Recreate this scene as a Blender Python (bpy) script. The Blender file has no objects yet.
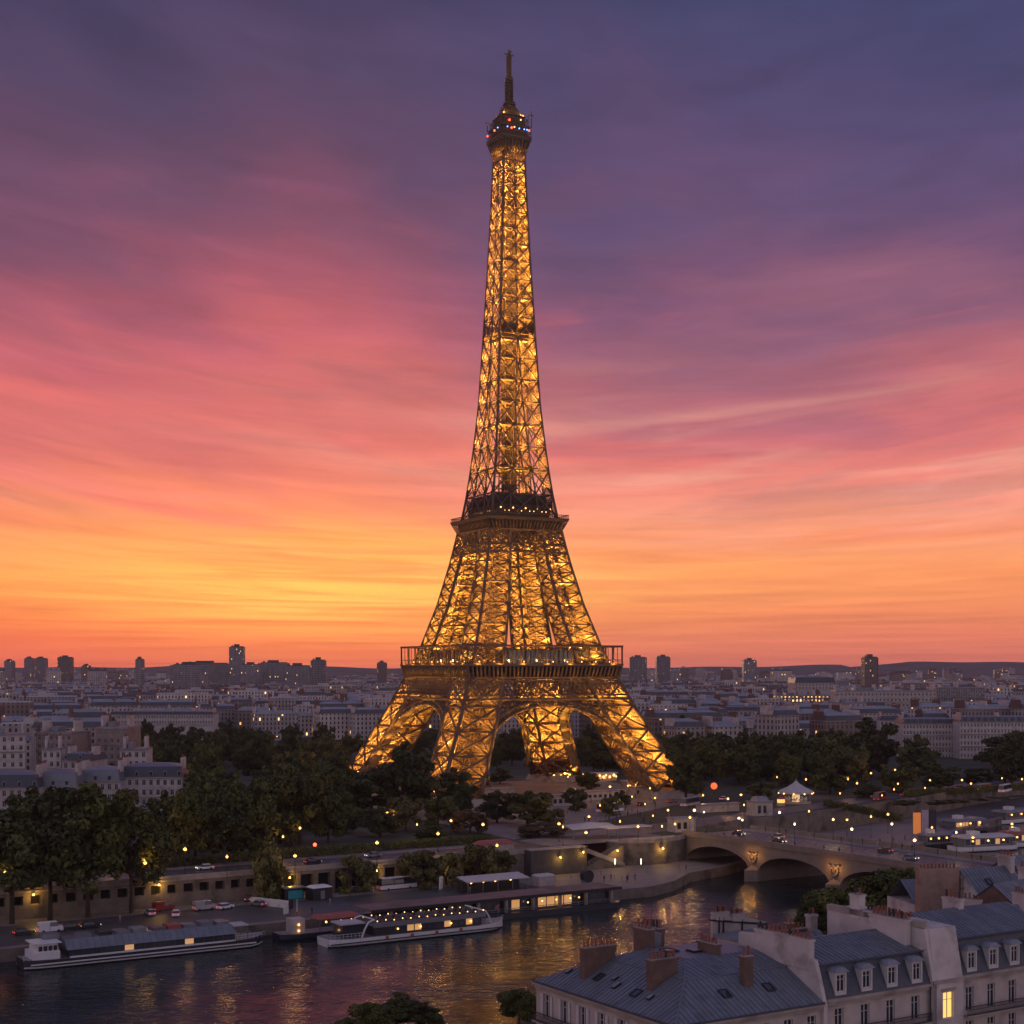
import bpy, bmesh, math, random
import numpy as np
from mathutils import Vector, Matrix

random.seed(7)
RNG = np.random.default_rng(7)
S = bpy.context.scene
COL = S.collection
PI = math.pi

# ------------------------------------------------------------------ camera
CZ, FPX, HOR = 58.0, 1500.0, 668.0
cam = bpy.data.cameras.new('camera')
cam.sensor_width = 36.0
cam.lens = 36.0 * FPX / 1024.0
cam.shift_y = (HOR - 512.0) / 1024.0
cam.clip_start, cam.clip_end = 1.0, 40000.0
camo = bpy.data.objects.new('camera', cam)
COL.objects.link(camo)
camo.location = (0, 0, CZ)
camo.rotation_euler = (PI / 2, 0, 0)
S.camera = camo
S.view_settings.view_transform = 'Standard'
S.view_settings.look = 'None'
S.view_settings.exposure = 0.0
S.view_settings.gamma = 1.0
S.cycles.use_denoising = True
S.cycles.max_bounces = 8
S.cycles.diffuse_bounces = 3
S.cycles.glossy_bounces = 3
S.cycles.transmission_bounces = 3
S.cycles.transparent_max_bounces = 8
S.cycles.volume_bounces = 0
S.cycles.caustics_reflective = False
S.cycles.caustics_refractive = False
S.cycles.sample_clamp_indirect = 3.0


def lin(c):
    out = []
    for v in c[:3]:
        v = v / 255.0
        out.append(v / 12.92 if v <= 0.04045 else ((v + 0.055) / 1.055) ** 2.4)
    return out


# ------------------------------------------------------------------ sky (world)
SUN_EL, SUN_AZ = math.radians(2.0), math.radians(-8.0)     # azimuth measured from +Y towards +X
W = bpy.data.worlds.new('World')
S.world = W
W.use_nodes = True
WN, WL = W.node_tree.nodes, W.node_tree.links
WN.clear()


class NT:
    """small node-tree writer"""
    def __init__(self, tree):
        self.t, self.n, self.l = tree, tree.nodes, tree.links

    def put(self, sock, v):
        if isinstance(v, bpy.types.NodeSocket):
            self.l.new(v, sock)
        elif v is not None:
            if isinstance(v, (tuple, list)) and len(v) == 3 and sock.type == 'RGBA':
                v = (*v, 1.0)
            sock.default_value = v

    def math(self, op, a, b=None, c=None, clamp=False):
        n = self.n.new('ShaderNodeMath')
        n.operation, n.use_clamp = op, clamp
        for i, v in enumerate((a, b, c)):
            if v is not None:
                self.put(n.inputs[i], v)
        return n.outputs[0]

    def node(self, kind, out=0, props=None, **ins):
        n = self.n.new(kind)
        for k, v in (props or {}).items():
            setattr(n, k, v)
        for k, v in ins.items():
            self.put(n.inputs[k.replace('_', ' ')], v)
        return n.outputs[out]

    def mix(self, f, a, b, blend='MIX'):
        n = self.n.new('ShaderNodeMix')
        n.data_type, n.blend_type = 'RGBA', blend
        self.put(n.inputs[0], f)
        self.put(n.inputs[6], a)
        self.put(n.inputs[7], b)
        return n.outputs[2]

    def ramp(self, f, stops, interp='LINEAR'):
        n = self.n.new('ShaderNodeValToRGB')
        r = n.color_ramp
        r.interpolation = interp
        while len(r.elements) < len(stops):
            r.elements.new(0.5)
        for e, (p, c) in zip(r.elements, stops):
            e.position = min(max(p, 0.0), 1.0)
            e.color = (c, c, c, 1) if not isinstance(c, (tuple, list)) else (*c[:3], 1)
        self.put(n.inputs[0], f)
        return n.outputs[0]

    def smooth(self, v, a, b):
        n = self.n.new('ShaderNodeMapRange')
        n.interpolation_type = 'SMOOTHSTEP'
        self.put(n.inputs[0], v)
        n.inputs[1].default_value, n.inputs[2].default_value = a, b
        return n.outputs[0]


def zy(y):                 # sine of the elevation that the picture row y looks at
    return math.sin(math.atan((HOR - y) / FPX))


def build_sky():
    w = NT(W.node_tree)
    d = w.node('ShaderNodeTexCoord', 0)
    sep = w.n.new('ShaderNodeSeparateXYZ')
    w.l.new(d, sep.inputs[0])
    x, y, z = sep.outputs
    zc = w.math('MAXIMUM', z, 0.0)
    az = w.math('ARCTAN2', x, w.math('MAXIMUM', y, 0.02))
    # cloud streaks: curved bands that grow thinner towards the horizon
    bow = w.math('MULTIPLY', w.math('POWER', w.math('SUBTRACT', az, 0.04), 2.0), 0.24)
    bow = w.math('MULTIPLY', bow, w.smooth(zc, 0.0, 0.16))
    v = w.math('LOGARITHM', w.math('MAXIMUM', w.math('ADD', w.math('SUBTRACT', zc, bow), 0.055), 0.01), 2.718)

    def sheet(fu, fv, detail, dist, rough=0.55, off=0.0, skew=0.0):
        c = w.n.new('ShaderNodeCombineXYZ')
        w.put(c.inputs[0], w.math('MULTIPLY', az, fu))
        w.put(c.inputs[1], w.math('ADD', w.math('MULTIPLY', v, fv), w.math('MULTIPLY', az, skew)))
        c.inputs[2].default_value = off
        return w.node('ShaderNodeTexNoise', 0, Vector=c.outputs[0], Scale=1.0, Detail=detail, Distortion=dist, Roughness=rough)
    soft = sheet(4.0, 2.2, 3, 0.4, 0.5, 3.1, 1.5)
    bands = sheet(3.2, 5.2, 6, 0.5, 0.55, 7.7)
    wisps = sheet(5.5, 17.0, 7, 0.7, 0.6, 1.3)
    sh = w.math('ADD', w.math('MULTIPLY', w.math('SUBTRACT', soft, 0.5), 0.13),
                w.math('MULTIPLY', w.math('SUBTRACT', bands, 0.5), 0.10))
    sh = w.math('MULTIPLY', sh, w.smooth(zc, 0.005, 0.15))
    ze = w.math('MULTIPLY', w.math('ADD', zc, sh), 2.0)

    L = [(668, (188, 80, 74)), (655, (204, 84, 68)), (640, (222, 92, 62)), (622, (240, 112, 58)), (600, (248, 138, 64)),
         (570, (248, 146, 72)), (540, (246, 144, 84)), (500, (240, 128, 94)), (465, (228, 116, 100)), (430, (212, 106, 104)),
         (395, (212, 104, 106)), (350, (200, 96, 110)), (300, (166, 84, 106)), (250, (130, 76, 104)), (190, (104, 70, 100)),
         (100, (82, 66, 100)), (0, (64, 58, 92))]
    R = [(668, (184, 94, 88)), (640, (210, 110, 84)), (610, (232, 130, 80)), (570, (242, 146, 86)), (535, (240, 140, 98)),
         (500, (234, 142, 118)), (465, (232, 128, 114)), (435, (218, 112, 110)), (400, (188, 102, 114)), (350, (146, 92, 118)),
         (300, (116, 80, 116)), (250, (98, 76, 114)), (190, (84, 72, 114)), (100, (72, 68, 110)), (0, (62, 66, 106))]

    def stops(T):
        out = [(zy(yy) * 2.0, lin(c)) for yy, c in T]
        out.append((1.0, lin((84, 88, 138))))
        return out
    cl = w.ramp(ze, stops(L))
    cr = w.ramp(ze, stops(R))
    side = w.smooth(w.math('ADD', az, w.math('MULTIPLY', w.math('SUBTRACT', soft, 0.5), 0.35)), -0.20, 0.19)
    col = w.mix(side, cl, cr)
    # yellow heart of the afterglow, broken by wisps
    g1 = w.math('POWER', w.math('DIVIDE', w.math('SUBTRACT', az, -0.115), 0.17), 2.0)
    g2 = w.math('POWER', w.math('DIVIDE', w.math('SUBTRACT', zc, zy(590)), 0.030), 2.0)
    glow = w.math('EXPONENT', w.math('MULTIPLY', w.math('ADD', g1, g2), -1.0))
    streak = w.smooth(wisps, 0.36, 0.62)
    glow = w.math('MULTIPLY', glow, w.math('ADD', w.math('MULTIPLY', streak, 0.75), 0.28), clamp=True)
    col = w.mix(w.math('MULTIPLY', glow, 0.72), col, lin((255, 200, 88)))
    # rosy and dusky streaks higher up
    hi = w.math('MULTIPLY', w.smooth(zc, 0.05, 0.12), w.math('SUBTRACT', 1.0, w.smooth(zc, 0.2, 0.30)))
    rose = w.math('MULTIPLY', w.math('MULTIPLY', w.smooth(bands, 0.53, 0.70), hi), 0.5)
    col = w.mix(rose, col, lin((240, 110, 100)))
    dusk = w.math('MULTIPLY', w.math('MULTIPLY', w.smooth(w.math('SUBTRACT', 1.0, bands), 0.53, 0.68), hi), 0.30)
    col = w.mix(dusk, col, lin((128, 84, 108)))
    pale = w.math('MULTIPLY', w.math('MULTIPLY', w.smooth(sheet(4.2, 9.0, 6, 0.6, 0.55, 25.4), 0.42, 0.74), w.math('MULTIPLY', hi, w.math('SUBTRACT', 1.0, w.smooth(zc, 0.13, 0.22)))), w.math('ADD', 0.14, w.math('MULTIPLY', side, 0.42)))
    col = w.mix(pale, col, lin((238, 172, 150)))
    puff = sheet(9.0, 13.0, 7, 0.5, 0.62, 41.0, 2.0)
    low = w.math('SUBTRACT', 1.0, w.smooth(zc, 0.06, 0.16))
    wa = w.math('MULTIPLY', w.math('ADD', 0.24, w.math('MULTIPLY', low, 0.30)), w.math('SUBTRACT', wisps, 0.48))
    pa = w.math('MULTIPLY', w.math('SUBTRACT', puff, 0.5), 0.5)
    wsp = w.math('ADD', 1.0, w.math('ADD', wa, pa))
    cw = w.n.new('ShaderNodeCombineXYZ')
    for i in range(3):
        w.l.new(wsp, cw.inputs[i])
    col = w.mix(1.0, col, cw.outputs[0], 'MULTIPLY')
    # the sky behind the viewer: lavender over rose, the last light that the fronts of things receive
    back = w.ramp(w.math('MULTIPLY', zc, 1.0), [(0.0, BACK0), (0.25, BACK1), (0.6, BACK2), (1.0, BACK3)])
    col = w.mix(w.smooth(w.math('ADD', w.math('MULTIPLY', y, -1.0), w.math('MULTIPLY', zc, 0.55)), -0.35, 0.35), col, back)
    sky = w.n.new('ShaderNodeTexSky')
    sky.sky_type = 'NISHITA'
    sky.sun_disc = False
    sky.sun_elevation = SUN_EL
    sky.sun_rotation = SUN_AZ
    hs = w.n.new('ShaderNodeHueSaturation')
    hs.inputs['Saturation'].default_value = 0.99
    w.l.new(col, hs.inputs['Color'])
    add = w.mix(0.004, hs.outputs[0], sky.outputs[0], 'ADD')
    lift = w.math('ADD', 1.0, w.math('MULTIPLY', w.math('SUBTRACT', 1.0, w.smooth(zc, 0.0, 0.22)), HORIZON_LIFT))
    lw = w.n.new('ShaderNodeCombineXYZ')
    for i in range(3):
        w.l.new(lift, lw.inputs[i])
    add = w.mix(1.0, add, lw.outputs[0], 'MULTIPLY')
    bg = w.n.new('ShaderNodeBackground')
    w.l.new(add, bg.inputs[0])
    bg.inputs[1].default_value = 1.0
    out = w.n.new('ShaderNodeOutputWorld')
    w.l.new(bg.outputs[0], out.inputs[0])


HORIZON_LIFT = 0.34
BACK0, BACK1, BACK2, BACK3 = (0.62, 0.46, 0.50), (0.49, 0.395, 0.52), (0.23, 0.22, 0.345), (0.135, 0.14, 0.25)
build_sky()
W.cycles.sampling_method = 'MANUAL'
W.cycles.sample_map_resolution = 512

sl = bpy.data.lights.new('sun', 'SUN')
sl.energy, sl.angle, sl.color = 0.25, math.radians(3.0), (1.0, 0.62, 0.38)
so = bpy.data.objects.new('sun', sl)
COL.objects.link(so)
sd = Vector((math.sin(SUN_AZ) * math.cos(SUN_EL), math.cos(SUN_AZ) * math.cos(SUN_EL), math.sin(SUN_EL)))
so.rotation_euler = sd.to_track_quat('Z', 'Y').to_euler()
so.location = sd * 3000 + Vector((0, 0, 100))


# ------------------------------------------------------------------ helpers
def at(x, y, z):
    """the world point at height z that the picture point (x, y) looks at"""
    d = (CZ - z) * FPX / (y - HOR)
    return Vector(((x - 512.0) / FPX * d, d, z))


def atd(x, d, z=0.0):
    return Vector(((x - 512.0) / FPX * d, d, z))


RA = math.radians(32.0)                    # the river runs along this heading
ER, EN = Vector((math.cos(RA), math.sin(RA), 0)), Vector((-math.sin(RA), math.cos(RA), 0))
O0 = Vector((-55.0, 324.0, 0))             # a point on the far quay's edge


def rv(a, n, z=0.0):
    p = O0 + ER * a + EN * n
    return Vector((p.x, p.y, z))


class MB:
    def __init__(self):
        self.v, self.f, self.m = [], [], []

    def add(self, vs, fs, m=0):
        o = len(self.v)
        self.v += [tuple(p) for p in vs]
        self.f += [tuple(i + o for i in f) for f in fs]
        self.m += [m] * len(fs)

    def quad(self, a, b, c, d, m=0):
        self.add((a, b, c, d), ((0, 1, 2, 3),), m)

    def box(self, x0, x1, y0, y1, z0, z1, m=0):
        vs = [(x, y, z) for z in (z0, z1) for y in (y0, y1) for x in (x0, x1)]
        self.add(vs, ((0, 2, 3, 1), (4, 5, 7, 6), (0, 1, 5, 4), (2, 6, 7, 3), (0, 4, 6, 2), (1, 3, 7, 5)), m)

    def prism(self, poly, z0, z1, m=0, mtop=None, scale=1.0, c=None):
        n = len(poly)
        if c is None:
            c = (sum(p[0] for p in poly) / n, sum(p[1] for p in poly) / n)
        top = [(c[0] + (p[0] - c[0]) * scale, c[1] + (p[1] - c[1]) * scale, z1) for p in poly]
        self.add([(p[0], p[1], z0) for p in poly] + top,
                 [tuple(range(n))[::-1]] + [(i, (i + 1) % n, n + (i + 1) % n, n + i) for i in range(n)], m)
        self.add(top, [tuple(range(n))], m if mtop is None else mtop)

    def frustum(self, x0, x1, y0, y1, z0, z1, ix, iy=None, m=0, mtop=None):
        iy = ix if iy is None else iy
        self.add([(x0, y0, z0), (x1, y0, z0), (x1, y1, z0), (x0, y1, z0), (x0 + ix, y0 + iy, z1), (x1 - ix, y0 + iy, z1), (x1 - ix, y1 - iy, z1), (x0 + ix, y1 - iy, z1)],
                 ((0, 1, 5, 4), (1, 2, 6, 5), (2, 3, 7, 6), (3, 0, 4, 7)), m)
        self.add([(x0 + ix, y0 + iy, z1), (x1 - ix, y0 + iy, z1), (x1 - ix, y1 - iy, z1), (x0 + ix, y1 - iy, z1)], ((0, 1, 2, 3),), m if mtop is None else mtop)

    def tube(self, pts, rads, n=8, m=0, cap=True):
        rings = []
        pts = [Vector(p) for p in pts]
        for i, (p, r) in enumerate(zip(pts, rads)):
            t = (pts[min(i + 1, len(pts) - 1)] - pts[max(i - 1, 0)]).normalized()
            a = t.cross(Vector((0.13, 0.99, 0.07)) if abs(t.y) < 0.9 else Vector((1, 0, 0))).normalized()
            b = t.cross(a)
            rings.append([p + (a * math.cos(2 * PI * k / n) + b * math.sin(2 * PI * k / n)) * r for k in range(n)])
        vs = [v for r in rings for v in r]
        fs = [(i * n + k, i * n + (k + 1) % n, (i + 1) * n + (k + 1) % n, (i + 1) * n + k) for i in range(len(rings) - 1) for k in range(n)]
        if cap:
            fs += [tuple(range(n))[::-1], tuple(range((len(rings) - 1) * n, len(rings) * n))]
        self.add(vs, fs, m)

    def lathe(self, c, prof, n=12, m=0):
        vs = [(c[0] + r * math.cos(2 * PI * k / n), c[1] + r * math.sin(2 * PI * k / n), z) for r, z in prof for k in range(n)]
        fs = [(i * n + k, i * n + (k + 1) % n, (i + 1) * n + (k + 1) % n, (i + 1) * n + k) for i in range(len(prof) - 1) for k in range(n)]
        fs.append(tuple(range((len(prof) - 1) * n, len(prof) * n)))
        self.add(vs, fs, m)

    def ball(self, c, r, n=6, m=0, sz=1.0):
        prof = [(max(r * math.sin(PI * i / n), 0.001), c[2] - r * sz * math.cos(PI * i / n)) for i in range(n + 1)]
        self.lathe(c, prof, 8, m)

    def beam(self, p, q, w, h=None, m=0):
        h = w if h is None else h
        p, q = Vector(p), Vector(q)
        d = (q - p).normalized()
        s = d.cross(Vector((0, 0, 1)))
        s = s.normalized() if s.length > 1e-4 else Vector((1, 0, 0))
        u = s.cross(d)
        s, u = s * w / 2, u * h / 2
        vs = [p - s - u, p + s - u, p + s + u, p - s + u, q - s - u, q + s - u, q + s + u, q - s + u]
        self.add(vs, ((0, 3, 2, 1), (4, 5, 6, 7), (0, 1, 5, 4), (1, 2, 6, 5), (2, 3, 7, 6), (3, 0, 4, 7)), m)

    def mesh(self, name, mats, smooth=False):
        me = bpy.data.meshes.new(name)
        me.from_pydata(self.v, [], self.f)
        for mm in (mats if isinstance(mats, (list, tuple)) else [mats]):
            me.materials.append(mm)
        me.polygons.foreach_set('material_index', self.m)
        if smooth:
            me.polygons.foreach_set('use_smooth', [True] * len(self.f))
        me.update()
        return me

    def build(self, name, mats, parent=None, loc=None, rz=0.0, smooth=False):
        return link(name, self.mesh(name, mats, smooth), parent, loc, rz)


def link(name, me, parent=None, loc=None, rz=0.0):
    o = bpy.data.objects.new(name, me)
    COL.objects.link(o)
    if parent is not None:
        o.parent = parent
    if loc is not None:
        o.location = loc
    o.rotation_euler = (0, 0, rz)
    return o


def np_mesh(name, v, f, mat):
    me = bpy.data.meshes.new(name)
    k = f.shape[1]
    me.vertices.add(len(v))
    me.vertices.foreach_set('co', np.asarray(v, np.float32).ravel())
    me.loops.add(f.size)
    me.loops.foreach_set('vertex_index', f.astype(np.int32).ravel())
    me.polygons.add(len(f))
    me.polygons.foreach_set('loop_start', np.arange(0, f.size, k, dtype=np.int32))
    me.polygons.foreach_set('loop_total', np.full(len(f), k, dtype=np.int32))
    me.materials.append(mat)
    me.update(calc_edges=True)
    me.validate()
    return me


class Beams:
    """many straight members gathered into one mesh"""
    def __init__(self):
        self.p, self.q, self.w = [], [], []

    def add(self, p, q, w):
        self.p.append(tuple(p)); self.q.append(tuple(q)); self.w.append(w)

    def girder(self, p, q, side, width, t, step):
        """lattice girder: two rails and a zigzag between them; side = the direction across it"""
        p, q = Vector(p), Vector(q)
        d = q - p
        L = d.length
        dn = d / L
        s = Vector(side)
        s = (s - dn * s.dot(dn)).normalized() * width / 2
        self.add(p + s, q + s, t); self.add(p - s, q - s, t)
        n = max(2, int(L / step))
        for i in range(n):
            a, b = p + d * (i / n), p + d * ((i + 1) / n)
            self.add(a + s, b - s, t * 0.6) if i % 2 else self.add(a - s, b + s, t * 0.6)

    def mesh(self, name, mat):
        p, q, w = np.array(self.p), np.array(self.q), np.array(self.w)[:, None]
        d = q - p
        d /= np.maximum(np.linalg.norm(d, axis=1, keepdims=True), 1e-6)
        ref = np.where(np.abs(d[:, 2:3]) > 0.9, np.array([[1.0, 0, 0]]), np.array([[0, 0, 1.0]]))
        s = np.cross(d, ref)
        s /= np.linalg.norm(s, axis=1, keepdims=True)
        u = np.cross(s, d)
        s, u = s * w / 2, u * w / 2
        v = np.stack([p - s - u, p + s - u, p + s + u, p - s + u, q - s - u, q + s - u, q + s + u, q - s + u], axis=1).reshape(-1, 3)
        base = np.array([(0, 3, 2, 1), (4, 5, 6, 7), (0, 1, 5, 4), (1, 2, 6, 5), (2, 3, 7, 6), (3, 0, 4, 7)])
        f = (base[None] + (np.arange(len(p)) * 8)[:, None, None]).reshape(-1, 4)
        return np_mesh(name, v, f, mat)

    def build(self, name, mat, parent=None):
        return link(name, self.mesh(name, mat), parent)


def tag(o, label, cat, group=None, kind=None):
    if label:
        o['label'] = label
    if cat:
        o['category'] = cat
    if group:
        o['group'] = group
    if kind:
        o['kind'] = kind
    return o


def thing(name, label, cat, loc=(0, 0, 0), rz=0.0, group=None):
    o = bpy.data.objects.new(name, None)
    COL.objects.link(o)
    o.location = loc
    o.rotation_euler = (0, 0, rz)
    o.empty_display_size = 0.5
    return tag(o, label, cat, group)


def dup(root, loc, rz=0.0, label=None, group=None, scale=None):
    r = root.copy()
    COL.objects.link(r)
    r.location = loc
    r.rotation_euler = (0, 0, rz)
    if scale is not None:
        r.scale = scale if isinstance(scale, (tuple, list, Vector)) else (scale,) * 3
    if label:
        r['label'] = label
    if group:
        r['group'] = group
    elif 'group' in r and group == '':
        del r['group']
    for ch in root.children:
        c = ch.copy()
        COL.objects.link(c)
        c.parent = r
        for g in ch.children:
            e = g.copy()
            COL.objects.link(e)
            e.parent = c
    return r


def struct(name, mb, mats, kind='structure'):
    o = mb.build(name, mats)
    o['kind'] = kind
    return o


# ------------------------------------------------------------------ materials
def M(name, col, rough=0.8, var=0.25, scale=1.0, metal=0.0, bump=0.0, bscale=None, spec=0.5, island=0.0, blotch=None, coord=3):
    m = bpy.data.materials.new(name)
    m.use_nodes = True
    t = NT(m.node_tree)
    b = t.n['Principled BSDF']
    co = t.node('ShaderNodeTexCoord', coord)
    ns = t.node('ShaderNodeTexNoise', 0, Vector=co, Scale=scale, Detail=5.0, Roughness=0.6)
    f = t.ramp(ns, [(0.25, 1.0 - var), (0.75, 1.0 + var * 0.7)])
    c = t.mix(1.0, col, f, 'MULTIPLY')
    if blotch:
        bcol, bsc, lo, hi = blotch
        bn = t.node('ShaderNodeTexNoise', 0, Vector=co, Scale=bsc, Detail=4.0)
        c = t.mix(t.smooth(bn, lo, hi), c, bcol)
    if island:
        r = t.node('ShaderNodeNewGeometry', 'Random Per Island')
        c = t.mix(1.0, c, t.ramp(r, [(0.0, 1.0 - island), (1.0, 1.0 + island)]), 'MULTIPLY')
    t.put(b.inputs['Base Color'], c)
    b.inputs['Roughness'].default_value = rough
    b.inputs['Metallic'].default_value = metal
    b.inputs['Specular IOR Level'].default_value = spec
    if bump:
        bn = t.n.new('ShaderNodeBump')
        bn.inputs['Strength'].default_value = bump
        bn.inputs['Distance'].default_value = 0.1
        t.put(bn.inputs['Height'], t.node('ShaderNodeTexNoise', 0, Vector=co, Scale=bscale or scale * 6, Detail=4.0))
        t.put(b.inputs['Normal'], bn.outputs[0])
    return m


def E(name, col, strength, sample=True):
    m = bpy.data.materials.new(name)
    m.use_nodes = True
    t = NT(m.node_tree)
    b = t.n['Principled BSDF']
    b.inputs['Base Color'].default_value = (*[min(1, c * 0.6 + 0.2) for c in col], 1)
    b.inputs['Emission Color'].default_value = (*col, 1)
    b.inputs['Emission Strength'].default_value = strength
    if not sample:
        m.cycles.emission_sampling = 'NONE'
    return m


IRON = M('iron_paint', (0.135, 0.088, 0.055), 0.6, 0.2, 0.3, spec=0.3)
IRON_D = M('iron_dark', (0.07, 0.05, 0.035), 0.6, 0.2, 0.3, spec=0.3)
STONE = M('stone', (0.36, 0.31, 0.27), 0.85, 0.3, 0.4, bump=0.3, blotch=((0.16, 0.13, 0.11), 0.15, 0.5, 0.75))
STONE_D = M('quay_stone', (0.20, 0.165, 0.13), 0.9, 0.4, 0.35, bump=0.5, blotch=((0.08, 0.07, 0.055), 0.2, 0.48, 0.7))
ASPHALT = M('asphalt', (0.062, 0.058, 0.06), 0.50, 0.35, 0.25, bump=0.2, blotch=((0.085, 0.08, 0.08), 0.05, 0.45, 0.7))
PAVE = M('pavement', (0.20, 0.17, 0.165), 0.58, 0.3, 0.3, blotch=((0.22, 0.19, 0.18), 0.06, 0.5, 0.7))
GRAVEL = M('pale_gravel', (0.23, 0.19, 0.17), 0.9, 0.35, 0.2, bump=0.2)
SOIL = M('garden_soil', (0.045, 0.05, 0.028), 0.95, 0.4, 0.15, blotch=((0.09, 0.08, 0.06), 0.03, 0.52, 0.62))
CREAM = M('cream_wall', (0.47, 0.41, 0.37), 0.85, 0.25, 0.5, bump=0.15, blotch=((0.27, 0.23, 0.205), 0.35, 0.5, 0.78))
WHITEW = M('pale_plaster', (0.55, 0.49, 0.465), 0.85, 0.22, 0.35, bump=0.2, blotch=((0.32, 0.275, 0.255), 0.4, 0.48, 0.75))
BRICK = M('old_brick', (0.15, 0.092, 0.07), 0.9, 0.35, 0.8, bump=0.4, blotch=((0.12, 0.08, 0.06), 0.6, 0.5, 0.75))
ZINC = M('zinc', (0.195, 0.21, 0.24), 0.5, 0.3, 0.5, metal=0.3, island=0.13, blotch=((0.135, 0.145, 0.165), 0.5, 0.48, 0.75))
ZINC_L = M('light_zinc', (0.24, 0.25, 0.28), 0.5, 0.25, 0.5, metal=0.2, island=0.12, blotch=((0.18, 0.19, 0.22), 0.4, 0.5, 0.7))
SLATE = M('slate', (0.055, 0.065, 0.085), 0.5, 0.3, 1.5, bump=0.2)
TERRA = M('terracotta', (0.23, 0.085, 0.055), 0.85, 0.3, 3.0, island=0.3)
GLASS = M('window_glass', (0.03, 0.035, 0.045), 0.06, 0.2, 1.0, spec=0.8)
FRAME = M('window_frame_paint', (0.55, 0.52, 0.5), 0.6, 0.1, 2.0)
BLACK = M('black_metal', (0.02, 0.02, 0.022), 0.5, 0.2, 2.0)
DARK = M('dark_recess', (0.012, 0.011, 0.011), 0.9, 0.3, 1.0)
WHITE = M('white_paint', (0.72, 0.71, 0.70), 0.4, 0.12, 0.8, blotch=((0.5, 0.47, 0.44), 0.5, 0.6, 0.8))
HULL_D = M('dark_hull', (0.025, 0.03, 0.04), 0.35, 0.2, 0.6)
GREYM = M('grey_metal', (0.22, 0.23, 0.25), 0.45, 0.2, 0.6, metal=0.4)
RUST = M('brown_roofing', (0.20, 0.125, 0.115), 0.8, 0.3, 0.25, blotch=((0.14, 0.09, 0.08), 0.1, 0.5, 0.7))
REDP = M('faded_red', (0.35, 0.09, 0.07), 0.6, 0.2, 0.8)
TEAL = M('teal_paint', (0.03, 0.34, 0.36), 0.5, 0.15, 1.0)
BARK = M('bark', (0.05, 0.038, 0.028), 0.95, 0.35, 1.0)
CANVAS = M('canvas', (0.5, 0.47, 0.47), 0.8, 0.12, 0.6)
BULB = E('warm_bulb', (1.0, 0.45, 0.10), 4.5)
BULB_W = E('pale_bulb', (1.0, 0.72, 0.36), 4.5)
BULB_S = E('small_warm_bulb', (1.0, 0.50, 0.14), 4.0)
BULB_R = E('red_bulb', (1.0, 0.10, 0.03), 4.0)
BULB_B = E('blue_bulb', (0.2, 0.4, 1.0), 3.0)
LIT = E('lit_window', (1.0, 0.55, 0.13), 1.3)
LIT_D = E('dim_lit_window', (1.0, 0.50, 0.16), 0.45)

LOWP, UPPP, SHP = 36000.0, 21000.0, 19000.0
HAZE = 4.8e-5

# ------------------------------------------------------------------ ground, quay, river
FARZ, QZ = 8.5, 2.5
mb = MB()
far_edge = [rv(-400, 34), rv(104, 34), rv(104.5, 43), rv(147, 43), rv(147, 39.5), rv(174.5, 39.5), rv(174.5, 60), Vector((110, 515, 0)), Vector((150, 560, 0)), Vector((190, 612, 0)), Vector((300, 735, 0))]
# one sheet from the retaining wall to the horizon
lo = [Vector((p.x, p.y, FARZ)) for p in far_edge]
hi = [Vector((-4500, 500, FARZ)), Vector((-4500, 5950, FARZ)), Vector((4500, 5950, FARZ)), Vector((4500, 900, FARZ))]
mb.add([hi[0]] + lo + [hi[3], hi[2], hi[1]], [tuple(range(len(lo) + 4))])
struct('ground', mb, SOIL)

mb = MB()
mb.add([(-4500, -90, 0), (4500, -90, 0), (4500, 1500, 0), (-4500, 1500, 0)], [(0, 1, 2, 3)])


def water_mat():
    m = bpy.data.materials.new('river_water')
    m.use_nodes = True
    t = NT(m.node_tree)
    b = t.n['Principled BSDF']
    co = t.node('ShaderNodeTexCoord', 3)
    mp = t.n.new('ShaderNodeMapping')
    t.l.new(co, mp.inputs[0])
    mp.inputs['Rotation'].default_value = (0, 0, -0.5)
    mp.inputs['Scale'].default_value = (0.75, 1.25, 1)
    n1 = t.node('ShaderNodeTexNoise', 0, Vector=mp.outputs[0], Scale=0.30, Detail=3.0, Distortion=0.6)
    n2 = t.node('ShaderNodeTexNoise', 0, Vector=mp.outputs[0], Scale=1.1, Detail=3.0, Distortion=0.4)
    n3 = t.node('ShaderNodeTexNoise', 0, Vector=co, Scale=0.035, Detail=2.0)
    h = t.math('ADD', t.math('MULTIPLY', n1, 0.9), t.math('MULTIPLY', n2, 0.32))
    bp = t.n.new('ShaderNodeBump')
    bp.inputs['Distance'].default_value = 1.0
    t.put(bp.inputs['Strength'], t.math('ADD', 0.20, t.math('MULTIPLY', t.smooth(n3, 0.38, 0.66), 0.42)))
    t.put(bp.inputs['Height'], h)
    t.put(b.inputs['Normal'], bp.outputs[0])
    b.inputs['Base Color'].default_value = (0.012, 0.024, 0.025, 1)
    b.inputs['Roughness'].default_value = 0.11
    b.inputs['IOR'].default_value = 1.33
    return m


struct('river_water', mb, water_mat())

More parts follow.
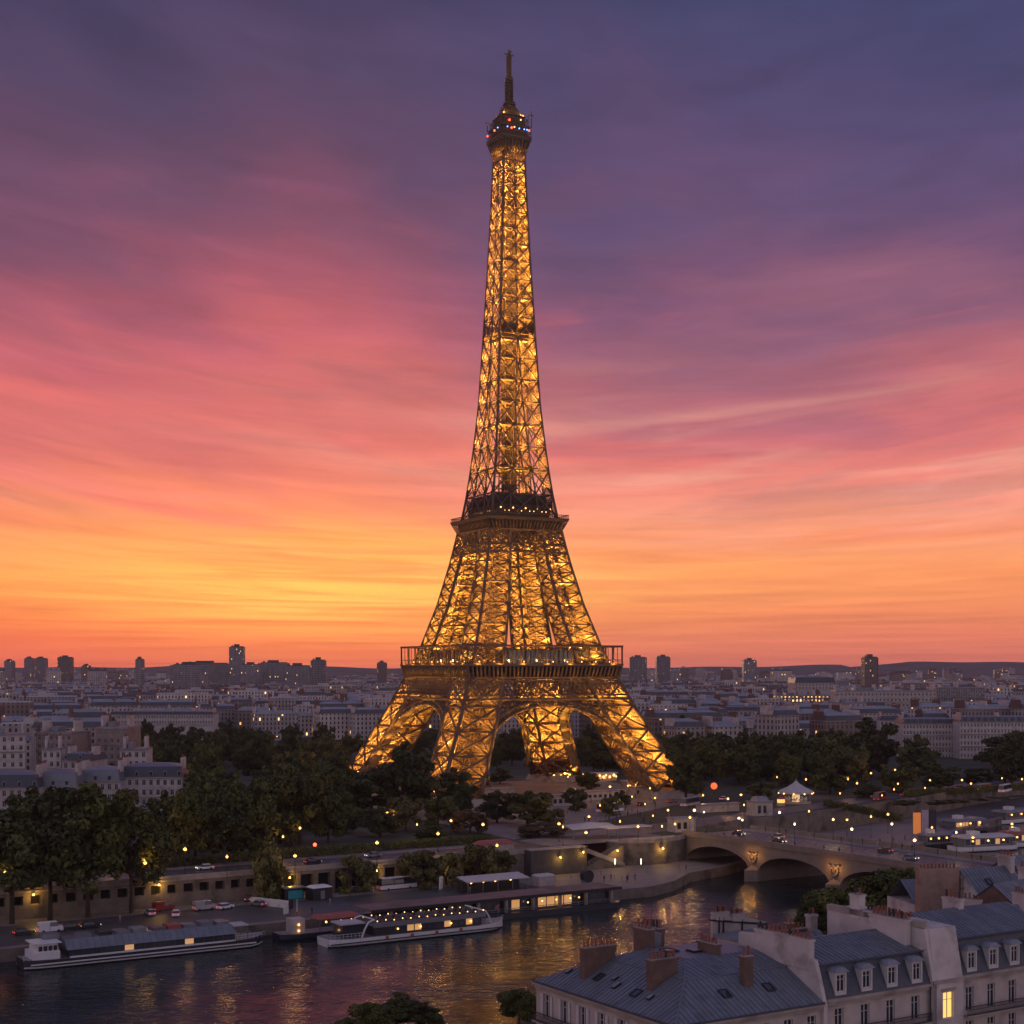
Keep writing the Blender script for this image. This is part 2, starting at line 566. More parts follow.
# lower quay: a raised slab with a stone face to the water
edge = [rv(-400, 0), rv(98, 0), rv(107, 0), rv(118, 5), rv(131, 15), rv(150, 21), rv(176, 34), Vector((127, 470, 0)), Vector((152, 512, 0)), Vector((190, 568, 0)), Vector((290, 660, 0))]
back = [Vector((300, 737, 0)), Vector((190, 614, 0)), Vector((150, 562, 0)), Vector((110, 517, 0)), rv(174.5, 62), rv(174.5, 41), rv(147, 41), rv(146, 44), rv(104, 44), rv(104, 35), rv(-400, 35)]
poly = [(p.x, p.y) for p in edge + back]
mb = MB()
mb.add([(x, y, QZ) for x, y in poly], [tuple(range(len(poly)))], 0)
struct('quay_pavement', mb, [ASPHALT])
mb = MB()
for p, q in zip(edge[:-1], edge[1:]):
    d = (q - p).normalized()
    nrm = Vector((d.y, -d.x, 0))
    a, b = p + nrm * 0.003, q + nrm * 0.003
    mb.quad((a.x, a.y, -2), (b.x, b.y, -2), (b.x, b.y, QZ), (a.x, a.y, QZ))
    i1, i2 = p - nrm * 2.2, q - nrm * 2.2           # kerb stones along the edge
    mb.quad((a.x, a.y, QZ), (b.x, b.y, QZ), (b.x, b.y, QZ + 0.14), (a.x, a.y, QZ + 0.14), 1)
    mb.quad((a.x, a.y, QZ + 0.14), (b.x, b.y, QZ + 0.14), (i2.x, i2.y, QZ + 0.14), (i1.x, i1.y, QZ + 0.14), 1)
    mb.quad((i1.x, i1.y, QZ + 0.14), (i2.x, i2.y, QZ + 0.14), (i2.x, i2.y, QZ), (i1.x, i1.y, QZ), 1)
struct('quay_edge', mb, [STONE_D, PAVE])

# paler strip of quay under the wall, the esplanade by the bridge
mb = MB()
mb.add([rv(-400, 27, QZ + .006), rv(104, 27, QZ + .006), rv(104, 33.9, QZ + .006), rv(-400, 33.9, QZ + .006)], [(0, 1, 2, 3)])
struct('quay_path', mb, GRAVEL)
mb = MB()
mb.add([rv(82, 2.6, QZ + .006), rv(106, 2.6, QZ + .006), rv(117, 7.6, QZ + .006), rv(130, 17.6, QZ + .006), rv(148, 24, QZ + .006), rv(148, 40, QZ + .006), rv(105, 40, QZ + .006), rv(104.2, 26.9, QZ + .006), rv(82, 26.9, QZ + .006)],
       [tuple(range(9))])
mb.add([rv(177, 38, QZ + .006), Vector((125, 472, QZ + .006)), Vector((149, 512, QZ + .006)), Vector((149, 556, QZ + .006)), Vector((110, 514, QZ + .006)), rv(177, 60, QZ + .006)], [tuple(range(6))])
struct('quay_esplanade', mb, PAVE)

# riverside road on top of the wall, with kerbs, pavements and markings
mb = MB()
mb.add([rv(-400, 40, FARZ + .004), rv(100, 40, FARZ + .004), rv(100, 52, FARZ + .004), rv(-400, 52, FARZ + .004)], [(0, 1, 2, 3)], 0)
mb.add([rv(100.1, 44.5, FARZ + .004), rv(174, 62, FARZ + .004), Vector((108, 528, FARZ + .004)), Vector((186, 618, FARZ + .004)), Vector((298, 745, FARZ + .004)), Vector((288, 752, FARZ + .004)), Vector((176, 624, FARZ + .004)), Vector((98, 534, FARZ + .004)), rv(100.1, 58, FARZ + .004)], [tuple(range(9))], 0)
struct('riverside_road', mb, [ASPHALT])
mb = MB()
for n0, n1 in ((34.8, 40), (52, 57)):
    a, b, c, d = rv(-400, n0, FARZ + .13), rv(100, n0, FARZ + .13), rv(100, n1, FARZ + .13), rv(-400, n1, FARZ + .13)
    mb.quad(a, b, c, d)
    for n_ in (n0, n1):
        mb.quad(rv(-400, n_, FARZ - .1), rv(100, n_, FARZ - .1), rv(100, n_, FARZ + .13), rv(-400, n_, FARZ + .13))
struct('riverside_pavement', mb, PAVE)
mb = MB()
for i in range(-60, 33):
    mb.quad(rv(i * 3.0 * 1.0, 45.9, FARZ + .008), rv(i * 3.0 + 1.5, 45.9, FARZ + .008), rv(i * 3.0 + 1.5, 46.08, FARZ + .008), rv(i * 3.0, 46.08, FARZ + .008))
struct('road_marking', mb, WHITE)
# forecourt between bridge and tower
mb = MB()
mb.add([rv(104.7, 62.5, FARZ + .006), rv(235, 138, FARZ + .006), rv(262, 250, FARZ + .006), rv(120, 260, FARZ + .006)], [(0, 1, 2, 3)])
mb.add([rv(104.7, 43.2, FARZ + .009), rv(147, 43.2, FARZ + .009), rv(147, 74, FARZ + .009), rv(104.7, 60, FARZ + .009)], [(0, 1, 2, 3)])
struct('tower_forecourt', mb, GRAVEL)

# near bank
mb = MB()
nb = [rv(-400, -111), rv(400, -111), rv(400, -420), rv(-400, -420)]
mb.add([(p.x, p.y, 4.0) for p in nb], [(0, 1, 2, 3)], 0)
mb.quad((nb[0].x, nb[0].y, -2), (nb[1].x, nb[1].y, -2), (nb[1].x, nb[1].y, 4), (nb[0].x, nb[0].y, 4), 1)
struct('near_bank_ground', mb, [SOIL, STONE_D])

# distant hills
mb = MB()
prof = []
for i in range(121):
    px = -60 + i * (1150 / 120)
    h = 666.5 + 1.2 * math.sin(px * 0.021) + 0.8 * math.sin(px * 0.05 + 1)
    if px > 850:
        h = 667 - 5.5 * min(1, (px - 850) / 60.0) * (0.93 + 0.07 * math.sin(px * 0.07)) + 1.0 * max(0, (px - 985) / 60)
    prof.append((px, h))
D = 5500.0
rows = [[], [], []]
for px, h in prof:
    p = atd(px, D)
    z = CZ + (HOR - h) / FPX * D
    rows[0].append((p.x, D - 600, FARZ - 1)); rows[1].append((p.x, D, z)); rows[2].append((p.x, D + 420, FARZ - 1))
n = len(prof)
mb.add(rows[0] + rows[1] + rows[2], [(r * n + i, r * n + i + 1, (r + 1) * n + i + 1, (r + 1) * n + i) for r in (0, 1) for i in range(n - 1)])
struct('hills', mb, M('hill_woods', (0.12, 0.11, 0.10), 0.95, 0.4, 0.01))


# ------------------------------------------------------------------ lattice tower
TROT = math.radians(26.0)
TBASE = Vector((-1.2, 600.0, FARZ))
tower = thing('lattice_tower', 'tall wrought iron lattice tower lit golden from inside, standing on four arched legs', 'tower', TBASE, TROT)

_HZ = np.array([8.5, 23.4, 40, 52, 59.5, 66.8, 83.2, 101.6, 112, 120.8, 140, 161.6, 192.4, 222, 254, 262])
_HH = np.array([53.6, 46.1, 37.7, 32.6, 29.5, 26.7, 21.7, 17.4, 15.5, 13.6, 11.2, 9.2, 7.6, 6.15, 4.85, 4.7])


def H(z):
    return float(np.interp(z, _HZ, _HH))


def Wd(z):
    return float(np.interp(z, [8.5, 52, 59.5, 66.8, 112, 120.8, 192.4], [15.8, 14.2, 13.0, 12.2, 8.6, 7.4, 7.6]))


def V3(u, v, z):
    return Vector((u, v, z - FARZ))


FL = []                     # floodlight fixtures (local positions)


def flood(u, v, z, power, r=0.25, col=(1.0, 0.46, 0.07), up=False):
    l = bpy.data.lights.new('floodlight', 'SPOT' if up else 'POINT')
    if up:
        l.spot_size, l.spot_blend = math.radians(165), 0.4
    l.energy, l.color, l.shadow_soft_size = power, col, r
    o = bpy.data.objects.new('floodlight', l)
    COL.objects.link(o)
    o.parent = tower
    o.location = V3(u, v, z)
    if up:
        o.rotation_euler = (PI, 0, 0)


def leg_corners(su, sv, z):
    h, w = H(z), Wd(z)
    return [V3(su * h, sv * h, z), V3(su * (h - w), sv * h, z), V3(su * (h - w), sv * (h - w), z), V3(su * h, sv * (h - w), z)]


def panel(B, a, b, c, d, near, fine, thin):
    """braced bay a-b (bottom) d-c (top): plain crosses on the open sides, close lattice on the backs"""
    a, b, c, d = map(Vector, (a, b, c, d))

    def P(u, v):
        return a * (1 - u) * (1 - v) + b * u * (1 - v) + c * u * v + d * (1 - u) * v
    if near:
        for v0, v1 in (((0, 1),) if thin > .55 else ((0, .5), (.5, 1))):
            B.add(P(0, v0), P(1, v1), thin); B.add(P(1, v0), P(0, v1), thin)
            B.add(P(0, v1), P(1, v1), thin * (1.25 if v1 == 1 else .8))
        if thin > .55:                                  # lighter rails between the big crosses
            for u, v in ((.25, .5), (.5, .25), (.75, .5), (.5, .75)):
                B.add(P(u, v), P(.5 + (u - .5) * 2, .5 + (v - .5) * 2), .22)
            B.add(P(0, .5), P(1, .5), .24)
        return
    for i in range(fine):
        for j in range(fine):
            u0, u1, v0, v1 = i / fine, (i + 1) / fine, j / fine, (j + 1) / fine
            B.add(P(u0, v0), P(u1, v1), thin); B.add(P(u1, v0), P(u0, v1), thin)
    for k in (0.5, 1.0):
        B.add(P(0, k), P(1, k), 0.7)
    B.add(P(0, 0), P(1, 1), 0.7); B.add(P(1, 0), P(0, 1), 0.7)


LOW = [11, 18.2, 26, 34.5, 43.5, 52, 57.8]
UPP = [59.6, 67, 75, 83.2, 91.5, 99.5, 106, 112]
for su, sv in ((-1, -1), (1, -1), (-1, 1), (1, 1)):
    leg = thing('leg', None, None); leg.parent = tower
    mb = MB()
    h, w = H(9.5), Wd(9.5)
    uc, vc = su * (h - w / 2), sv * (h - w / 2)
    mb.frustum(uc - w / 2 - 2.5, uc + w / 2 + 2.5, vc - w / 2 - 2.5, vc + w / 2 + 2.5, -0.3, 2.6, 1.2)
    mb.build('plinth', STONE, leg)
    for zs, cw in ((LOW, 1.25), (UPP, 0.95)):
        part = leg
        if zs is UPP:
            part = thing('upper_leg', None, None); part.parent = tower
        Bc = [Beams() for _ in range(4)]
        Bf = [Beams() for _ in range(4)]
        Bi = Beams()
        for z0, z1 in zip(zs[:-1], zs[1:]):
            c0, c1 = leg_corners(su, sv, z0), leg_corners(su, sv, z1)
            for k in range(4):
                Bc[k].add(c0[k], c1[k], cw if k != 2 else cw * 0.8)
                k2 = (k + 1) % 4
                mid = (c0[k] + c0[k2]) / 2 - (c0[0] + c0[2]) / 2
                near = mid.x + mid.y < 0               # back sides get extra-dense bracing, added to catch the golden light
                panel(Bf[k], c0[k], c0[k2], c1[k2], c1[k], near, 11 if zs is LOW else 9, (0.68 if zs is LOW else 0.40) if near else (0.40 if zs is LOW else 0.38))
            Bi.add((c0[0] + c0[2]) / 2, (c1[0] + c1[2]) / 2, 0.3); Bi.add(c1[0], c1[2], 0.4); Bi.add(c1[1], c1[3], 0.4)      # diaphragm
        for k in range(4):
            Bc[k].build('chord', IRON, part)
            Bf[k].build('lattice_face', IRON, part)
        Bi.build('cross_bracing', IRON, part)
    for i, z in enumerate(np.arange(11.6, 45, 4.1)):
        h, w = H(z), Wd(z)
        k = w * (.2 if i % 2 else -.2)
        flood(su * (h - w / 2 - k), sv * (h - w / 2 + k), z, LOWP * (.62 if z < 30 else .5), up=True)
    for i, z in enumerate(np.arange(60.4, 106, 3.7)):
        h, w = H(z), Wd(z)
        k = w * (.2 if i % 2 else -.2)
        flood(su * (h - w / 2 - k), sv * (h - w / 2 + k), z, UPPP * (.75 if z < 72 else .5), up=True)

# faces: f maps (along, outward-from-axis distance, z)
FACES = [lambda s, o, z: V3(s, -o, z), lambda s, o, z: V3(o, s, z), lambda s, o, z: V3(-s, o, z), lambda s, o, z: V3(-o, -s, z)]
for F in FACES:
    # arch and spandrel
    arch = thing('arch', None, None); arch.parent = tower
    N = 40
    g0 = H(17) - Wd(17)
    up, dn = [], []
    for i in range(N + 1):
        th = PI * i / N
        s, zz = -g0 * math.cos(th), 15 + 30.6 * math.sin(th) ** 0.8
        s2, z2 = -(g0 - 2.0) * math.cos(th), 15 + 28.7 * math.sin(th) ** 0.8
        lim = H(zz) - Wd(zz) + 0.3
        s = max(-lim, min(lim, s))
        up.append((s, zz)); dn.append((max(-lim, min(lim, s2)), z2))
    rib, soff, spand = Beams(), MB(), Beams()
    for i in range(N):
        for dep in (0.3, 4.2):
            a, b = F(up[i][0], H(up[i][1]) - dep, up[i][1]), F(up[i + 1][0], H(up[i + 1][1]) - dep, up[i + 1][1])
            c, d = F(dn[i][0], H(dn[i][1]) - dep, dn[i][1]), F(dn[i + 1][0], H(dn[i + 1][1]) - dep, dn[i + 1][1])
            rib.add(a, b, 0.55); rib.add(c, d, 0.6); rib.add(a, d, 0.22); rib.add(c, b, 0.22); rib.add(c, a, 0.25)
        q = [F(dn[i][0], H(dn[i][1]) - dd, dn[i][1] + 0.35) for dd in (0.25, 4.3)] + [F(dn[i + 1][0], H(dn[i + 1][1]) - dd, dn[i + 1][1] + 0.35) for dd in (4.3, 0.25)]
        soff.quad(*q)
    zt = 46.2
    step = 2.5
    lim = H(zt) - Wd(zt)
    ns = int(2 * lim / step)
    us, zs_ = [u for u, _ in up], [z_ for _, z_ in up]
    for i in range(ns):
        s0, s1 = -lim + 2 * lim * i / ns, -lim + 2 * lim * (i + 1) / ns
        zb = float(np.interp((s0 + s1) / 2, us, zs_))
        k = max(1, int(round((zt - zb) / 2.6)))
        for j in range(k):
            za, zb2 = zb + (zt - zb) * j / k, zb + (zt - zb) * (j + 1) / k
            spand.add(F(s0, H(za) - .4, za), F(s1, H(zb2) - .4, zb2), 0.36)
            spand.add(F(s1, H(za) - .4, za), F(s0, H(zb2) - .4, zb2), 0.36)
            if j == 0 or i % 3 == 0:
                spand.add(F(s0, H(za) - .4, za), F(s0, H(zb2) - .4, zb2), 0.3)
    for s in range(3, N - 2, 3):
        p = F(dn[s][0] * 0.97, H(dn[s][1]) - 2.2, dn[s][1] - 1.6)
        flood(p.x, p.y, p.z + FARZ, 800, up=True)
        p = F(dn[s][0] * 0.96, H(dn[s][1]) + 1.3, dn[s][1] - 1.2)
        flood(p.x, p.y, p.z + FARZ, 420)  # added outer row without fixtures, brightening the front of the arch
    rib.build('arch_rib', IRON, arch); soff.build('soffit', IRON, arch); spand.build('spandrel_lattice', IRON, arch)

    # girder band under the first floor
    band = thing('girder_band', None, None); band.parent = tower
    rail, latt = Beams(), Beams()
    for z_, t_ in ((46.2, 1.0), (47.6, 0.45), (53.2, 0.45), (54.2, 0.9)):
        h = H(z_) + 0.15
        rail.add(F(-h, h, z_), F(h, h, z_), t_)
    n = 17
    for i in range(n):
        za, zb = 47.6, 53.2
        a0, a1 = -1 + 2 * i / n, -1 + 2 * (i + 1) / n
        for p, q in (((a0, za), (a1, zb)), ((a1, za), (a0, zb))):
            for off in (0.0, 1.0 / n):
                if off and i == n - 1:
                    continue
                latt.add(F((p[0] + off) * H(p[1]), H(p[1]) + .12, p[1]), F((q[0] + off) * H(q[1]), H(q[1]) + .12, q[1]), 0.42)
    rail.build('rail', IRON, band); latt.build('lattice', IRON, band)

    # first floor gallery: consoles, deck edge, colonnade
    gal = thing('first_gallery', None, None); gal.parent = tower
    con, posts, railb = Beams(), Beams(), Beams()
    n = 38
    for i in range(n + 1):
        a = -1 + 2 * i / n
        con.add(F(a * 31.9, 31.9, 54.3), F(a * 32.9, 33.0, 58.6), 0.6)
        con.add(F(a * 31.9, 31.9, 58.2), F(a * 32.9, 33.2, 58.6), 0.42)
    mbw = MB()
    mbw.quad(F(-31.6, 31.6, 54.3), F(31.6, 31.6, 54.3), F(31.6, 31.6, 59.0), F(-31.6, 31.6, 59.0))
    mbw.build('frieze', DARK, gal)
    mbd = MB()
    for o0, o1, z0, z1 in ((33.4, 32.6, 58.7, 59.7),):
        mbd.quad(F(-o0, o0, z0), F(o0, o0, z0), F(o0, o0, z1), F(-o0, o0, z1))
        mbd.quad(F(-o0, o0, z1), F(o0, o0, z1), F(24, 24, z1), F(-24, 24, z1))
        mbd.quad(F(-o0, o0, z0), F(o0, o0, z0), F(31.4, 31.4, z0), F(-31.4, 31.4, z0))
    mbd.build('deck', IRON, gal)
    n = 9
    for i in range(n + 1):
        a = -1 + 2 * i / n
        posts.add(F(a * 33.0, 33.0, 59.7), F(a * 33.0, 33.0, 66.4), 0.5)
    for i in range(n * 4 + 1):
        a = -1 + 2 * i / (n * 4)
        posts.add(F(a * 33.1, 33.1, 59.7), F(a * 33.1, 33.1, 61.2), 0.13)
        if i % 2 == 0:
            posts.add(F(a * 33.0, 33.0, 59.7), F(a * 33.0, 33.0, 66.4), 0.2)
    for z_, t_ in ((66.4, 0.75), (61.2, 0.25)):
        railb.add(F(-33.1, 33.1, z_), F(33.1, 33.1, z_), t_)
    con.build('console_frame', IRON, gal)
    posts.build('colonnade', IRON, gal); railb.build('handrail', IRON, gal)

    for s in (-28, -20, -12, -4, 4, 12, 20, 28):
        p = F(s, 34.4, 56.0)
        flood(p.x, p.y, 55.2, 190)  # added lamps with no fixtures, hung outside to brighten frieze and consoles
    for s in (-29, -20, -10, 0, 10, 20, 29):
        p = F(s, 34.3, 59)
        flood(p.x, p.y, 59.0, 950, up=True)  # more added lamps without fixtures, turning the outer colonnade posts gold
    # pavilion on the first floor
    pav = thing('pavilion', None, None); pav.parent = tower
    mbp = MB()
    cs = [F(-16, 27.5, 59.75), F(16, 27.5, 59.75), F(16, 20, 59.75), F(-16, 20, 59.75)]
    top = [V + Vector((0, 0, 5.0)) for V in cs]
    mbp.add(cs + top, ((0, 1, 5, 4), (1, 2, 6, 5), (2, 3, 7, 6), (3, 0, 4, 7), (4, 5, 6, 7)))
    mbp.build('glazed_wall', GLASS, pav)
    mbr = Beams()
    for i in range(17):
        mbr.add(F(-16 + 2 * i, 27.6, 59.75), F(-16 + 2 * i, 27.6, 64.7), 0.22)
    mbr.add(F(-16.5, 27.6, 64.9), F(16.5, 27.6, 64.9), 0.6); mbr.add(F(-16.5, 27.6, 62), F(16.5, 27.6, 62), 0.2)
    mbr.build('mullion_frame', IRON_D, pav)

    # bands below the second floor
    band = thing('upper_band', None, None); band.parent = tower
    rail, latt = Beams(), Beams()
    for z_, t_ in ((103.2, 0.6), (106.6, 0.6), (112.0, 0.8)):
        h = H(z_) + .1
        rail.add(F(-h, h, z_), F(h, h, z_), t_)
    n = 16
    for i in range(n):
        a0, a1 = -1 + 2 * i / n, -1 + 2 * (i + 1) / n
        for za, zb in ((103.2, 104.9), (104.9, 106.6)):
            latt.add(F(a0 * H(za), H(za) + .1, za), F(a1 * H(zb), H(zb) + .1, zb), 0.28)
            latt.add(F(a1 * H(za), H(za) + .1, za), F(a0 * H(zb), H(zb) + .1, zb), 0.28)
    n = 6
    for i in range(n):
        a0, a1 = -1 + 2 * i / n, -1 + 2 * (i + 1) / n
        for dd in (0.1, -2.0):
            latt.add(F(a0 * H(106.6), H(106.6) + dd, 106.6), F(a1 * H(112), H(112) + dd, 112), 0.35)
            latt.add(F(a1 * H(106.6), H(106.6) + dd, 106.6), F(a0 * H(112), H(112) + dd, 112), 0.35)
            latt.add(F(a0 * H(106.6), H(106.6) + dd, 106.6), F(a0 * H(112), H(112) + dd, 112), 0.5)
    rail.build('rail', IRON, band); latt.build('lattice', IRON, band)

    # second floor gallery
    gal = thing('second_gallery', None, None); gal.parent = tower
    con, rl = Beams(), Beams()
    n = 22
    for i in range(n + 1):
        a = -1 + 2 * i / n
        con.add(F(a * 15.6, 15.6, 112.2), F(a * 17.2, 17.2, 115.6), 0.42)
    for i in range(45):
        a = -1 + 2 * i / 44
        rl.add(F(a * 17.6, 17.6, 116.9), F(a * 17.6, 17.6, 118.2), 0.14)
    rl.add(F(-17.6, 17.6, 118.2), F(17.6, 17.6, 118.2), 0.25)
    m2 = MB()
    for (o0, z0), (o1, z1), mi in (((15.3, 112.2), (15.5, 115.6), 1), ((15.5, 115.6), (17.5, 115.7), 0), ((17.5, 115.7), (17.9, 116.9), 0), ((17.9, 116.9), (6, 116.95), 0)):
        m2.quad(F(-o0, o0, z0), F(o0, o0, z0), F(o1, o1, z1), F(-o1, o1, z1), mi)
    m2.build('deck', [IRON, IRON_D], gal); con.build('console_frame', IRON, gal); rl.build('handrail', IRON, gal)
    for s in (-13, -6.5, 0, 6.5, 13):
        p = F(s, 18.4, 113)
        flood(p.x, p.y, 112.6, 150)  # unseen lamps added to warm the second gallery from outside
    # machine storey over the second floor
    m3 = MB()
    for (o0, z0), (o1, z1) in (((12.0, 117.0), (12.0, 120.6)), ((12.0, 120.6), (12.9, 121.2)), ((12.9, 121.2), (12.9, 121.9)), ((12.9, 121.9), (11.0, 122.4)), ((11.0, 122.4), (11.0, 126.2)), ((11.0, 126.2), (8.5, 126.8)), ((8.5, 126.8), (4, 126.9))):
        m3.quad(F(-o0, o0, z0), F(o0, o0, z0), F(o1, o1, z1), F(-o1, o1, z1))
    ms = thing('machine_storey', None, None); ms.parent = tower
    m3.build('cabin_wall', IRON_D, ms)
    rr = Beams()
    for i in range(25):
        a = -1 + 2 * i / 24
        rr.add(F(a * 12.7, 12.7, 121.9), F(a * 12.7, 12.7, 124.2 + 1.2 * RNG.random()), 0.2)
        if i < 24:
            rr.add(F(a * 12.7, 12.7, 121.9), F((a + 1 / 12) * 12.7, 12.7, 123.9), 0.15)
    rr.build('mesh_railing', IRON_D, ms)

# upper shaft, from the second floor to the top
SH = [117, 126.5, 136, 145.3, 154.4, 163.3, 172, 180.5, 188.8, 196.8, 204.5, 212, 219.2, 226, 232.6, 238.8, 244.6, 250, 255, 259.5]
shaft = thing('upper_shaft', None, None); shaft.parent = tower
for F in FACES:
    cb, br = Beams(), Beams()
    ribs = [Beams(), Beams(), Beams()]
    inn = Beams()
    for z0, z1 in zip(SH[:-1], SH[1:]):
        h0, h1 = H(z0), H(z1)
        g0, g1 = max(0.0, h0 - Wd(z0)), max(0.0, h1 - Wd(z1))
        far = F(0, 1, 0).x + F(0, 1, 0).y > 0
        cb.add(F(-h0, h0, z0), F(-h1, h1, z1), 0.7)
        cols0 = [-h0, -g0, g0, h0] if z1 < 189 else [-h0, 0, h0]
        cols1 = [-h1, -g1, g1, h1] if z1 < 189 else [-h1, 0, h1]
        for j, (a, b) in enumerate(zip(cols0[1:-1], cols1[1:-1])):
            ribs[j if len(cols0) == 4 else 2].add(F(a, h0 - .05, z0), F(b, h1 - .05, z1), 0.46)
        for i in range(len(cols0) - 1):
            mid = len(cols0) == 4 and i == 1
            if mid and g0 < 0.8:
                continue
            a0, b0, a1, b1 = cols0[i], cols0[i + 1], cols1[i], cols1[i + 1]
            t = 0.42 if not far else 0.3
            br.add(F(a0, h0, z0), F(b1, h1, z1), t); br.add(F(b0, h0, z0), F(a1, h1, z1), t)
            br.add(F(a1, h1, z1), F(b1, h1, z1), 0.34)
            zm, hm = (z0 + z1) / 2, (h0 + h1) / 2
            if far:                                         # close lattice added on the backs to fill with gold light
                nu, nv = max(2, int((b0 - a0) / 0.95)), max(4, int((z1 - z0) / 1.0))
                for iu in range(nu):
                    for iv in range(nv):
                        f0, f1, g_0, g_1 = iu / nu, (iu + 1) / nu, iv / nv, (iv + 1) / nv
                        pt = lambda f, g: F((a0 + (b0 - a0) * f) * (1 - g) + (a1 + (b1 - a1) * f) * g, h0 + (h1 - h0) * g, z0 + (z1 - z0) * g)
                        if not mid:
                            wl = 0.16 if z1 < 175 else 0.26
                            br.add(pt(f0, g_0), pt(f1, g_1), wl); br.add(pt(f1, g_0), pt(f0, g_1), wl)
        # inner faces of the four corner columns
        if z1 < 189:
            for sgn in (-1, 1):
                for o0, o1 in ((g0, g1),):
                    inn.add(F(sgn * h1, o1, z1), F(sgn * g1, o1, z1), 0.3)
                    inn.add(F(sgn * g0, o0, z0), F(sgn * g1, o1, z1), 0.4)
        inn.add(F(0, 2, z0), F(0, 2, z1), 0.2); inn.add(F(-h1, h1, z1), F(0, 2, z1), 0.24); inn.add(F(h1, h1, z1), F(0, 2, z1), 0.24)
    cb.build('chord', IRON, shaft)
    for rb in ribs:
        rb.build('rib', IRON, shaft)
    br.build('lattice', IRON, shaft); inn.build('inner_bracing', IRON, shaft)  # inner members are bracing: ties, posts and struts

# lift core inside the shaft
core = thing('lift_core', None, None); core.parent = tower
cl, cp, pl = Beams(), MB(), MB()
zc_ = list(np.arange(117, 262, 3.2))
for z0, z1 in zip(zc_[:-1], zc_[1:]):
    r = 2.6 if z0 > 190 else 3.0
    cs = [(-r, -r), (r, -r), (r, r), (-r, r)]
    for k in range(4):
        a, b = cs[k], cs[(k + 1) % 4]
        cl.add(V3(*a, z0), V3(*a, z1), 0.4)
        cl.add(V3(*a, z1), V3(*b, z1), 0.36)
        m_ = ((a[0] + b[0]) / 2, (a[1] + b[1]) / 2)
        cl.add(V3(*m_, z0), V3(*m_, z1), 0.3)
cl.build('guide_lattice', IRON, core)
for z0, z1, r in ((117, 262, 2.3),):
    cp.prism([(r, -r), (r, r), (-r, r), (-r, -r)], z0 - FARZ, z1 - FARZ)
cp.build('stair_casing', IRON, core)
for z0, hh, r in ((188.0, 3.4, 5.9), (190.5, 0.6, 7.4), (216.5, 3.2, 3.6), (236.5, 2.6, 3.2), (154, 0.5, 7.6), (172, 0.5, 6.6), (137, 0.5, 8.6), (145, 0.5, 5.2), (163, 0.5, 5.0), (181, 0.5, 4.6)):
    p_ = thing('landing', None, None) if False else None
    pl.prism([(r, -r), (r, r), (-r, r), (-r, -r)], z0 - FARZ, z0 + hh - FARZ)
pl.build('landing_frame', IRON, core)
for k_, z in enumerate(np.arange(120, 262, 4.4)):
    r = H(z) * (0.62 if k_ % 2 else 0.74)
    k = int(round(z / 4.4)) % 2
    for q in ((-1, -1), (1, 1), (1, -1), (-1, 1)):
        flood(q[0] * r, q[1] * r, z, SHP * (0.42 if z < 190 else 0.30), up=True)

# top: flare, platform, cupola, mast
topg = thing('top_platform', None, None); topg.parent = tower
fl, dk = Beams(), MB()
for F in FACES:
    for i in range(9):
        a = -1 + 2 * i / 8
        fl.add(F(a * 4.75, 4.75, 258.5), F(a * 4.95, 4.95, 263), 0.34)
        fl.add(F(a * 4.95, 4.95, 263), F(a * 6.3, 6.3, 267.6), 0.34)
        if i < 8:
            b = a + 0.25
            fl.add(F(a * 4.75, 4.75, 258.5), F(b * 5.0, 5.0, 263), 0.2)
            fl.add(F(b * 4.95, 4.95, 263), F(a * 6.2, 6.2, 267.4), 0.2)
    for (o0, z0), (o1, z1) in (((4.6, 262.2), (5.9, 267.4)), ((5.9, 267.4), (6.7, 267.6)), ((6.7, 267.6), (6.75, 269.4)), ((6.75, 269.4), (5.5, 269.6)), ((5.5, 269.6), (5.5, 272.4)), ((5.5, 272.4), (6.3, 272.7)), ((6.3, 272.7), (6.3, 273.6)), ((6.3, 273.6), (4.8, 274.2)), ((4.8, 274.2), (4.6, 277.2)), ((4.6, 277.2), (5.2, 277.5)), ((5.2, 277.5), (3.2, 279.2)), ((3.2, 279.2), (2.4, 280.8)), ((2.4, 280.8), (0.9, 284.0))):
        dk.quad(F(-o0, o0, z0), F(o0, o0, z0), F(o1, o1, z1), F(-o1, o1, z1))
    for i in range(13):
        a = -1 + 2 * i / 12
        fl.add(F(a * 6.6, 6.6, 269.4), F(a * 6.6, 6.6, 272.3), 0.14)
        fl.add(F(a * 5.7, 5.7, 273.6), F(a * 5.7, 5.7, 276.2 + (2.0 if i in (0, 12, 5) else 0)), 0.16)
        fl.add(F(a * 4.4, 4.4, 277.4), F(a * 1.1, 1.1, 283.6), 0.22)
    fl.add(F(-6.6, 6.6, 270.9), F(6.6, 6.6, 270.9), 0.2); fl.add(F(-5.7, 5.7, 276.2), F(5.7, 5.7, 276.2), 0.24)
    fl.add(F(-6.7, 6.7, 268.6), F(6.7, 6.7, 268.6), 0.4)
for q in ((-6.6, -6.6, 3.5), (6.6, 6.6, 2.6), (6.9, -6.2, 4.2), (-6.8, 5.9, 2.2)):
    fl.add(V3(q[0], q[1], 273), V3(q[0], q[1], 275.5 + q[2]), 0.3)
    fl.add(V3(q[0] - .8, q[1], 275.5 + q[2] * .6), V3(q[0] + .8, q[1], 275.5 + q[2] * .6), 0.3)
dk.build('cabin', IRON_D, topg); fl.build('flare_lattice', IRON, topg)
mast = thing('mast', None, None); mast.parent = tower
m1, m2 = Beams(), Beams()
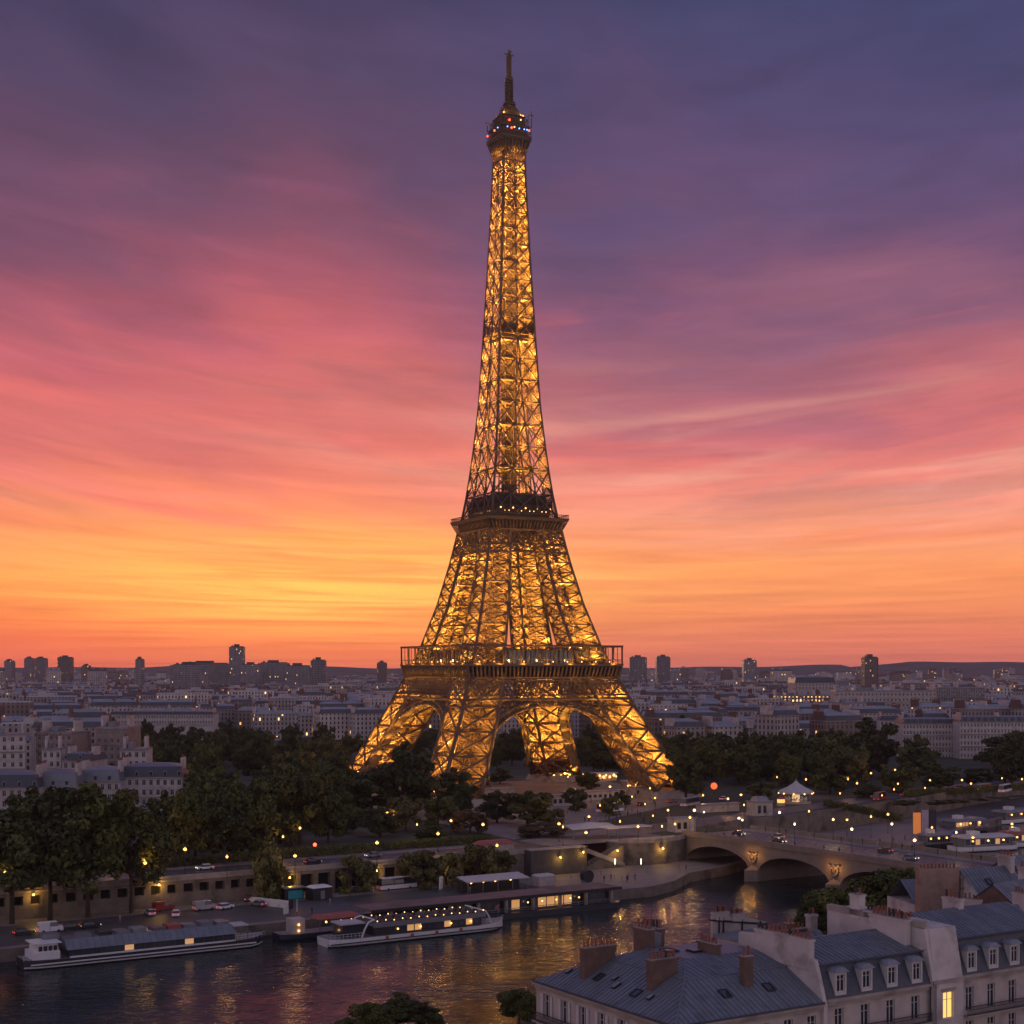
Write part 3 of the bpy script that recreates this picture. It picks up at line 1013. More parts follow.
for z0 in np.arange(281, 293.5, 1.1):
    r = 0.95 if z0 > 284 else 1.5
    cs = [(-r, -r), (r, -r), (r, r), (-r, r)]
    for k in range(4):
        a, b = cs[k], cs[(k + 1) % 4]
        m1.add(V3(*a, z0), V3(*a, z0 + 1.1), 0.4); m1.add(V3(*a, z0), V3(*b, z0 + 1.1), 0.3); m1.add(V3(a[0] * 1.25, a[1] * 1.25, z0), V3(b[0] * 1.25, b[1] * 1.25, z0), 0.45)
for z0 in np.arange(293.5, 303, 0.95):
    r = 0.62
    cs = [(-r, -r), (r, -r), (r, r), (-r, r)]
    for k in range(4):
        a, b = cs[k], cs[(k + 1) % 4]
        m2.add(V3(*a, z0), V3(*a, z0 + .95), 0.3); m2.add(V3(*a, z0), V3(*b, z0 + .95), 0.2); m2.add(V3(*a, z0), V3(*b, z0), 0.24)
m2.add(V3(-2.1, 0, 303.4), V3(2.1, 0.3, 303.4), 0.4); m2.add(V3(0, -2.1, 303.9), V3(0.2, 2.1, 303.9), 0.4); m2.add(V3(0, 0, 303), V3(0, 0, 305.2), 0.7)
m1.build('lower_mast', IRON_D, mast); m2.build('antenna', IRON, mast)
for k in range(4):
    flood((-4.3, 4.3, 4.3, -4.3)[k], (-4.3, -4.3, 4.3, 4.3)[k], 278.9, 420)
    flood((-2.2, 2.2, 2.2, -2.2)[k], (-2.2, -2.2, 2.2, 2.2)[k], 293.6, 60)
    flood((-6.8, 6.8, 0, 0)[k] * 0.9, (0, 0, -6.8, 6.8)[k] * 0.9, 263, 260)


def tower_lamp(name, u, v, z, r, mat):
    mb = MB()
    mb.ball((0, 0, 0), r, 4)
    o = mb.build(name, mat, tower)
    o.location = V3(u, v, z)


for u, v in ((-2.2, -6.9), (-6.9, -1), (5.5, -6.9), (-6.6, 6), (6.9, 2)):
    tower_lamp('beacon_lamp', u, v, 271.6, 0.42, BULB_R)
tower_lamp('beacon_lamp', -2.4, -5.2, 275.2, 0.5, BULB_R)
for u, v in ((-4, -6.9), (1.2, -6.9), (3.4, -6.9), (4.6, -6.9), (-6.9, -4)):
    tower_lamp('blue_lamp', u, v, 271.8, 0.3, BULB_B)
for u, v, z in ((-1.0, -7.0, 272), (2.6, -5.4, 275.9), (-4.4, -4.4, 278.2), (3.0, -4.2, 278.2)):
    tower_lamp('warm_lamp', u, v, z, 0.3, BULB_S)
for i in range(14):
    a = -1 + 2 * (i + .5) / 14
    tower_lamp('warm_lamp', a * 12.6, -13.1, 119.6 + 1.1 * (i % 3 == 1), 0.2 + 0.12 * (i % 3 == 1), BULB_S)
    tower_lamp('warm_lamp', -13.1, a * 12.6, 119.3, 0.2, BULB_S)
for i in range(10):
    a = -1 + 2 * (i + .5) / 10
    tower_lamp('warm_lamp', a * 31, -32.2, 60.4, 0.26, BULB_S)
    tower_lamp('warm_lamp', -32.2, a * 31, 60.4, 0.22, BULB_S)
# lamps on the gallery that wash the colonnade and consoles
for F in FACES[:1] + FACES[3:]:
    for s in (-24, -12, 0, 12, 24):
        p = F(s, 30.6, 60.6)
        flood(p.x, p.y, 60.9, 900)

# ------------------------------------------------------------------ facades
def facade_mat(name, col, var=0.25, lit=0.026, pitch=2.9, floor=3.15, rough=0.85):
    """wall of a far building: a window grid in the wall's own metres, a few panes lit"""
    m = bpy.data.materials.new(name)
    m.use_nodes = True
    t = NT(m.node_tree)
    b = t.n['Principled BSDF']
    ob = t.node('ShaderNodeTexCoord', 3)
    s = t.n.new('ShaderNodeSeparateXYZ'); t.l.new(ob, s.inputs[0])
    geo = t.n.new('ShaderNodeNewGeometry')
    vt = t.n.new('ShaderNodeVectorTransform'); vt.vector_type, vt.convert_from, vt.convert_to = 'NORMAL', 'WORLD', 'OBJECT'
    t.l.new(geo.outputs['True Normal'], vt.inputs[0])
    ns = t.n.new('ShaderNodeSeparateXYZ'); t.l.new(vt.outputs[0], ns.inputs[0])
    # along-wall coordinate: tangent (-ny, nx) . position
    u = t.math('ADD', t.math('MULTIPLY', t.math('MULTIPLY', ns.outputs[1], -1.0), s.outputs[0]), t.math('MULTIPLY', ns.outputs[0], s.outputs[1]))
    uu, zz = t.math('DIVIDE', u, pitch), t.math('DIVIDE', t.math('SUBTRACT', s.outputs[2], 0.6), floor)
    fu, fz = t.math('FRACT', uu), t.math('FRACT', zz)
    iu, iz = t.math('FLOOR', uu), t.math('FLOOR', zz)
    win = t.math('MULTIPLY', t.math('MULTIPLY', t.math('GREATER_THAN', fu, 0.30), t.math('LESS_THAN', fu, 0.70)),
                 t.math('MULTIPLY', t.math('GREATER_THAN', fz, 0.16), t.math('LESS_THAN', fz, 0.78)))
    band = t.math('GREATER_THAN', fz, 0.94)
    isl = geo.outputs['Random Per Island']
    oi = t.node('ShaderNodeObjectInfo', 'Random')
    rnd = t.math('FRACT', t.math('ADD', isl, t.math('MULTIPLY', oi, 7.31)))
    cv = t.n.new('ShaderNodeCombineXYZ')
    t.l.new(iu, cv.inputs[0]); t.l.new(iz, cv.inputs[1]); t.put(cv.inputs[2], t.math('MULTIPLY', rnd, 91.0))
    wn = t.n.new('ShaderNodeTexWhiteNoise'); t.l.new(cv.outputs[0], wn.inputs[0])
    wall = t.mix(1.0, col, t.ramp(rnd, [(0.0, 1 - var), (0.5, 1.0), (1.0, 1 + var)]), 'MULTIPLY')
    dirt = t.node('ShaderNodeTexNoise', 0, Vector=ob, Scale=0.12, Detail=4.0)
    wall = t.mix(1.0, wall, t.ramp(dirt, [(0.3, 0.72), (0.7, 1.1)]), 'MULTIPLY')
    wall = t.mix(t.math('MULTIPLY', band, 0.45), wall, (0.12, 0.10, 0.10))
    t.put(b.inputs['Base Color'], t.mix(win, wall, (0.05, 0.047, 0.055)))
    t.put(b.inputs['Roughness'], t.math('SUBTRACT', rough, t.math('MULTIPLY', win, 0.6)))
    on = t.math('MULTIPLY', win, t.math('GREATER_THAN', wn.outputs[0], 1.0 - lit * 1.0))
    b.inputs['Emission Color'].default_value = (1.0, 0.52, 0.17, 1)
    t.put(b.inputs['Emission Strength'], t.math('MULTIPLY', on, t.math('ADD', 0.6, t.math('MULTIPLY', rnd, 2.4))))
    m.cycles.emission_sampling = 'NONE'
    return m


FAC = {'cream': facade_mat('cream_facade', (0.55, 0.47, 0.43), 0.32), 'grey': facade_mat('grey_facade', (0.37, 0.335, 0.335), 0.32, pitch=2.6),
       'brown': facade_mat('brown_facade', (0.26, 0.20, 0.175)), 'white': facade_mat('white_facade', (0.56, 0.51, 0.49), pitch=3.2)}
FACL = facade_mat('evening_lit_facade', (0.42, 0.36, 0.32), lit=0.75, pitch=3.0)
SLAB = facade_mat('slab_facade', (0.30, 0.275, 0.285), pitch=1.9, floor=2.9, lit=0.02)
ROOF = [M('zinc_roof_a', (0.27, 0.28, 0.31), 0.6, 0.3, 0.15), M('slate_roof_b', (0.085, 0.085, 0.10), 0.6, 0.3, 0.2), M('pale_roof_c', (0.46, 0.43, 0.43), 0.75, 0.25, 0.15)]

city_n = [0]
CW = {'cream': 'cream', 'grey': 'grey', 'brown': 'brownish', 'white': 'whitish'}
protos = {}


def city_proto(kind, w, d, h, style, rf):
    """walls, roof and chimney stacks of one block of flats, base at the origin"""
    key = (kind, w, d, h, style, rf)
    if key in protos:
        return protos[key]
    a = MB()
    a.prism([(-w / 2, -d / 2), (w / 2, -d / 2), (w / 2, d / 2), (-w / 2, d / 2)], 0, h, 0)
    if style != 'flat':
        a.box(-w / 2 - .35, w / 2 + .35, -d / 2 - .35, d / 2 + .35, h - .25, h + .2, 1)
    r = MB()
    if style == 'mansard':
        r.frustum(-w / 2, w / 2, -d / 2, d / 2, h + .2, h + 3.0, 1.2, m=1, mtop=1)
        r.frustum(-w / 2 + 1.2, w / 2 - 1.2, -d / 2 + 1.2, d / 2 - 1.2, h + 3.0, h + 4.4, min(w, d) * .3, m=0)
    elif style == 'zinc':
        r.frustum(-w / 2, w / 2, -d / 2, d / 2, h + .2, h + 2.6, d * 0.36, m=0)
    else:
        r.frustum(-w / 2 + .3, w / 2 - .3, -d / 2 + .3, d / 2 - .3, h, h + .7, 0.2, m=2)
        r.box(-w * .15, w * .1, -d * .2, d * .2, h + .7, h + 2.9, 2)
    cs = []
    rr = random.Random(hash(key) % 9999)
    if style != 'flat':
        k = 2 + int(w > 24)
        for i in range(k):
            x = -w / 2 + .6 + (w - 1.2) * i / (k - 1)
            c = MB()
            c.box(x - .4, x + .4, -d * .3, d * .3, h + .2, h + 4.6 + rr.random() * 1.2, 0)
            for j in range(5):
                y = -d * .26 + d * .52 * j / 4
                c.box(x - .15, x + .15, y - .15, y + .15, h + 5.0, h + 6.3, 1)
            cs.append(c.mesh('chimney', [WHITEW if rr.random() < .5 else BRICK, TERRA]))
    protos[key] = (a.mesh('wall', [FAC.get(kind, SLAB) if kind != 'lit' else FACL, STONE]), r.mesh('roof', [ROOF[0], ROOF[1], ROOF[2]]), cs)
    return protos[key]


def city_block(p, rz, kind, w, d, h, style, label, group=None, cat='building', name='apartment_block'):
    wm, rm, cs = city_proto(kind, w, d, h, style, 0)
    t = thing(name, label, cat, p, rz, group)
    link('wall', wm, t)
    r = link('roof', rm, t)
    for c in cs:
        link('chimney', c, r)
    city_n[0] += 1
    return t


def no_city(px, d):
    """park, esplanade, river and hand-built ground where no ordinary block stands"""
    if d < 1040 and 150 < px < 430 and not (d > 1010):
        return True
    if 395 < px < 660 and d < 960:
        return True
    if px >= 650 and d < 800:
        return True
    if 880 < px and d < 915:
        return True
    if 100 < px < 220 and d < 1060:
        return True
    return d < 660 if px < 200 else False


STY = ['mansard', 'mansard', 'zinc', 'flat', 'mansard', 'zinc']
KND = ['cream', 'cream', 'grey', 'white', 'brown', 'cream']
r0 = random.Random(5)
d = 480.0
cells = []
while d < 4950:
    hw = 0.36 * d + 40
    step = 34 + d * 0.012
    x = -hw
    while x < hw:
        w = r0.choice([18, 24, 30, 36, 44]) * (1.0 if d < 2500 else 1.4)
        px = 512 + (x + w / 2) / d * FPX
        dd = d + r0.uniform(-8, 8)
        if not no_city(px, dd) and r0.random() < (0.9 if d < 3000 else 0.72):
            cells.append((x + w / 2, dd, w, r0.random(), r0.random(), r0.random()))
        x += w + r0.choice([0.5, 0.5, 3, 12])
    d += step
cells.sort(key=lambda c: c[1])
OFF = MB()
NI = 0
for x, dd, w, q1, q2, q3 in cells:
    ang = 0.45 * math.sin(x * 0.004 + dd * 0.0017) + (0.25 if q3 > .8 else 0)
    style, kind = STY[int(q1 * 6)], KND[int(q2 * 6)]
    h = [15, 18, 18, 21, 21, 24][int(q3 * 5.99)]
    if style == 'flat':
        h += 6 if q1 > .55 else 0
    dp = 12 if q2 < .6 else 15
    if NI < 262:
        NI += 1
        zone = 'left of' if x < -60 else 'right of' if x > 60 else 'behind'
        tall = 'tall' if h >= 24 else 'mid-height' if h >= 18 else 'low'
        wide = 'broad' if w >= 34 else 'narrow' if w < 22 else 'medium-wide'
        rt = {'mansard': 'a dark mansard roof', 'zinc': 'a sloping zinc roof', 'flat': 'a flat roof'}[style]
        lab = f'{tall} {wide} {CW[kind]} city block with {rt}, {zone} the tower'
        city_block((x, dd, FARZ), ang, kind, w, dp, h, style, lab, lab.replace('city block', 'city blocks'))
    else:
        c, s = math.cos(ang), math.sin(ang)
        o = len(OFF.v)
        t = MB()
        if dd > 2500 and q3 > .93:
            h += r0.choice([8, 14, 20]); w *= .6
        t.prism([(-w / 2, -dp / 2), (w / 2, -dp / 2), (w / 2, dp / 2), (-w / 2, dp / 2)], 0, h, KND.index(kind) if kind != 'cream' else 0)
        if style == 'flat':
            t.box(-w / 2 + .5, w / 2 - .5, -dp / 2 + .5, dp / 2 - .5, h, h + .8, 7)
            t.box(-w * .1, w * .15, -dp * .2, dp * .2, h + .8, h + 3, 7)
        else:
            t.frustum(-w / 2, w / 2, -dp / 2, dp / 2, h, h + 3.2, 1.5 if style == 'mansard' else dp * .36, m=6 if style == 'mansard' else 5)
            for sx in (-.46, 0, .46):
                t.box(sx * w - .5, sx * w + .5, -dp * .3, dp * .3, h + 1, h + 5.5, 0 if q1 > .4 else 8)
        OFF.add([(x + vx * c - vy * s, dd + vx * s + vy * c, FARZ + vz) for vx, vy, vz in t.v], t.f)
        OFF.m[-len(t.f):] = t.m
oc = OFF.build('distant_city', [FAC['cream'], FAC['cream'], FAC['grey'], FAC['white'], FAC['brown'], ROOF[0], ROOF[1], ROOF[2], TERRA])
oc['kind'] = 'stuff'

# tower blocks on the skyline, each its own thing: (x0, x1, top row, distance, label)
for x0, x1, yt, dd, lab in (
        (5, 14, 661, 3000, 'small square tower block at the very edge of the hazy skyline'),
        (25, 34, 658.5, 3000, 'slim tower block, first of a pair standing close together on the skyline'),
        (35, 47, 658.5, 3150, 'wider tower block, second of a pair standing close together on the skyline'),
        (58, 73, 657.5, 2900, 'broad dark tower block with a flat top on the far skyline'),
        (82, 91, 666, 2900, 'short stubby tower block next to the broad dark one'),
        (136.5, 143, 659.5, 2200, 'slender lone tower rising by itself over low roofs'),
        (170, 210, 665, 2000, 'long low office slab below the twin-cored tower block'),
        (180, 232, 663.5, 2300, 'long office slab ending beside the tallest tower block'),
        (229.5, 244.5, 647, 2250, 'tallest tower block on the skyline, with a ribbed front'),
        (240, 262, 665, 2150, 'first wing of the stepped slab beside the tallest tower block'),
        (258, 290, 663, 2200, 'middle wing of the stepped slab on the skyline'),
        (284, 312, 666, 2100, 'lower end wing of the stepped slab on the skyline'),
        (311, 326, 660.5, 1900, 'squat tower block closing the stepped slab, one face lit'),
        (377, 387, 663, 2600, 'small dark block with a stepped top near the lattice tower'),
        (628, 648, 657.5, 2600, 'wide pale tower block with a stepped shoulder right beside the lattice tower'),
        (655, 671, 657, 2700, 'flat-topped tower block second from the lattice tower'),
        (742, 757, 660.5, 2500, 'boxy block standing alone on the skyline over the trees'),
        (862, 878, 657.5, 1900, 'dark twin-peaked tower block standing before the low hill')):
    p = atd((x0 + x1) / 2, dd, FARZ)
    w = (x1 - x0) / FPX * dd * (0.86 if x0 > 600 else 0.95)
    h = CZ + (HOR - yt) / FPX * dd - FARZ
    t = thing('tower_block', lab, 'building', p, 0.06 * math.sin(x0))
    m_ = MB(); m_.prism([(-w / 2, -7), (w / 2, -7), (w / 2, 9), (-w / 2, 9)], 0, h)
    for i in range(int(w / 7) + 1):
        xx = -w / 2 + 0.6 + (w - 1.2) * i / max(1, int(w / 7))
        m_.box(xx - .35, xx + .35, -7.4, -7.02, 0, h)
    m_.build('wall', SLAB if 'dark' not in lab else FAC['brown'], t)
    m_ = MB(); m_.box(-w * .42, w * .42, -5, 7, h, h + 1.2); m_.box(-w * .2, w * .15, -3, 4, h + 1.2, h + 4.2); m_.box(-w * .36, -w * .3, -1, 1, h + 1.2, h + 3)
    m_.build('roof_plant', ROOF[1], t)


# ------------------------------------------------------------------ facades with real openings
def wall_holes(mb, L, z0, z1, holes, depth=0.28, m=0, mr=None):
    """wall in the x-z plane facing -y with rectangular holes and their reveals"""
    mr = m if mr is None else mr
    xs = sorted({0.0, L, *[h[0] for h in holes], *[h[1] for h in holes]})
    zs = sorted({z0, z1, *[h[2] for h in holes], *[h[3] for h in holes]})
    for xa, xb in zip(xs[:-1], xs[1:]):
        for za, zb in zip(zs[:-1], zs[1:]):
            xm, zm = (xa + xb) / 2, (za + zb) / 2
            if not any(h[0] < xm < h[1] and h[2] < zm < h[3] for h in holes):
                mb.quad((xa, 0, za), (xb, 0, za), (xb, 0, zb), (xa, 0, zb), m)
    for a, b, c, d_ in holes:
        mb.quad((a, 0, c), (b, 0, c), (b, depth, c), (a, depth, c), mr)
        mb.quad((a, 0, d_), (b, 0, d_), (b, depth, d_), (a, depth, d_), mr)
        mb.quad((a, 0, c), (a, depth, c), (a, depth, d_), (a, 0, d_), mr)
        mb.quad((b, 0, c), (b, depth, c), (b, depth, d_), (b, 0, d_), mr)


WINM = {}


def window_mesh(w, h, pane='GLASS', shutters=False):
    k = (round(w, 2), round(h, 2), pane, shutters)
    if k not in WINM:
        f, p = MB(), MB()
        t = 0.09
        f.box(0, t, -.06, .03, 0, h); f.box(w - t, w, -.06, .03, 0, h); f.box(t, w - t, -.06, .03, 0, t); f.box(t, w - t, -.06, .03, h - t, h)
        f.box(w / 2 - .05, w / 2 + .05, -.065, .03, t, h - t)
        f.box(t, w / 2 - .05, -.05, .02, h * .70, h * .70 + .05); f.box(w / 2 + .05, w - t, -.05, .02, h * .70, h * .70 + .05)
        if shutters:
            f.box(-.5, -.04, -.36, -.30, 0, h); f.box(w + .04, w + .5, -.36, -.30, 0, h)
        p.quad((t, 0.0, t), (w - t, 0.0, t), (w - t, 0.0, h - t), (t, 0.0, h - t))
        WINM[k] = (f.mesh('window', FRAME), p.mesh('pane', {'GLASS': GLASS, 'LIT': LIT, 'DIM': LIT_D}[pane]))
    return WINM[k]


def facade(root, org, rz, L, z0, z1, rows, x0, pitch, n, w, mat, lit=(), shutters=(), depth=0.28, name='wall', mats=None, skip=()):
    """one front: rows = [(sill, head), ...]; windows are children of the wall"""
    mb = MB()
    holes, wins = [], []
    for r, (za, zb) in enumerate(rows):
        for i in range(n):
            if (r, i) in skip:
                continue
            xa = x0 + i * pitch - w / 2
            holes.append((xa, xa + w, za, zb)); wins.append((r, i, xa, za, zb))
    wall_holes(mb, L, z0, z1, holes, depth)
    o = mb.build(name, mat, root, org, rz)
    for r, i, xa, za, zb in wins:
        fm, pm = window_mesh(w, zb - za, 'LIT' if (r, i) in lit else 'GLASS', (r, i) in shutters)
        f_ = link('window', fm, o, (xa, depth - 0.04, za))
        link('pane', pm, f_, None)
    return o


PINKW = M('brown_pink_render', (0.30, 0.235, 0.21), 0.9, 0.25, 0.4, bump=0.2, blotch=((0.2, 0.155, 0.135), 0.3, 0.5, 0.75))
# the long pale hotel front among the trees at the right, and other middle-distance blocks with real windows
def mid_block(x0, x1, ytop, dd, label, floors, n, mat, rz=0.0, dep=16, zroof=3.2, name='apartment_building', lit=(), roofm=None, fl=3.3, dorm=True, z0=FARZ, style='mansard'):
    pa = atd(x0, dd, z0)
    L = (x1 - x0) / FPX * dd / max(0.3, math.cos(rz))
    top = CZ + (HOR - ytop) / FPX * dd - z0
    wallh = top - (zroof if style == 'mansard' else 0.9)
    t = thing(name, label, 'building', pa, rz)
    rows = [(wallh - (k + 1) * fl + 0.7, wallh - (k + 1) * fl + 2.6) for k in range(floors)]
    pitch = L / n
    f = facade(t, (0, 0, 0), 0, L, 0, wallh, rows, pitch / 2, pitch, n, min(1.25, pitch * .5), mat, lit)
    side = MB()
    side.quad((0, 0, 0), (0, dep, 0), (0, dep, wallh), (0, 0, wallh)); side.quad((L, 0, 0), (L, dep, 0), (L, dep, wallh), (L, 0, wallh)); side.quad((0, dep, 0), (L, dep, 0), (L, dep, wallh), (0, dep, wallh))
    side.build('side_wall', mat, t)
    tr = MB()
    for k in range(0, floors + 1, 2):
        z = wallh - k * fl
        tr.box(-.3, L + .3, -.42, -.003, z - .18, z + .16)
    tr.build('cornice', STONE, t)
    r = MB()
    if style == 'mansard':
        r.frustum(-.2, L + .2, -.2, dep, wallh + .003, wallh + zroof * .8, 1.0, m=1, mtop=0)
        r.frustum(.8, L - .8, .8, dep - 1, wallh + zroof * .8, wallh + zroof, dep * .35, m=0)
    else:
        r.box(.01, L - .01, .01, dep - .01, wallh, wallh + .5, 0)
        r.box(L * .2, L * .4, dep * .4, dep * .8, wallh + .5, wallh + 2.4, 2)
    ro = r.build('roof', roofm or [ZINC, SLATE, ZINC_L], t)
    if style == 'mansard':
        for i in range(0, n):
            if dorm and i % 2 == 0:
                c = MB(); xx = pitch / 2 + i * pitch
                c.box(xx - .6, xx + .6, -.02, 1.6, wallh + .5, wallh + 2.2, 0); c.quad((xx - .42, -.03, wallh + .7), (xx + .42, -.03, wallh + .7), (xx + .42, -.03, wallh + 1.95), (xx - .42, -.03, wallh + 1.95), 1)
                c.build('dormer', [ZINC_L, GLASS], ro)
    for i in range(max(2, int(L / 11))):
        c = MB(); xx = 1.0 + (L - 2) * i / max(1, int(L / 11) - 1)
        c.box(xx - .45, xx + .45, dep * .25, dep * .65, wallh + .6, wallh + zroof + 1.8, 0)
        for j in range(5):
            c.tube([(xx, dep * .28 + j * dep * .08, wallh + zroof + 1.8), (xx, dep * .28 + j * dep * .08, wallh + zroof + 2.7)], [.16, .13], 6, 1)
        c.build('chimney', [WHITEW, TERRA], ro)
    return t


mid_block(903, 962, 718, 830, 'pale stone apartment front with tall window rows, left wing above the right-hand trees', 6, 18, WHITEW, 0.05)
mid_block(960, 1040, 716, 815, 'long pale hotel front with many window rows, right wing above the trees', 6, 24, WHITEW, -0.04)
mid_block(880, 905, 715, 880, 'narrow whitish block at the end of the pale hotel front', 5, 6, WHITEW, -0.12)
mid_block(776, 838, 695, 1180, 'wide office front with rows of lit golden windows', 4, 20, FACL, 0.02, dep=25, style='flat', fl=3.6)
mid_block(836, 936, 690, 1120, 'long flat institutional building with two rows of windows behind the lit front', 3, 26, CREAM, -0.02, dep=22, style='flat', fl=4.0)
mid_block(936, 985, 687, 1150, 'dark grey office box beside the long institutional building', 6, 12, SLAB, 0.03, dep=25, style='flat')
mid_block(795, 835, 676, 1500, 'large pale hall with a wide sloping roof beyond the lit office front', 2, 12, CREAM, 0, dep=40, zroof=7, dorm=False)
mid_block(840, 868, 702, 990, 'plain whitish block with a blank end wall behind the right-hand trees', 4, 5, WHITEW, 0.25, style='flat')
mid_block(722, 800, 706, 980, 'dark-roofed apartment row over the round trees right of the tower', 5, 18, CREAM, 0.05)
mid_block(640, 690, 709, 1010, 'whitish apartment row just right of the tower leg', 5, 12, WHITEW, -0.06)
mid_block(110, 213, 711, 985, 'very long low pale building with a row of arcade windows behind the park', 2, 38, WHITEW, 0.0, zroof=2.4, dorm=False, dep=20)
mid_block(255, 345, 700, 1150, 'brown-grey apartment row with a slate roof beyond the left-hand park', 5, 20, FAC['cream'], 0.06)
mid_block(-30, 36, 772, 470, 'apartment building with a blue-grey mansard cut by the picture edge, above the riverside trees', 4, 9, CREAM, 0.10, zroof=5.2)
mid_block(36, 76, 770, 480, 'blue-roofed apartment building between the corner house and the white party wall', 4, 6, CREAM, 0.08, zroof=5.6, roofm=[ZINC, ZINC, ZINC_L])
mid_block(78, 119, 767, 495, 'apartment building with a pale zinc attic storey and tall white chimney wall', 4, 6, WHITEW, 0.06, zroof=5.0, roofm=[ZINC_L, ZINC, ZINC_L])
mid_block(119, 182, 764, 505, 'apartment house with a dark attic of round dormers at the end of its row', 4, 9, WHITEW, 0.05, zroof=4.6)
mid_block(-8, 22, 733, 585, 'white gabled house with three small windows behind the front row', 4, 4, WHITEW, 0.3, style='flat')
mid_block(36, 74, 731, 600, 'tall block with a blank brown flank and rooftop plants', 5, 6, PINKW, -0.2, style='flat')
mid_block(96, 128, 726, 610, 'brownish block with a bluish metal roof beside the park', 5, 5, PINKW, -0.1, style='flat', roofm=[ZINC_L, ZINC, ZINC_L])
mid_block(42, 60, 748, 545, 'narrow pinkish house with a blank party wall', 4, 3, WHITEW, 0.2, style='flat')
mid_block(62, 92, 752, 540, 'low grey house with chimneys squeezed between party walls', 4, 4, CREAM, -0.1)
mid_block(120, 146, 748, 560, 'low house with pale roof terraces next to the park trees', 3, 4, WHITEW, 0.1, style='flat')


# ------------------------------------------------------------------ trees
def leaf_mat(name, c1, c2):
    m = bpy.data.materials.new(name)
    m.use_nodes = True
    t = NT(m.node_tree)
    b = t.n['Principled BSDF']
    ob = t.node('ShaderNodeTexCoord', 3)
    oi = t.node('ShaderNodeObjectInfo', 'Random')
    n1 = t.node('ShaderNodeTexNoise', 0, Vector=ob, Scale=0.22, Detail=3.0)
    isl = t.node('ShaderNodeNewGeometry', 'Random Per Island')
    f = t.math('ADD', t.math('MULTIPLY', t.smooth(n1, 0.32, 0.68), 0.6), t.math('MULTIPLY', isl, 0.4))
    c = t.mix(f, c1, c2)
    c = t.mix(1.0, c, t.ramp(oi, [(0.0, 0.7), (1.0, 1.25)]), 'MULTIPLY')
    t.put(b.inputs['Base Color'], c)
    b.inputs['Roughness'].default_value = 0.65
    b.inputs['Specular IOR Level'].default_value = 0.25
    return m


LEAF = [leaf_mat('leaves_dark', (0.034, 0.044, 0.013), (0.090, 0.100, 0.028)), leaf_mat('leaves_mid', (0.050, 0.060, 0.014), (0.140, 0.145, 0.034)),
        leaf_mat('leaves_olive', (0.065, 0.066, 0.02), (0.17, 0.16, 0.05)), leaf_mat('leaves_russet', (0.05, 0.038, 0.02), (0.115, 0.075, 0.04))]


def crown_mesh(seed, R, Hc, z0, n_clump, n_leaf, s, mat, shape='round'):
    """foliage: clumps scattered through the crown, each a shell of leaf sprays"""
    g = np.random.default_rng(seed)
    cs, rs = [], []
    for i in range(n_clump):
        th, u = g.uniform(0, 2 * PI), g.uniform(-0.8, 1)
        rad = (1 - abs(u) ** 2.6) ** 0.5 if shape == 'round' else (1 - max(u, -0.2) ** 2) ** 0.7 * 0.9
        k = g.uniform(0.45, 0.95)
        cs.append((math.cos(th) * rad * R * k, math.sin(th) * rad * R * k, z0 + Hc * (0.5 + 0.5 * u * k)))
        rs.append(R * g.choice([0.20, 0.26, 0.32, 0.42]) * g.uniform(.85, 1.1) * (0.8 if u > .6 else 1))
    cs, rs = np.array(cs), np.array(rs)
    ci = g.choice(n_clump, n_leaf, p=rs ** 2 / (rs ** 2).sum())
    dirs = g.normal(size=(n_leaf, 3))
    dirs /= np.linalg.norm(dirs, axis=1, keepdims=True)
    rad = rs[ci, None] * g.uniform(0.62, 1.08, (n_leaf, 1))
    p = cs[ci] + dirs * rad * np.array([1, 1, 0.82])
    nrm = dirs + g.normal(size=(n_leaf, 3)) * 0.55 + np.array([0, 0, 0.25])
    nrm /= np.linalg.norm(nrm, axis=1, keepdims=True)
    t1 = np.cross(nrm, g.normal(size=(n_leaf, 3)))
    t1 /= np.linalg.norm(t1, axis=1, keepdims=True)
    t2 = np.cross(nrm, t1)
    sz = s * g.uniform(0.6, 1.35, (n_leaf, 1))
    bend = nrm * sz * 0.25
    v = np.stack([p - t1 * sz, p - t2 * sz * .55 + bend, p + t1 * sz, p + t2 * sz * .55 + bend], axis=1).reshape(-1, 3)
    f = np.arange(n_leaf * 4).reshape(-1, 4)
    return np_mesh('crown', v, f, mat)


def trunk_mesh(seed, z1, R, r):
    g = random.Random(seed)
    mb = MB()
    mb.tube([(0, 0, -0.4), (0.1, 0, z1 * .5), (0.0, .15, z1)], [r * 1.25, r, r * .75], 8)
    for i in range(6):
        a = i * 1.05 + g.random()
        k = R * g.uniform(.45, .7)
        mb.tube([(0, .1, z1 * g.uniform(.7, .98)), (math.cos(a) * k * .5, math.sin(a) * k * .5, z1 + R * .35), (math.cos(a) * k, math.sin(a) * k, z1 + R * g.uniform(.6, 1.0))], [r * .5, r * .33, r * .12], 6)
    return mb.mesh('trunk', BARK)


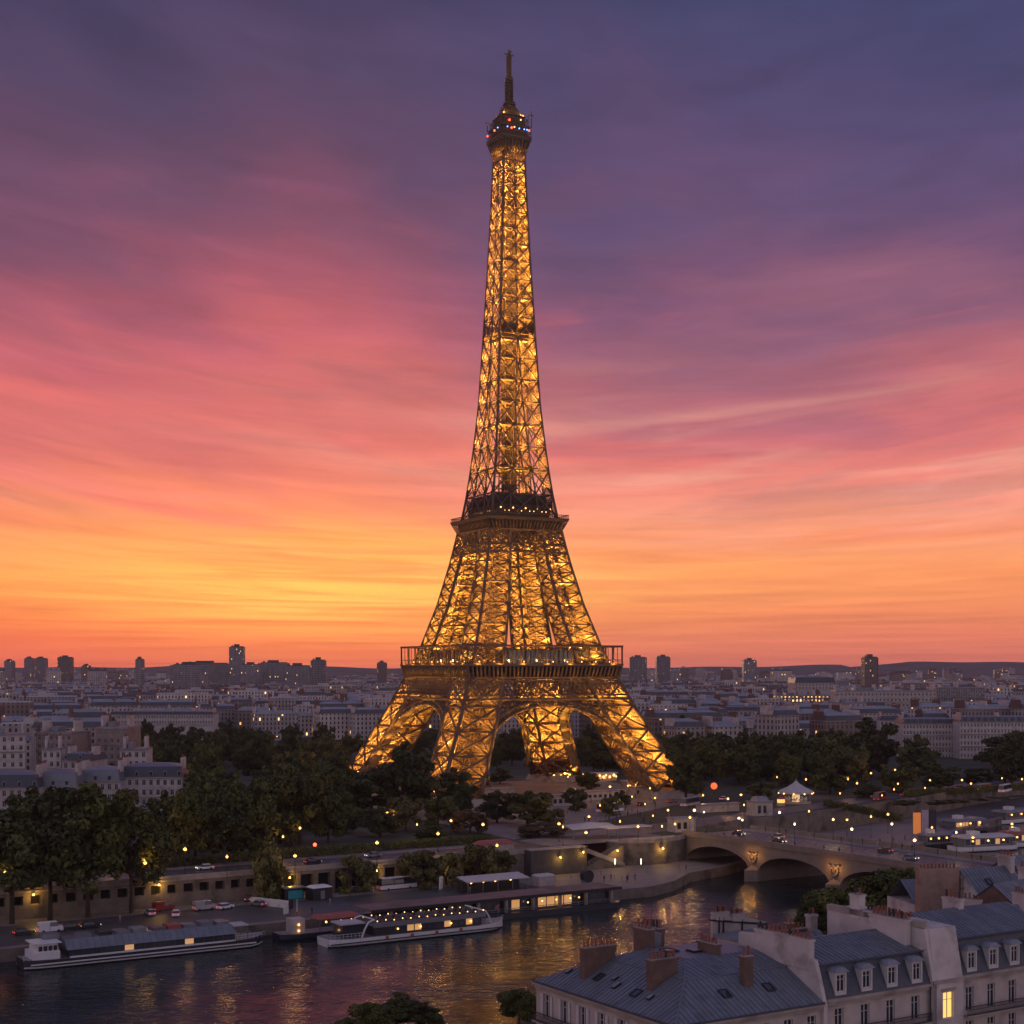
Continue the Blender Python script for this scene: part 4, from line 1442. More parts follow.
TREE = []
for sd, R, Hc, z0, nc, nl, s, li, shp in (
        (1, 7.0, 20.5, -1.0, 34, 5200, 0.62, 0, 'round'), (2, 8.0, 21.5, -1.2, 40, 5800, 0.65, 1, 'round'), (3, 6.0, 16.5, -.6, 30, 4600, 0.60, 2, 'round'),
                                   (4, 7.5, 19.5, -1.0, 36, 5400, 0.62, 1, 'round'), (5, 5.6, 21.5, -1.0, 30, 4600, 0.58, 0, 'cone'), (6, 5.0, 11.0, -1.0, 22, 3400, 0.50, 2, 'round'), (7, 6.5, 18, -.8, 30, 4600, 0.62, 3, 'round'), (8, 7.2, 21, 4.0, 44, 6200, 0.60, 0, 'round'), (9, 7.6, 21.5, 3.6, 46, 6400, 0.60, 1, 'round')):
    TREE.append((trunk_mesh(sd, max(2.2, z0 + Hc * .28), R, .42), [crown_mesh(sd + 50, R, Hc, z0, nc, nl, s, LEAF[li])], R, z0 + Hc))


def tree(p, h, w, v, label, group=None, name='tree', rz=None):
    """a tree of height h and crown width w at p, from shape v"""
    tm, cm, R, hh = TREE[v]
    t = thing(name, label, 'tree', p, random.uniform(0, 6.28) if rz is None else rz, group)
    t.scale = (w / (2.15 * R), w / (2.15 * R), h / hh)
    link('trunk', tm, t)
    link('crown', cm[0], t)
    return t


def tree_px(x, ytop, dd, wpx, v, label, z0=FARZ, group=None):
    p = atd(x, dd, z0)
    return tree(p, CZ + (HOR - ytop) / FPX * dd - z0, wpx / FPX * dd, v, label, group)


# riverside rows at the left
for x, yt, dd, w, v, z0, lab in (
        (12, 806, 325.5, 84, 7, QZ, 'dark riverside tree at the picture edge on the lower quay'),
        (50, 786, 330, 80, 7, QZ, 'tall dark riverside tree in front of the quay wall lamps'),
        (88, 783, 333.5, 82, 8, QZ, 'broad riverside tree standing before the quay wall'),
        (131, 789, 339.5, 72, 8, QZ, 'rounded riverside tree over the golden-lit kiosk windows'),
        (30, 786, 400, 74, 0, FARZ, 'dark street tree behind the first riverside tree'),
        (106, 780, 405, 60, 3, FARZ, 'mid-green street tree on the riverside road'),
        (195, 775, 388, 64, 1, FARZ, 'big street tree left of the bushy giant on the riverside road'),
        (163, 790, 392, 48, 0, FARZ, 'narrow dark street tree between two bigger ones'),
        (250, 776, 392, 72, 1, FARZ, 'wide street tree with olive highlights beside the riverside road'),
        (225, 790, 378, 50, 4, FARZ, 'slim dark street tree leaning over the wall lamp'),
        (300, 757, 420, 74, 3, FARZ, 'tallest bushy tree of the left-hand riverside group'),
        (328, 786, 425, 46, 0, FARZ, 'dark tree at the end of the riverside group'),
        (268, 840, 357, 38, 5, QZ, 'rounded small tree in front of the wall by the teal container'),
        (357, 851, 370, 40, 5, QZ, 'small round tree between lit wall bays on the quay'),
        (418, 846, 379, 42, 5, QZ, 'bushy small tree left of the tallest quay bush'),
        (446, 850, 383.5, 34, 5, QZ, 'low bushy tree squeezed between two others on the quay'),
        (480, 841, 389, 44, 5, QZ, 'largest bushy tree in the quay row by the pavilion'),
        (505, 847, 392.5, 26, 5, QZ, 'small bush at the end of the quay row by the stone pier')):
    tree_px(x, yt, dd, w, v, lab, z0)

# the garden in front of the tower
for x, yt, dd, w, v, lab in (
        (404, 741, 505, 74, 0, 'big dark round tree covering the foot of the tower leg'),
        (372, 768, 500, 50, 4, 'dark tree between the big round tree and the lawn'),
        (455, 767, 490, 48, 0, 'dark tree in front of the near tower leg'),
        (438, 790, 470, 36, 3, 'small tree below the near tower leg'),
        (406, 793, 455, 42, 2, 'light olive bushy tree in the garden before the tower'),
        (528, 788, 470, 56, 2, 'light green bushy tree at the edge of the tower forecourt'),
        (497, 790, 480, 40, 0, 'dark low tree beside the light green bushy tree'),
        (555, 806, 458, 22, 5, 'small bush at the corner of the forecourt'),
        (540, 822, 440, 48, 6, 'low russet shrub tree above the riverside road'),
        (470, 806, 448, 40, 6, 'russet garden tree near the riverside road lamps'),
        (380, 806, 440, 44, 0, 'dark garden tree behind the riverside road'),
        (345, 800, 450, 40, 1, 'mid-green garden tree behind the riverside road'),
        (430, 822, 425, 36, 0, 'dark clipped tree beside the riverside road'),
        (348, 778, 520, 44, 0, 'dark tree at the corner of the lawn left of the tower'),
        (574, 786, 520, 26, 5, 'round bush in front of the pale ticket hall'), (612, 794, 505, 22, 5, 'small bush beside the coach on the forecourt'), (622, 790, 535, 22, 0, 'small dark tree near the right tower leg stalls'), (588, 770, 610, 26, 1, 'small tree behind the cream pavilion under the arch'),
        (500, 768, 640, 26, 0, 'small dark tree seen under the arch beside the near leg'),
        (606, 736, 700, 44, 0, 'round dark tree seen through the right-hand arch'),
        (636, 742, 720, 34, 1, 'mid-green tree seen through the arch beside the right leg'),
        (586, 745, 760, 34, 1, 'mid-green tree seen through the arch beside the far leg'),
        (512, 728, 760, 30, 0, 'dark tree seen through the arch between two legs'),
        (686, 745, 560, 46, 0, 'round dark tree standing at the foot of the right leg'),
        (684, 715, 850, 34, 0, 'dark round tree against the apartment row right of the tower'),
        (712, 734, 700, 46, 2, 'olive tree right of the round dark one'),
        (738, 738, 640, 46, 1, 'mid-green tree over the red light by the bridge'),
        (762, 735, 680, 52, 0, 'dark tree in the row between the bridge and the city'),
        (800, 730, 670, 50, 0, 'dark broad tree over the carousel'),
        (832, 726, 690, 50, 3, 'mid-green tree right of the carousel'),
        (870, 717, 680, 66, 0, 'largest dark tree of the right-hand bank'),
        (846, 738, 640, 44, 1, 'green tree in front of the largest dark tree'),
        (918, 734, 660, 46, 0, 'dark round tree in front of the pale hotel front'),
        (1008, 733, 690, 62, 0, 'dark tree at the picture edge before the hotel front'),
        (984, 766, 620, 40, 4, 'low dark tree under the hotel front'),
        (940, 764, 610, 46, 0, 'low spreading dark tree under the hotel front'),
        (898, 762, 600, 44, 3, 'low green tree beside the bank lamps'),
        (760, 780, 566, 30, 2, 'small olive tree left of the carousel'),
        (830, 766, 590, 40, 0, 'dark low tree behind the carousel lights'),
        (868, 784, 575, 36, 0, 'dark bush tree on the bank beside the carousel'),
        (905, 800, 540, 36, 0, 'dark tree behind the tall banners by the right-hand boats')):
    tree_px(x, yt, dd, w, v, lab)
for i, x in enumerate((938, 958, 978, 998, 1018)):
    tree_px(x, 800 - i * 1.2, 540 + i * 9, 26, (0, 1, 0, 3, 0)[i], 'clipped dark tree in the row above the right-hand moorings', FARZ, 'clipped trees above the right-hand moorings')
for i, x in enumerate((345 - 40, 345)):
    pass
# woods of the park: each tree its own thing, told apart by kind and place
rt = random.Random(11)
ntree = 0
KT = {0: 'dark', 1: 'mid-green', 2: 'olive', 3: 'mid-green', 4: 'dark pointed', 6: 'russet'}


def wood(n, xr, dr, hr, where, vs, keep=lambda x, d: True):
    global ntree
    k = 0
    pts = []
    tries = 0
    while k < n and tries < 5000:
        tries += 1
        dd = rt.uniform(*dr)
        x = rt.uniform(*xr)
        X = (x - 512) / FPX * dd
        if not keep(x, dd) or any((X - a) ** 2 + (dd - b) ** 2 < 81 for a, b in pts):
            continue
        pts.append((X, dd))
        v = rt.choice(vs)
        h = rt.uniform(*hr)
        tree((X, dd, FARZ), h, h * rt.uniform(.62, .85), v, f'{KT[v]} tree in {where}', f'{KT[v]} trees in {where}')
        k += 1
        ntree += 1


wood(78, (112, 365), (440, 930), (14, 19.5), 'the park wood left of the tower', (0, 0, 1, 3, 2, 4, 0), lambda x, d: not (x < 190 and d < 530) and d > 440 + max(0, x - 300) * 1.2)
wood(34, (380, 660), (720, 930), (13, 18), 'the long garden beyond the tower', (0, 1, 3, 4))
wood(48, (662, 1040), (620, 800), (15, 21), 'the wooded bank right of the tower', (0, 0, 1, 3, 2, 4), lambda x, d: d < 830 - (x - 660) * .1 and not (880 < x < 1005))
wood(10, (-12, 120), (505, 900), (10, 15), 'the courtyards of the left-hand houses', (0, 1))

# near bank
NB = [(trunk_mesh(31, 8, 5, .3), [crown_mesh(131, 5.0, 12, 3.5, 34, 11000, 0.30, LEAF[1])], 5.0, 15.5), (trunk_mesh(32, 8, 4, .28), [crown_mesh(132, 3.6, 14, 3.0, 34, 10000, 0.27, LEAF[0], 'cone')], 3.6, 17.0)]
TREE += NB


def tree_nb(x, yt, dd, w, v, lab, z0=4.0):
    p = atd(x, dd, z0)
    return tree(p, CZ + (HOR - yt) / FPX * dd - z0, w / FPX * dd, v + 2, lab)


for x, yt, dd, w, v, lab in (
        (395, 992, 214, 52, 8, 'tallest of the leafy tree tops at the bottom edge before the water'),
        (372, 999, 211, 42, 7, 'lower leafy tree top next to the tallest one at the bottom edge'),
        (428, 1001, 217, 34, 8, 'small leafy tree top at the right end of the bottom group'),
        (350, 1014, 206, 34, 7, 'lowest leafy tree top just showing at the bottom edge'),
        (519, 986, 222, 42, 7, 'dark leafy tree beside the corner of the zinc-roofed house'),
        (882, 862, 262, 92, 7, 'big leafy tree before the bridge arches, behind the blue roofs'),
        (838, 880, 256, 80, 7, 'lower leafy tree in front of the second bridge pier'),
        (812, 892, 250, 46, 8, 'small leafy tree at the water edge before the bridge'),
        (915, 862, 272, 44, 7, 'leafy tree between the bridge and the brick chimney wall')):
    tree_nb(x, yt, dd, w, v, lab)

# ------------------------------------------------------------------ quay walls
def quay_wall(a0, a1, n, label, pitch, w, zs, pier=0.0, name='quay_wall'):
    t = thing(name, label, 'wall', rv(a0, n), RA)
    L = a1 - a0
    k = int(L / pitch)
    holes = [(i * pitch + (pitch - w) / 2, i * pitch + (pitch + w) / 2, zs[0], zs[1]) for i in range(k)]
    mb = MB()
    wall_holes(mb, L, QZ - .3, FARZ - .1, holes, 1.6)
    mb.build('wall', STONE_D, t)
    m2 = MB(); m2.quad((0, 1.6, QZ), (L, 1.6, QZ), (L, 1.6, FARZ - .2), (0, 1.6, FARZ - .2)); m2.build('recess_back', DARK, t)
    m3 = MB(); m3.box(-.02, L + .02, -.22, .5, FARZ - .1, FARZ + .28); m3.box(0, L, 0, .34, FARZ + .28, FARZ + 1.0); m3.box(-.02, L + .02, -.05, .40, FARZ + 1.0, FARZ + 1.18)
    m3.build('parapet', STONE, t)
    if pier:
        m4 = MB()
        for i in range(k + 1):
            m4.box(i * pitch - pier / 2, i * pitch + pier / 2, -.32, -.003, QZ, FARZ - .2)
        m4.build('pier', STONE_D, t)
    return t


quay_wall(-130, 20, 34, 'long stone quay wall with a row of square dark openings, left of the arcade bays', 3.9, 2.3, (5.6, 7.6))
quay_wall(20.1, 84, 34, 'stone quay wall with tall arcade bays between pillars, behind the small trees', 4.6, 3.3, (3.2, 7.6), 0.7)
quay_wall(84.1, 90, 34, 'short stone pier beside the dark masonry quay wall', 20, 1, (3, 4))

t = thing('stone_wall', 'dark bare masonry wall with one wall lamp, behind the waterside esplanade', 'wall', rv(90.2, 31.0), RA)
mb = MB(); mb.box(0, 18, 0, 3.2, QZ - .2, FARZ + .9); mb.build('wall', M('dark_masonry', (0.085, 0.075, 0.072), 0.9, 0.35, 0.5, bump=0.5), t)
mb = MB(); mb.box(-.15, 18.15, -.2, 3.4, FARZ + .9, FARZ + 1.15); mb.build('coping', STONE, t)
t = thing('stone_stairs', 'dark stone stairs and ramp climbing the abutment between masonry wall and bridge', 'stairs', rv(108.4, 34.5), RA)
mb = MB()
for i in range(20):
    mb.box(14 - i * .7, 14.7 - i * .7, 0, 3.4, QZ - .1, QZ + .32 * (20 - i) * .93)
mb.build('step', STONE_D, t)
mb = MB()
mb.add([(0, -.3, FARZ + .9), (0, -.3, FARZ - .4), (15, -.3, QZ), (15, -.3, QZ + 1.1), (0, -.02, FARZ + .9), (0, -.02, FARZ - .4), (15, -.02, QZ), (15, -.02, QZ + 1.1)], ((0, 1, 2, 3), (4, 7, 6, 5), (0, 3, 7, 4), (1, 5, 6, 2)))
mb.build('balustrade', STONE, t)
t = thing('bridge_abutment', 'round-fronted stone abutment wall where the bridge meets the quay', 'wall', rv(124, 42.2), RA)
mb = MB()
pts = [(0, -4.0), (3, -6.4), (8, -8), (14, -8), (20, -6.5), (23.8, -4.2), (23.8, 2), (0, 2)]
mb.prism(pts, QZ - .2, FARZ + .2, 0); mb.build('wall', STONE_D, t)
mb = MB(); mb.prism([(p[0] * 1.005, p[1] * 1.03) for p in pts], FARZ + .2, FARZ + .5, 0)
for (p, q) in zip(pts[:5], pts[1:6]):
    mb.beam((p[0], p[1] + .2, FARZ + .95), (q[0], q[1] + .2, FARZ + .95), .4, .9)
mb.build('parapet', STONE, t)
t = thing('bank_wall', 'pale stone bank wall washed by lamps, right of the bridge', 'wall')
mb = MB()
bw = [rv(174.5, 39.5), rv(174.5, 60), Vector((110, 515, 0)), Vector((150, 560, 0)), Vector((190, 612, 0)), Vector((300, 735, 0))]
for p, q in zip(bw[:-1], bw[1:]):
    d = (q - p).normalized(); nn = Vector((d.y, -d.x, 0)) * .3
    a, b = p + nn * .1, q + nn * .1
    mb.add([(a.x, a.y, QZ - .3), (b.x, b.y, QZ - .3), (b.x, b.y, FARZ + 1), (a.x, a.y, FARZ + 1), (a.x - nn.x * 2, a.y - nn.y * 2, FARZ + 1), (b.x - nn.x * 2, b.y - nn.y * 2, FARZ + 1), (b.x - nn.x * 2, b.y - nn.y * 2, FARZ), (a.x - nn.x * 2, a.y - nn.y * 2, FARZ)], ((0, 1, 2, 3), (3, 2, 5, 4), (4, 5, 6, 7)))
mb.build('wall', STONE_D, t)

# ------------------------------------------------------------------ bridge (local x across the river towards the viewer, y along the river)
BZ = 9.6
bridge = thing('stone_bridge', 'stone arch bridge with lit medallions on its piers crossing the river', 'bridge', rv(148, 39.6), RA - PI / 2)
BW, SP, PW = 26.0, 27.0, 4.2           # local y: 0 = face that the viewer sees ... BW
L = 4 * SP + 3 * PW + 3 + 12


def bz(x):
    return BZ + 0.5 * (1 - ((x - 60) / 70) ** 2)


def arch_z(x):
    x0 = 2.0
    for i in range(4):
        a = x0 + i * (SP + PW)
        if a <= x <= a + SP:
            u = (x - a) / SP * 2 - 1
            return 2.6 + 4.9 * max(0.0, 1 - u * u) ** 0.5
    return None


xs = []
for i in range(4):
    a = 2.0 + i * (SP + PW)
    xs += [a + SP * (0.5 - 0.5 * math.cos(PI * k / 24)) for k in range(25)]
xs = [0.0] + xs + [2.0 + 4 * SP + 3 * PW + 12]
fm, vt_ = MB(), MB()
for xa, xb in zip(xs[:-1], xs[1:]):
    xm = (xa + xb) / 2
    za, zb = arch_z(xa + 1e-6), arch_z(xb - 1e-6)
    if arch_z(xm) is None:
        za = zb = -2.0
    for y in (0.0, BW):
        fm.quad((xa, y, za), (xb, y, zb), (xb, y, bz(xb) - .4), (xa, y, bz(xa) - .4))
    if arch_z(xm) is not None:
        vt_.quad((xa, 0, za), (xb, 0, zb), (xb, BW, zb), (xa, BW, za))
        for y, s_ in ((-.12, 1), (BW + .12, -1)):
            vt_.quad((xa, y, za), (xb, y, zb), (xb, y, zb + .75), (xa, y, za + .75))
            vt_.quad((xa, y, za), (xb, y, zb), (xb, y + .12 * s_, zb), (xa, y + .12 * s_, za))
            vt_.quad((xa, y, za + .75), (xb, y, zb + .75), (xb, y + .12 * s_, zb + .75), (xa, y + .12 * s_, za + .75))
BST = M('bridge_stone', (0.23, 0.19, 0.155), 0.85, 0.25, 0.4, bump=0.3, blotch=((0.20, 0.16, 0.13), 0.12, 0.5, 0.75))
fm.build('spandrel_wall', BST, bridge); vt_.build('arch_vault', BST, bridge)
for i in range(4):
    a = 2.0 + i * (SP + PW) + SP
    if i == 3:
        continue
    p = MB()
    p.box(a + .15, a + PW - .15, .15, BW - .15, -3, 2.6)
    p.prism([(a - .1, -.6), (a + PW / 2, -3.4), (a + PW + .1, -.6), (a + PW + .1, .5), (a - .1, .5)], -3, 3.0); p.prism([(a - .1, -.6), (a + PW / 2, -3.4), (a + PW + .1, -.6), (a + PW + .1, .5), (a - .1, .5)], 3.0, 4.0, scale=0.3, c=(a + PW / 2, .3))
    p.box(a - .1, a + PW + .1, BW - .5, BW + 2.2, -3, 3.0)
    p.build('pier', BST, bridge)
    for y, s_ in ((-.01, -1),):
        md = MB()
        c = (a + PW / 2, y, 6.2)
        for k in range(16):
            t0, t1 = 2 * PI * k / 16, 2 * PI * (k + 1) / 16
            md.beam((c[0] + 1.25 * math.cos(t0), y - .25, c[2] + 1.25 * math.sin(t0)), (c[0] + 1.25 * math.cos(t1), y - .25, c[2] + 1.25 * math.sin(t1)), .5)
            md.ball((c[0] + 1.25 * math.cos(t0), y - .45, c[2] + 1.25 * math.sin(t0)), .3, 4)
        md.tube([(c[0], y - .3, c[2] - .9), (c[0], y - .55, c[2]), (c[0], y - .3, c[2] + .9)], [.25, .55, .2], 8)
        md.beam((c[0] - 1.9, y - .25, c[2] + 1.5), (c[0], y - .35, c[2] + .3), .5); md.beam((c[0] + 1.9, y - .25, c[2] + 1.5), (c[0], y - .35, c[2] + .3), .5)
        md.build('medallion', BST, bridge)
    for dx in (-1.6, 1.6):
        l = bpy.data.lights.new('medallion_lamp', 'POINT'); l.energy, l.color, l.shadow_soft_size = 150, (1.0, 0.42, 0.08), .1
        o = bpy.data.objects.new('medallion_lamp', l); COL.objects.link(o); o.parent = bridge; o.location = (a + PW / 2 + dx, -1.7, 6.9)
pr1, pr2, rd, wk1, wk2 = MB(), MB(), MB(), MB(), MB()
N = 30
for i in range(N):
    pr = pr1
    xa, xb = xs[-1] * i / N, xs[-1] * (i + 1) / N
    for y0, y1, pr in ((-.45, .35, pr), (BW - .35, BW + .45, pr2)):
        for zz0, zz1, e in ((-.4, .0, 0.0), (0.0, .95, -.12), (.95, 1.15, -.05)):
            ya, yb = y0 - e, y1 + e
            pr.add([(xa, ya, bz(xa) + zz0), (xb, ya, bz(xb) + zz0), (xb, yb, bz(xb) + zz0), (xa, yb, bz(xa) + zz0), (xa, ya, bz(xa) + zz1), (xb, ya, bz(xb) + zz1), (xb, yb, bz(xb) + zz1), (xa, yb, bz(xa) + zz1)],
                   ((0, 1, 5, 4), (2, 3, 7, 6), (4, 5, 6, 7), (0, 3, 2, 1)))
    rd.quad((xa, 5.0, bz(xa) - .12), (xb, 5.0, bz(xb) - .12), (xb, BW - 5, bz(xb) - .12), (xa, BW - 5, bz(xa) - .12))
    for y0, y1, wk in ((.36, 5, wk1), (BW - 5, BW - .36, wk2)):
        wk.quad((xa, y0, bz(xa) + .02), (xb, y0, bz(xb) + .02), (xb, y1, bz(xb) + .02), (xa, y1, bz(xa) + .02))
    for y, wk in ((5.0, wk1), (BW - 5, wk2)):
        wk.quad((xa, y, bz(xa) - .3), (xb, y, bz(xb) - .3), (xb, y, bz(xb) + .02), (xa, y, bz(xa) + .02))
mk = MB()
for y in (9.0, 13.0, 17.0):
    for i in range(40):
        xa = 3 * i
        mk.quad((xa, y - .08, bz(xa) - .112), (xa + 1.5, y - .08, bz(xa + 1.5) - .112), (xa + 1.5, y + .08, bz(xa + 1.5) - .112), (xa, y + .08, bz(xa) - .112))
pr1.build('parapet', BST, bridge); pr2.build('parapet', BST, bridge); rd.build('carriageway', ASPHALT, bridge); wk1.build('footway', PAVE, bridge); wk2.build('footway', PAVE, bridge); mk.build('lane_marking', WHITE, bridge)
BM = Matrix.Translation(rv(148, 39.6)) @ Matrix.Rotation(RA - PI / 2, 4, 'Z')


def on_bridge(x, y, up=0.02):
    return BM @ Vector((x, y, bz(x) + up))


# ------------------------------------------------------------------ street lamps
def lamp_proto(h, style, bulb):
    m = MB()
    m.tube([(0, 0, -.05), (0, 0, .5), (0, 0, .6), (0, 0, h - .5)], [.16, .14, .08, .055], 6)
    if style == 'arm':
        m.beam((0, 0, h - .5), (0, 0, h), .09); m.beam((0, 0, h), (0.9, 0, h + .1), .08)
    g = MB()
    g.ball((0.9 if style == 'arm' else 0, 0, h - .1 if style == 'arm' else h), .34 if style != 'arm' else .3, 5)
    c = MB()
    x = 0.9 if style == 'arm' else 0
    c.lathe((x, 0, 0), [(.38, h + .26), (.2, h + .42), (.03, h + .5)], 8)
    return m.mesh('post', BLACK), g.mesh('globe', bulb), c.mesh('cap', BLACK)


LP = {}


def lamp(p, h, style, bulb, label, group, rz=0.0):
    k = (h, style, bulb.name)
    if k not in LP:
        LP[k] = lamp_proto(h, style, bulb)
    t = thing('street_lamp', label, 'street lamp', p, rz, group)
    l = bpy.data.lights.new('lamp_light', 'POINT'); l.energy, l.color, l.shadow_soft_size = 190 + 240 * random.random(), (1.0, .50, .14) if bulb is BULB else (1.0, .74, .4), .5
    lo_ = bpy.data.objects.new('lamp_light', l); COL.objects.link(lo_); lo_.parent = t; lo_.location = (0, 0, h + .75)
    g_ = random.uniform(.55, 1.3); t.scale = (g_, g_, random.uniform(.86, 1.1))
    for nme, me in zip(('post', 'globe', 'cap'), LP[k]):
        link(nme, me, t)
    return t


def lamp_px(x, y, h, ground, bulb, label, group, style='globe'):
    p = at(x, y, ground + h)
    return lamp((p.x, p.y, ground), h, style, bulb, label, group)


G1 = ('lit street lamp on the riverside road above the quay wall', 'lamps along the riverside road')
for x, y in ((227, 856), (145, 862), (139, 846), (109, 845), (224, 835), (213, 839), (5, 872), (295, 853), (283, 835), (300, 828), (377, 842), (497, 845), (72, 858), (185, 850)):
    lamp_px(x, y, 6.0, FARZ, BULB, *G1)
G2 = ('small lit lamp among the trees of the tower garden', 'lamps in the tower garden')
for x, y in ((387, 811), (394, 817), (417, 824), (427, 807), (438, 835), (451, 821), (483, 826), (435, 785), (435, 792), (373, 781), (338, 765), (340, 732), (277, 736), (250, 742), (225, 725), (240, 722), (244, 731), (300, 745), (362, 800)):
    lamp_px(x, y, 4.5, FARZ, BULB, *G2)
G3 = ('lit lamp on the forecourt between tower and bridge', 'lamps on the forecourt')
for x, y in ((556, 812), (589, 816), (559, 824), (563, 828), (586, 832), (638, 828), (662, 826), (653, 814), (704, 811), (739, 817), (744, 804), (548, 748), (546, 763), (588, 758), (679, 779), (703, 795), (741, 794), (728, 799), (520, 800), (600, 806), (618, 800), (575, 790), (568, 776), (583, 774), (610, 788), (628, 787), (636, 783), (650, 788), (655, 796), (632, 796), (645, 803), (668, 810), (690, 818), (675, 823), (620, 822)):
    lamp_px(x, y, 5.0, FARZ, BULB_W if x in (704, 588, 739) else BULB, *G3)
G4 = ('lit lamp along the wooded bank road right of the bridge', 'lamps on the right-hand bank')
for x, y in ((777, 778), (806, 780), (848, 779), (871, 774), (895, 771), (930, 779), (925, 787), (962, 780), (971, 784), (1002, 779), (1022, 779), (840, 794), (882, 794), (894, 790), (898, 783), (857, 784), (729, 744), (809, 812), (847, 817), (871, 817), (888, 813)):
    lamp_px(x, y, 6.0, FARZ, BULB, *G4)
G5 = ('lit lamp on the quay of the right-hand moorings', 'lamps at the moorings')
for x, y in ((932, 827), (973, 836), (1012, 822)):
    lamp_px(x, y, 5.0, QZ, BULB, *G5)
for i, (x, y_) in enumerate(((4, 1.2), (25, 1.2), (46, 1.2), (67, 1.2), (88, 1.2))):
    lamp(on_bridge(x, y_), 6.5, 'globe', BULB_W, 'tall bridge lamp with a pale globe on the near parapet side', 'near-side bridge lamps')
for i, (x, y_) in enumerate(((14, BW - 1.2), (36, BW - 1.2), (58, BW - 1.2), (80, BW - 1.2))):
    lamp(on_bridge(x, y_), 6.5, 'globe', BULB_W, 'tall bridge lamp with a pale globe on the far parapet side', 'far-side bridge lamps')

# wall lamps: a bracket and a globe on the quay wall
wl = [MB(), MB()]
wl[0].box(-.06, .06, -.5, 0, -.05, .05); wl[1].ball((0, -.5, 0), .26, 5)
wlm = wl[0].mesh('bracket', BLACK), wl[1].mesh('globe', BULB)
for a, n, z, lab in ((-63, 33.9, 7.9, 'wall lamp lighting the openings at the far end of the quay wall'), (-39, 33.9, 7.9, 'wall lamp over the parked vans on the quay wall'), (-10.5, 33.9, 7.9, 'wall lamp close to the long white barrier on the quay wall'),
                     (22, 33.6, 7.2, 'wall lamp in the first arcade bay by the dark container'), (45.5, 33.6, 7.2, 'wall lamp in the arcade bay behind the white bus'), (64, 33.6, 7.2, 'wall lamp between the quay bushes'), (80.5, 33.6, 7.2, 'wall lamp above the pavilion roof end'),
                     (99, 30.7, 7.3, 'wall lamp in the middle of the dark masonry wall'), (106.5, 30.7, 8.2, 'wall lamp at the corner of the dark masonry wall by the green glow'), (120, 33.6, 7.4, 'small lamp on the abutment beside the stairs'), (136, 33.8, 7.0, 'lamp on the round abutment near the first arch')):
    t = thing('wall_lamp', lab, 'wall lamp', rv(a, n, z), RA)
    link('bracket', wlm[0], t); link('globe', wlm[1], t)
    l = bpy.data.lights.new('lamp_light', 'POINT'); l.energy, l.color, l.shadow_soft_size = 260, (1.0, .55, .10), .1
    lo_ = bpy.data.objects.new('lamp_light', l); COL.objects.link(lo_); lo_.parent = t; lo_.location = (0, -1.0, -.4)
p = at(714, 786, FARZ + 3.5)
t = thing('signal_light', 'large round red light on a short post beside the bridge road', 'light', (p.x, p.y, FARZ))
mb = MB(); mb.tube([(0, 0, 0), (0, 0, 3)], [.12, .1], 6); mb.build('post', BLACK, t)
mb = MB(); mb.ball((0, 0, 3.5), 1.3, 8); mb.build('lamp_globe', E('red_globe', (1.0, 0.11, 0.02), 1.6), t)
p = at(315, 845, FARZ + 2.5)
t = thing('signal_light', 'small red traffic light glowing on the riverside road', 'light', (p.x, p.y, FARZ))
mb = MB(); mb.tube([(0, 0, 0), (0, 0, 2.2)], [.08, .07], 6); mb.build('post', BLACK, t)
mb = MB(); mb.box(-.25, .25, -.2, .2, 2.1, 3.1); mb.ball((0, -.25, 2.6), .5, 6, 1); mb.build('lamp_box', [BLACK, BULB_R], t)


# ------------------------------------------------------------------ vehicles
def car_proto(kind):
    if kind == 'van':
        L_, W_, hb, hr, cab = 5.2, 1.9, 1.25, 2.25, (-.2, 1.0)
    elif kind == 'bus':
        L_, W_, hb, hr, cab = 10.5, 2.5, 1.3, 3.1, (-.1, 1.0)
    else:
        L_, W_, hb, hr, cab = 4.3, 1.75, .85, 1.45, (.22, .9)
    b = MB()
    b.frustum(-L_ / 2, L_ / 2, -W_ / 2, W_ / 2, .32, hb, .12, .06)
    b.quad((-L_ / 2, -W_ / 2, .32), (L_ / 2, -W_ / 2, .32), (L_ / 2, W_ / 2, .32), (-L_ / 2, W_ / 2, .32))
    x0, x1 = (-L_ / 2 + .1, L_ / 2 - 1.0) if kind != 'car' else (-1.7, .9)
    if kind == 'bus':
        x1 = L_ / 2 - .2
    g = MB()
    g.frustum(x0, x1, -W_ / 2 + .08, W_ / 2 - .08, hb, hr - .12, .45 if kind == 'car' else .25, .16)
    r = MB()
    rx = .45 if kind == 'car' else .25
    r.frustum(x0 + rx - .05, x1 - rx + .05, -W_ / 2 + .2, W_ / 2 - .2, hr - .12, hr, .12)
    if kind == 'van':
        r.box(x0 + .05, x0 + 2.3, -W_ / 2 + .05, W_ / 2 - .05, hb, hr - .1)
    w = MB()
    for i in range(12):
        pass
    w.tube([(0, -.1, 0), (0, .1, 0)], [.31, .31], 10)
    h = MB(); h.box(-.03, .05, -.16, .16, -.08, .08)
    return dict(L=L_, W=W_, body=b, glass=g.mesh('cabin_glass', GLASS), roof=r, wheel=w.mesh('wheel', BLACK), head=h.mesh('headlight', E('headlight_' + kind, (1, .85, .6), 2.0)), tail=h.mesh('tail_light', E('tail_' + kind, (1, .06, .03), 1.2)))


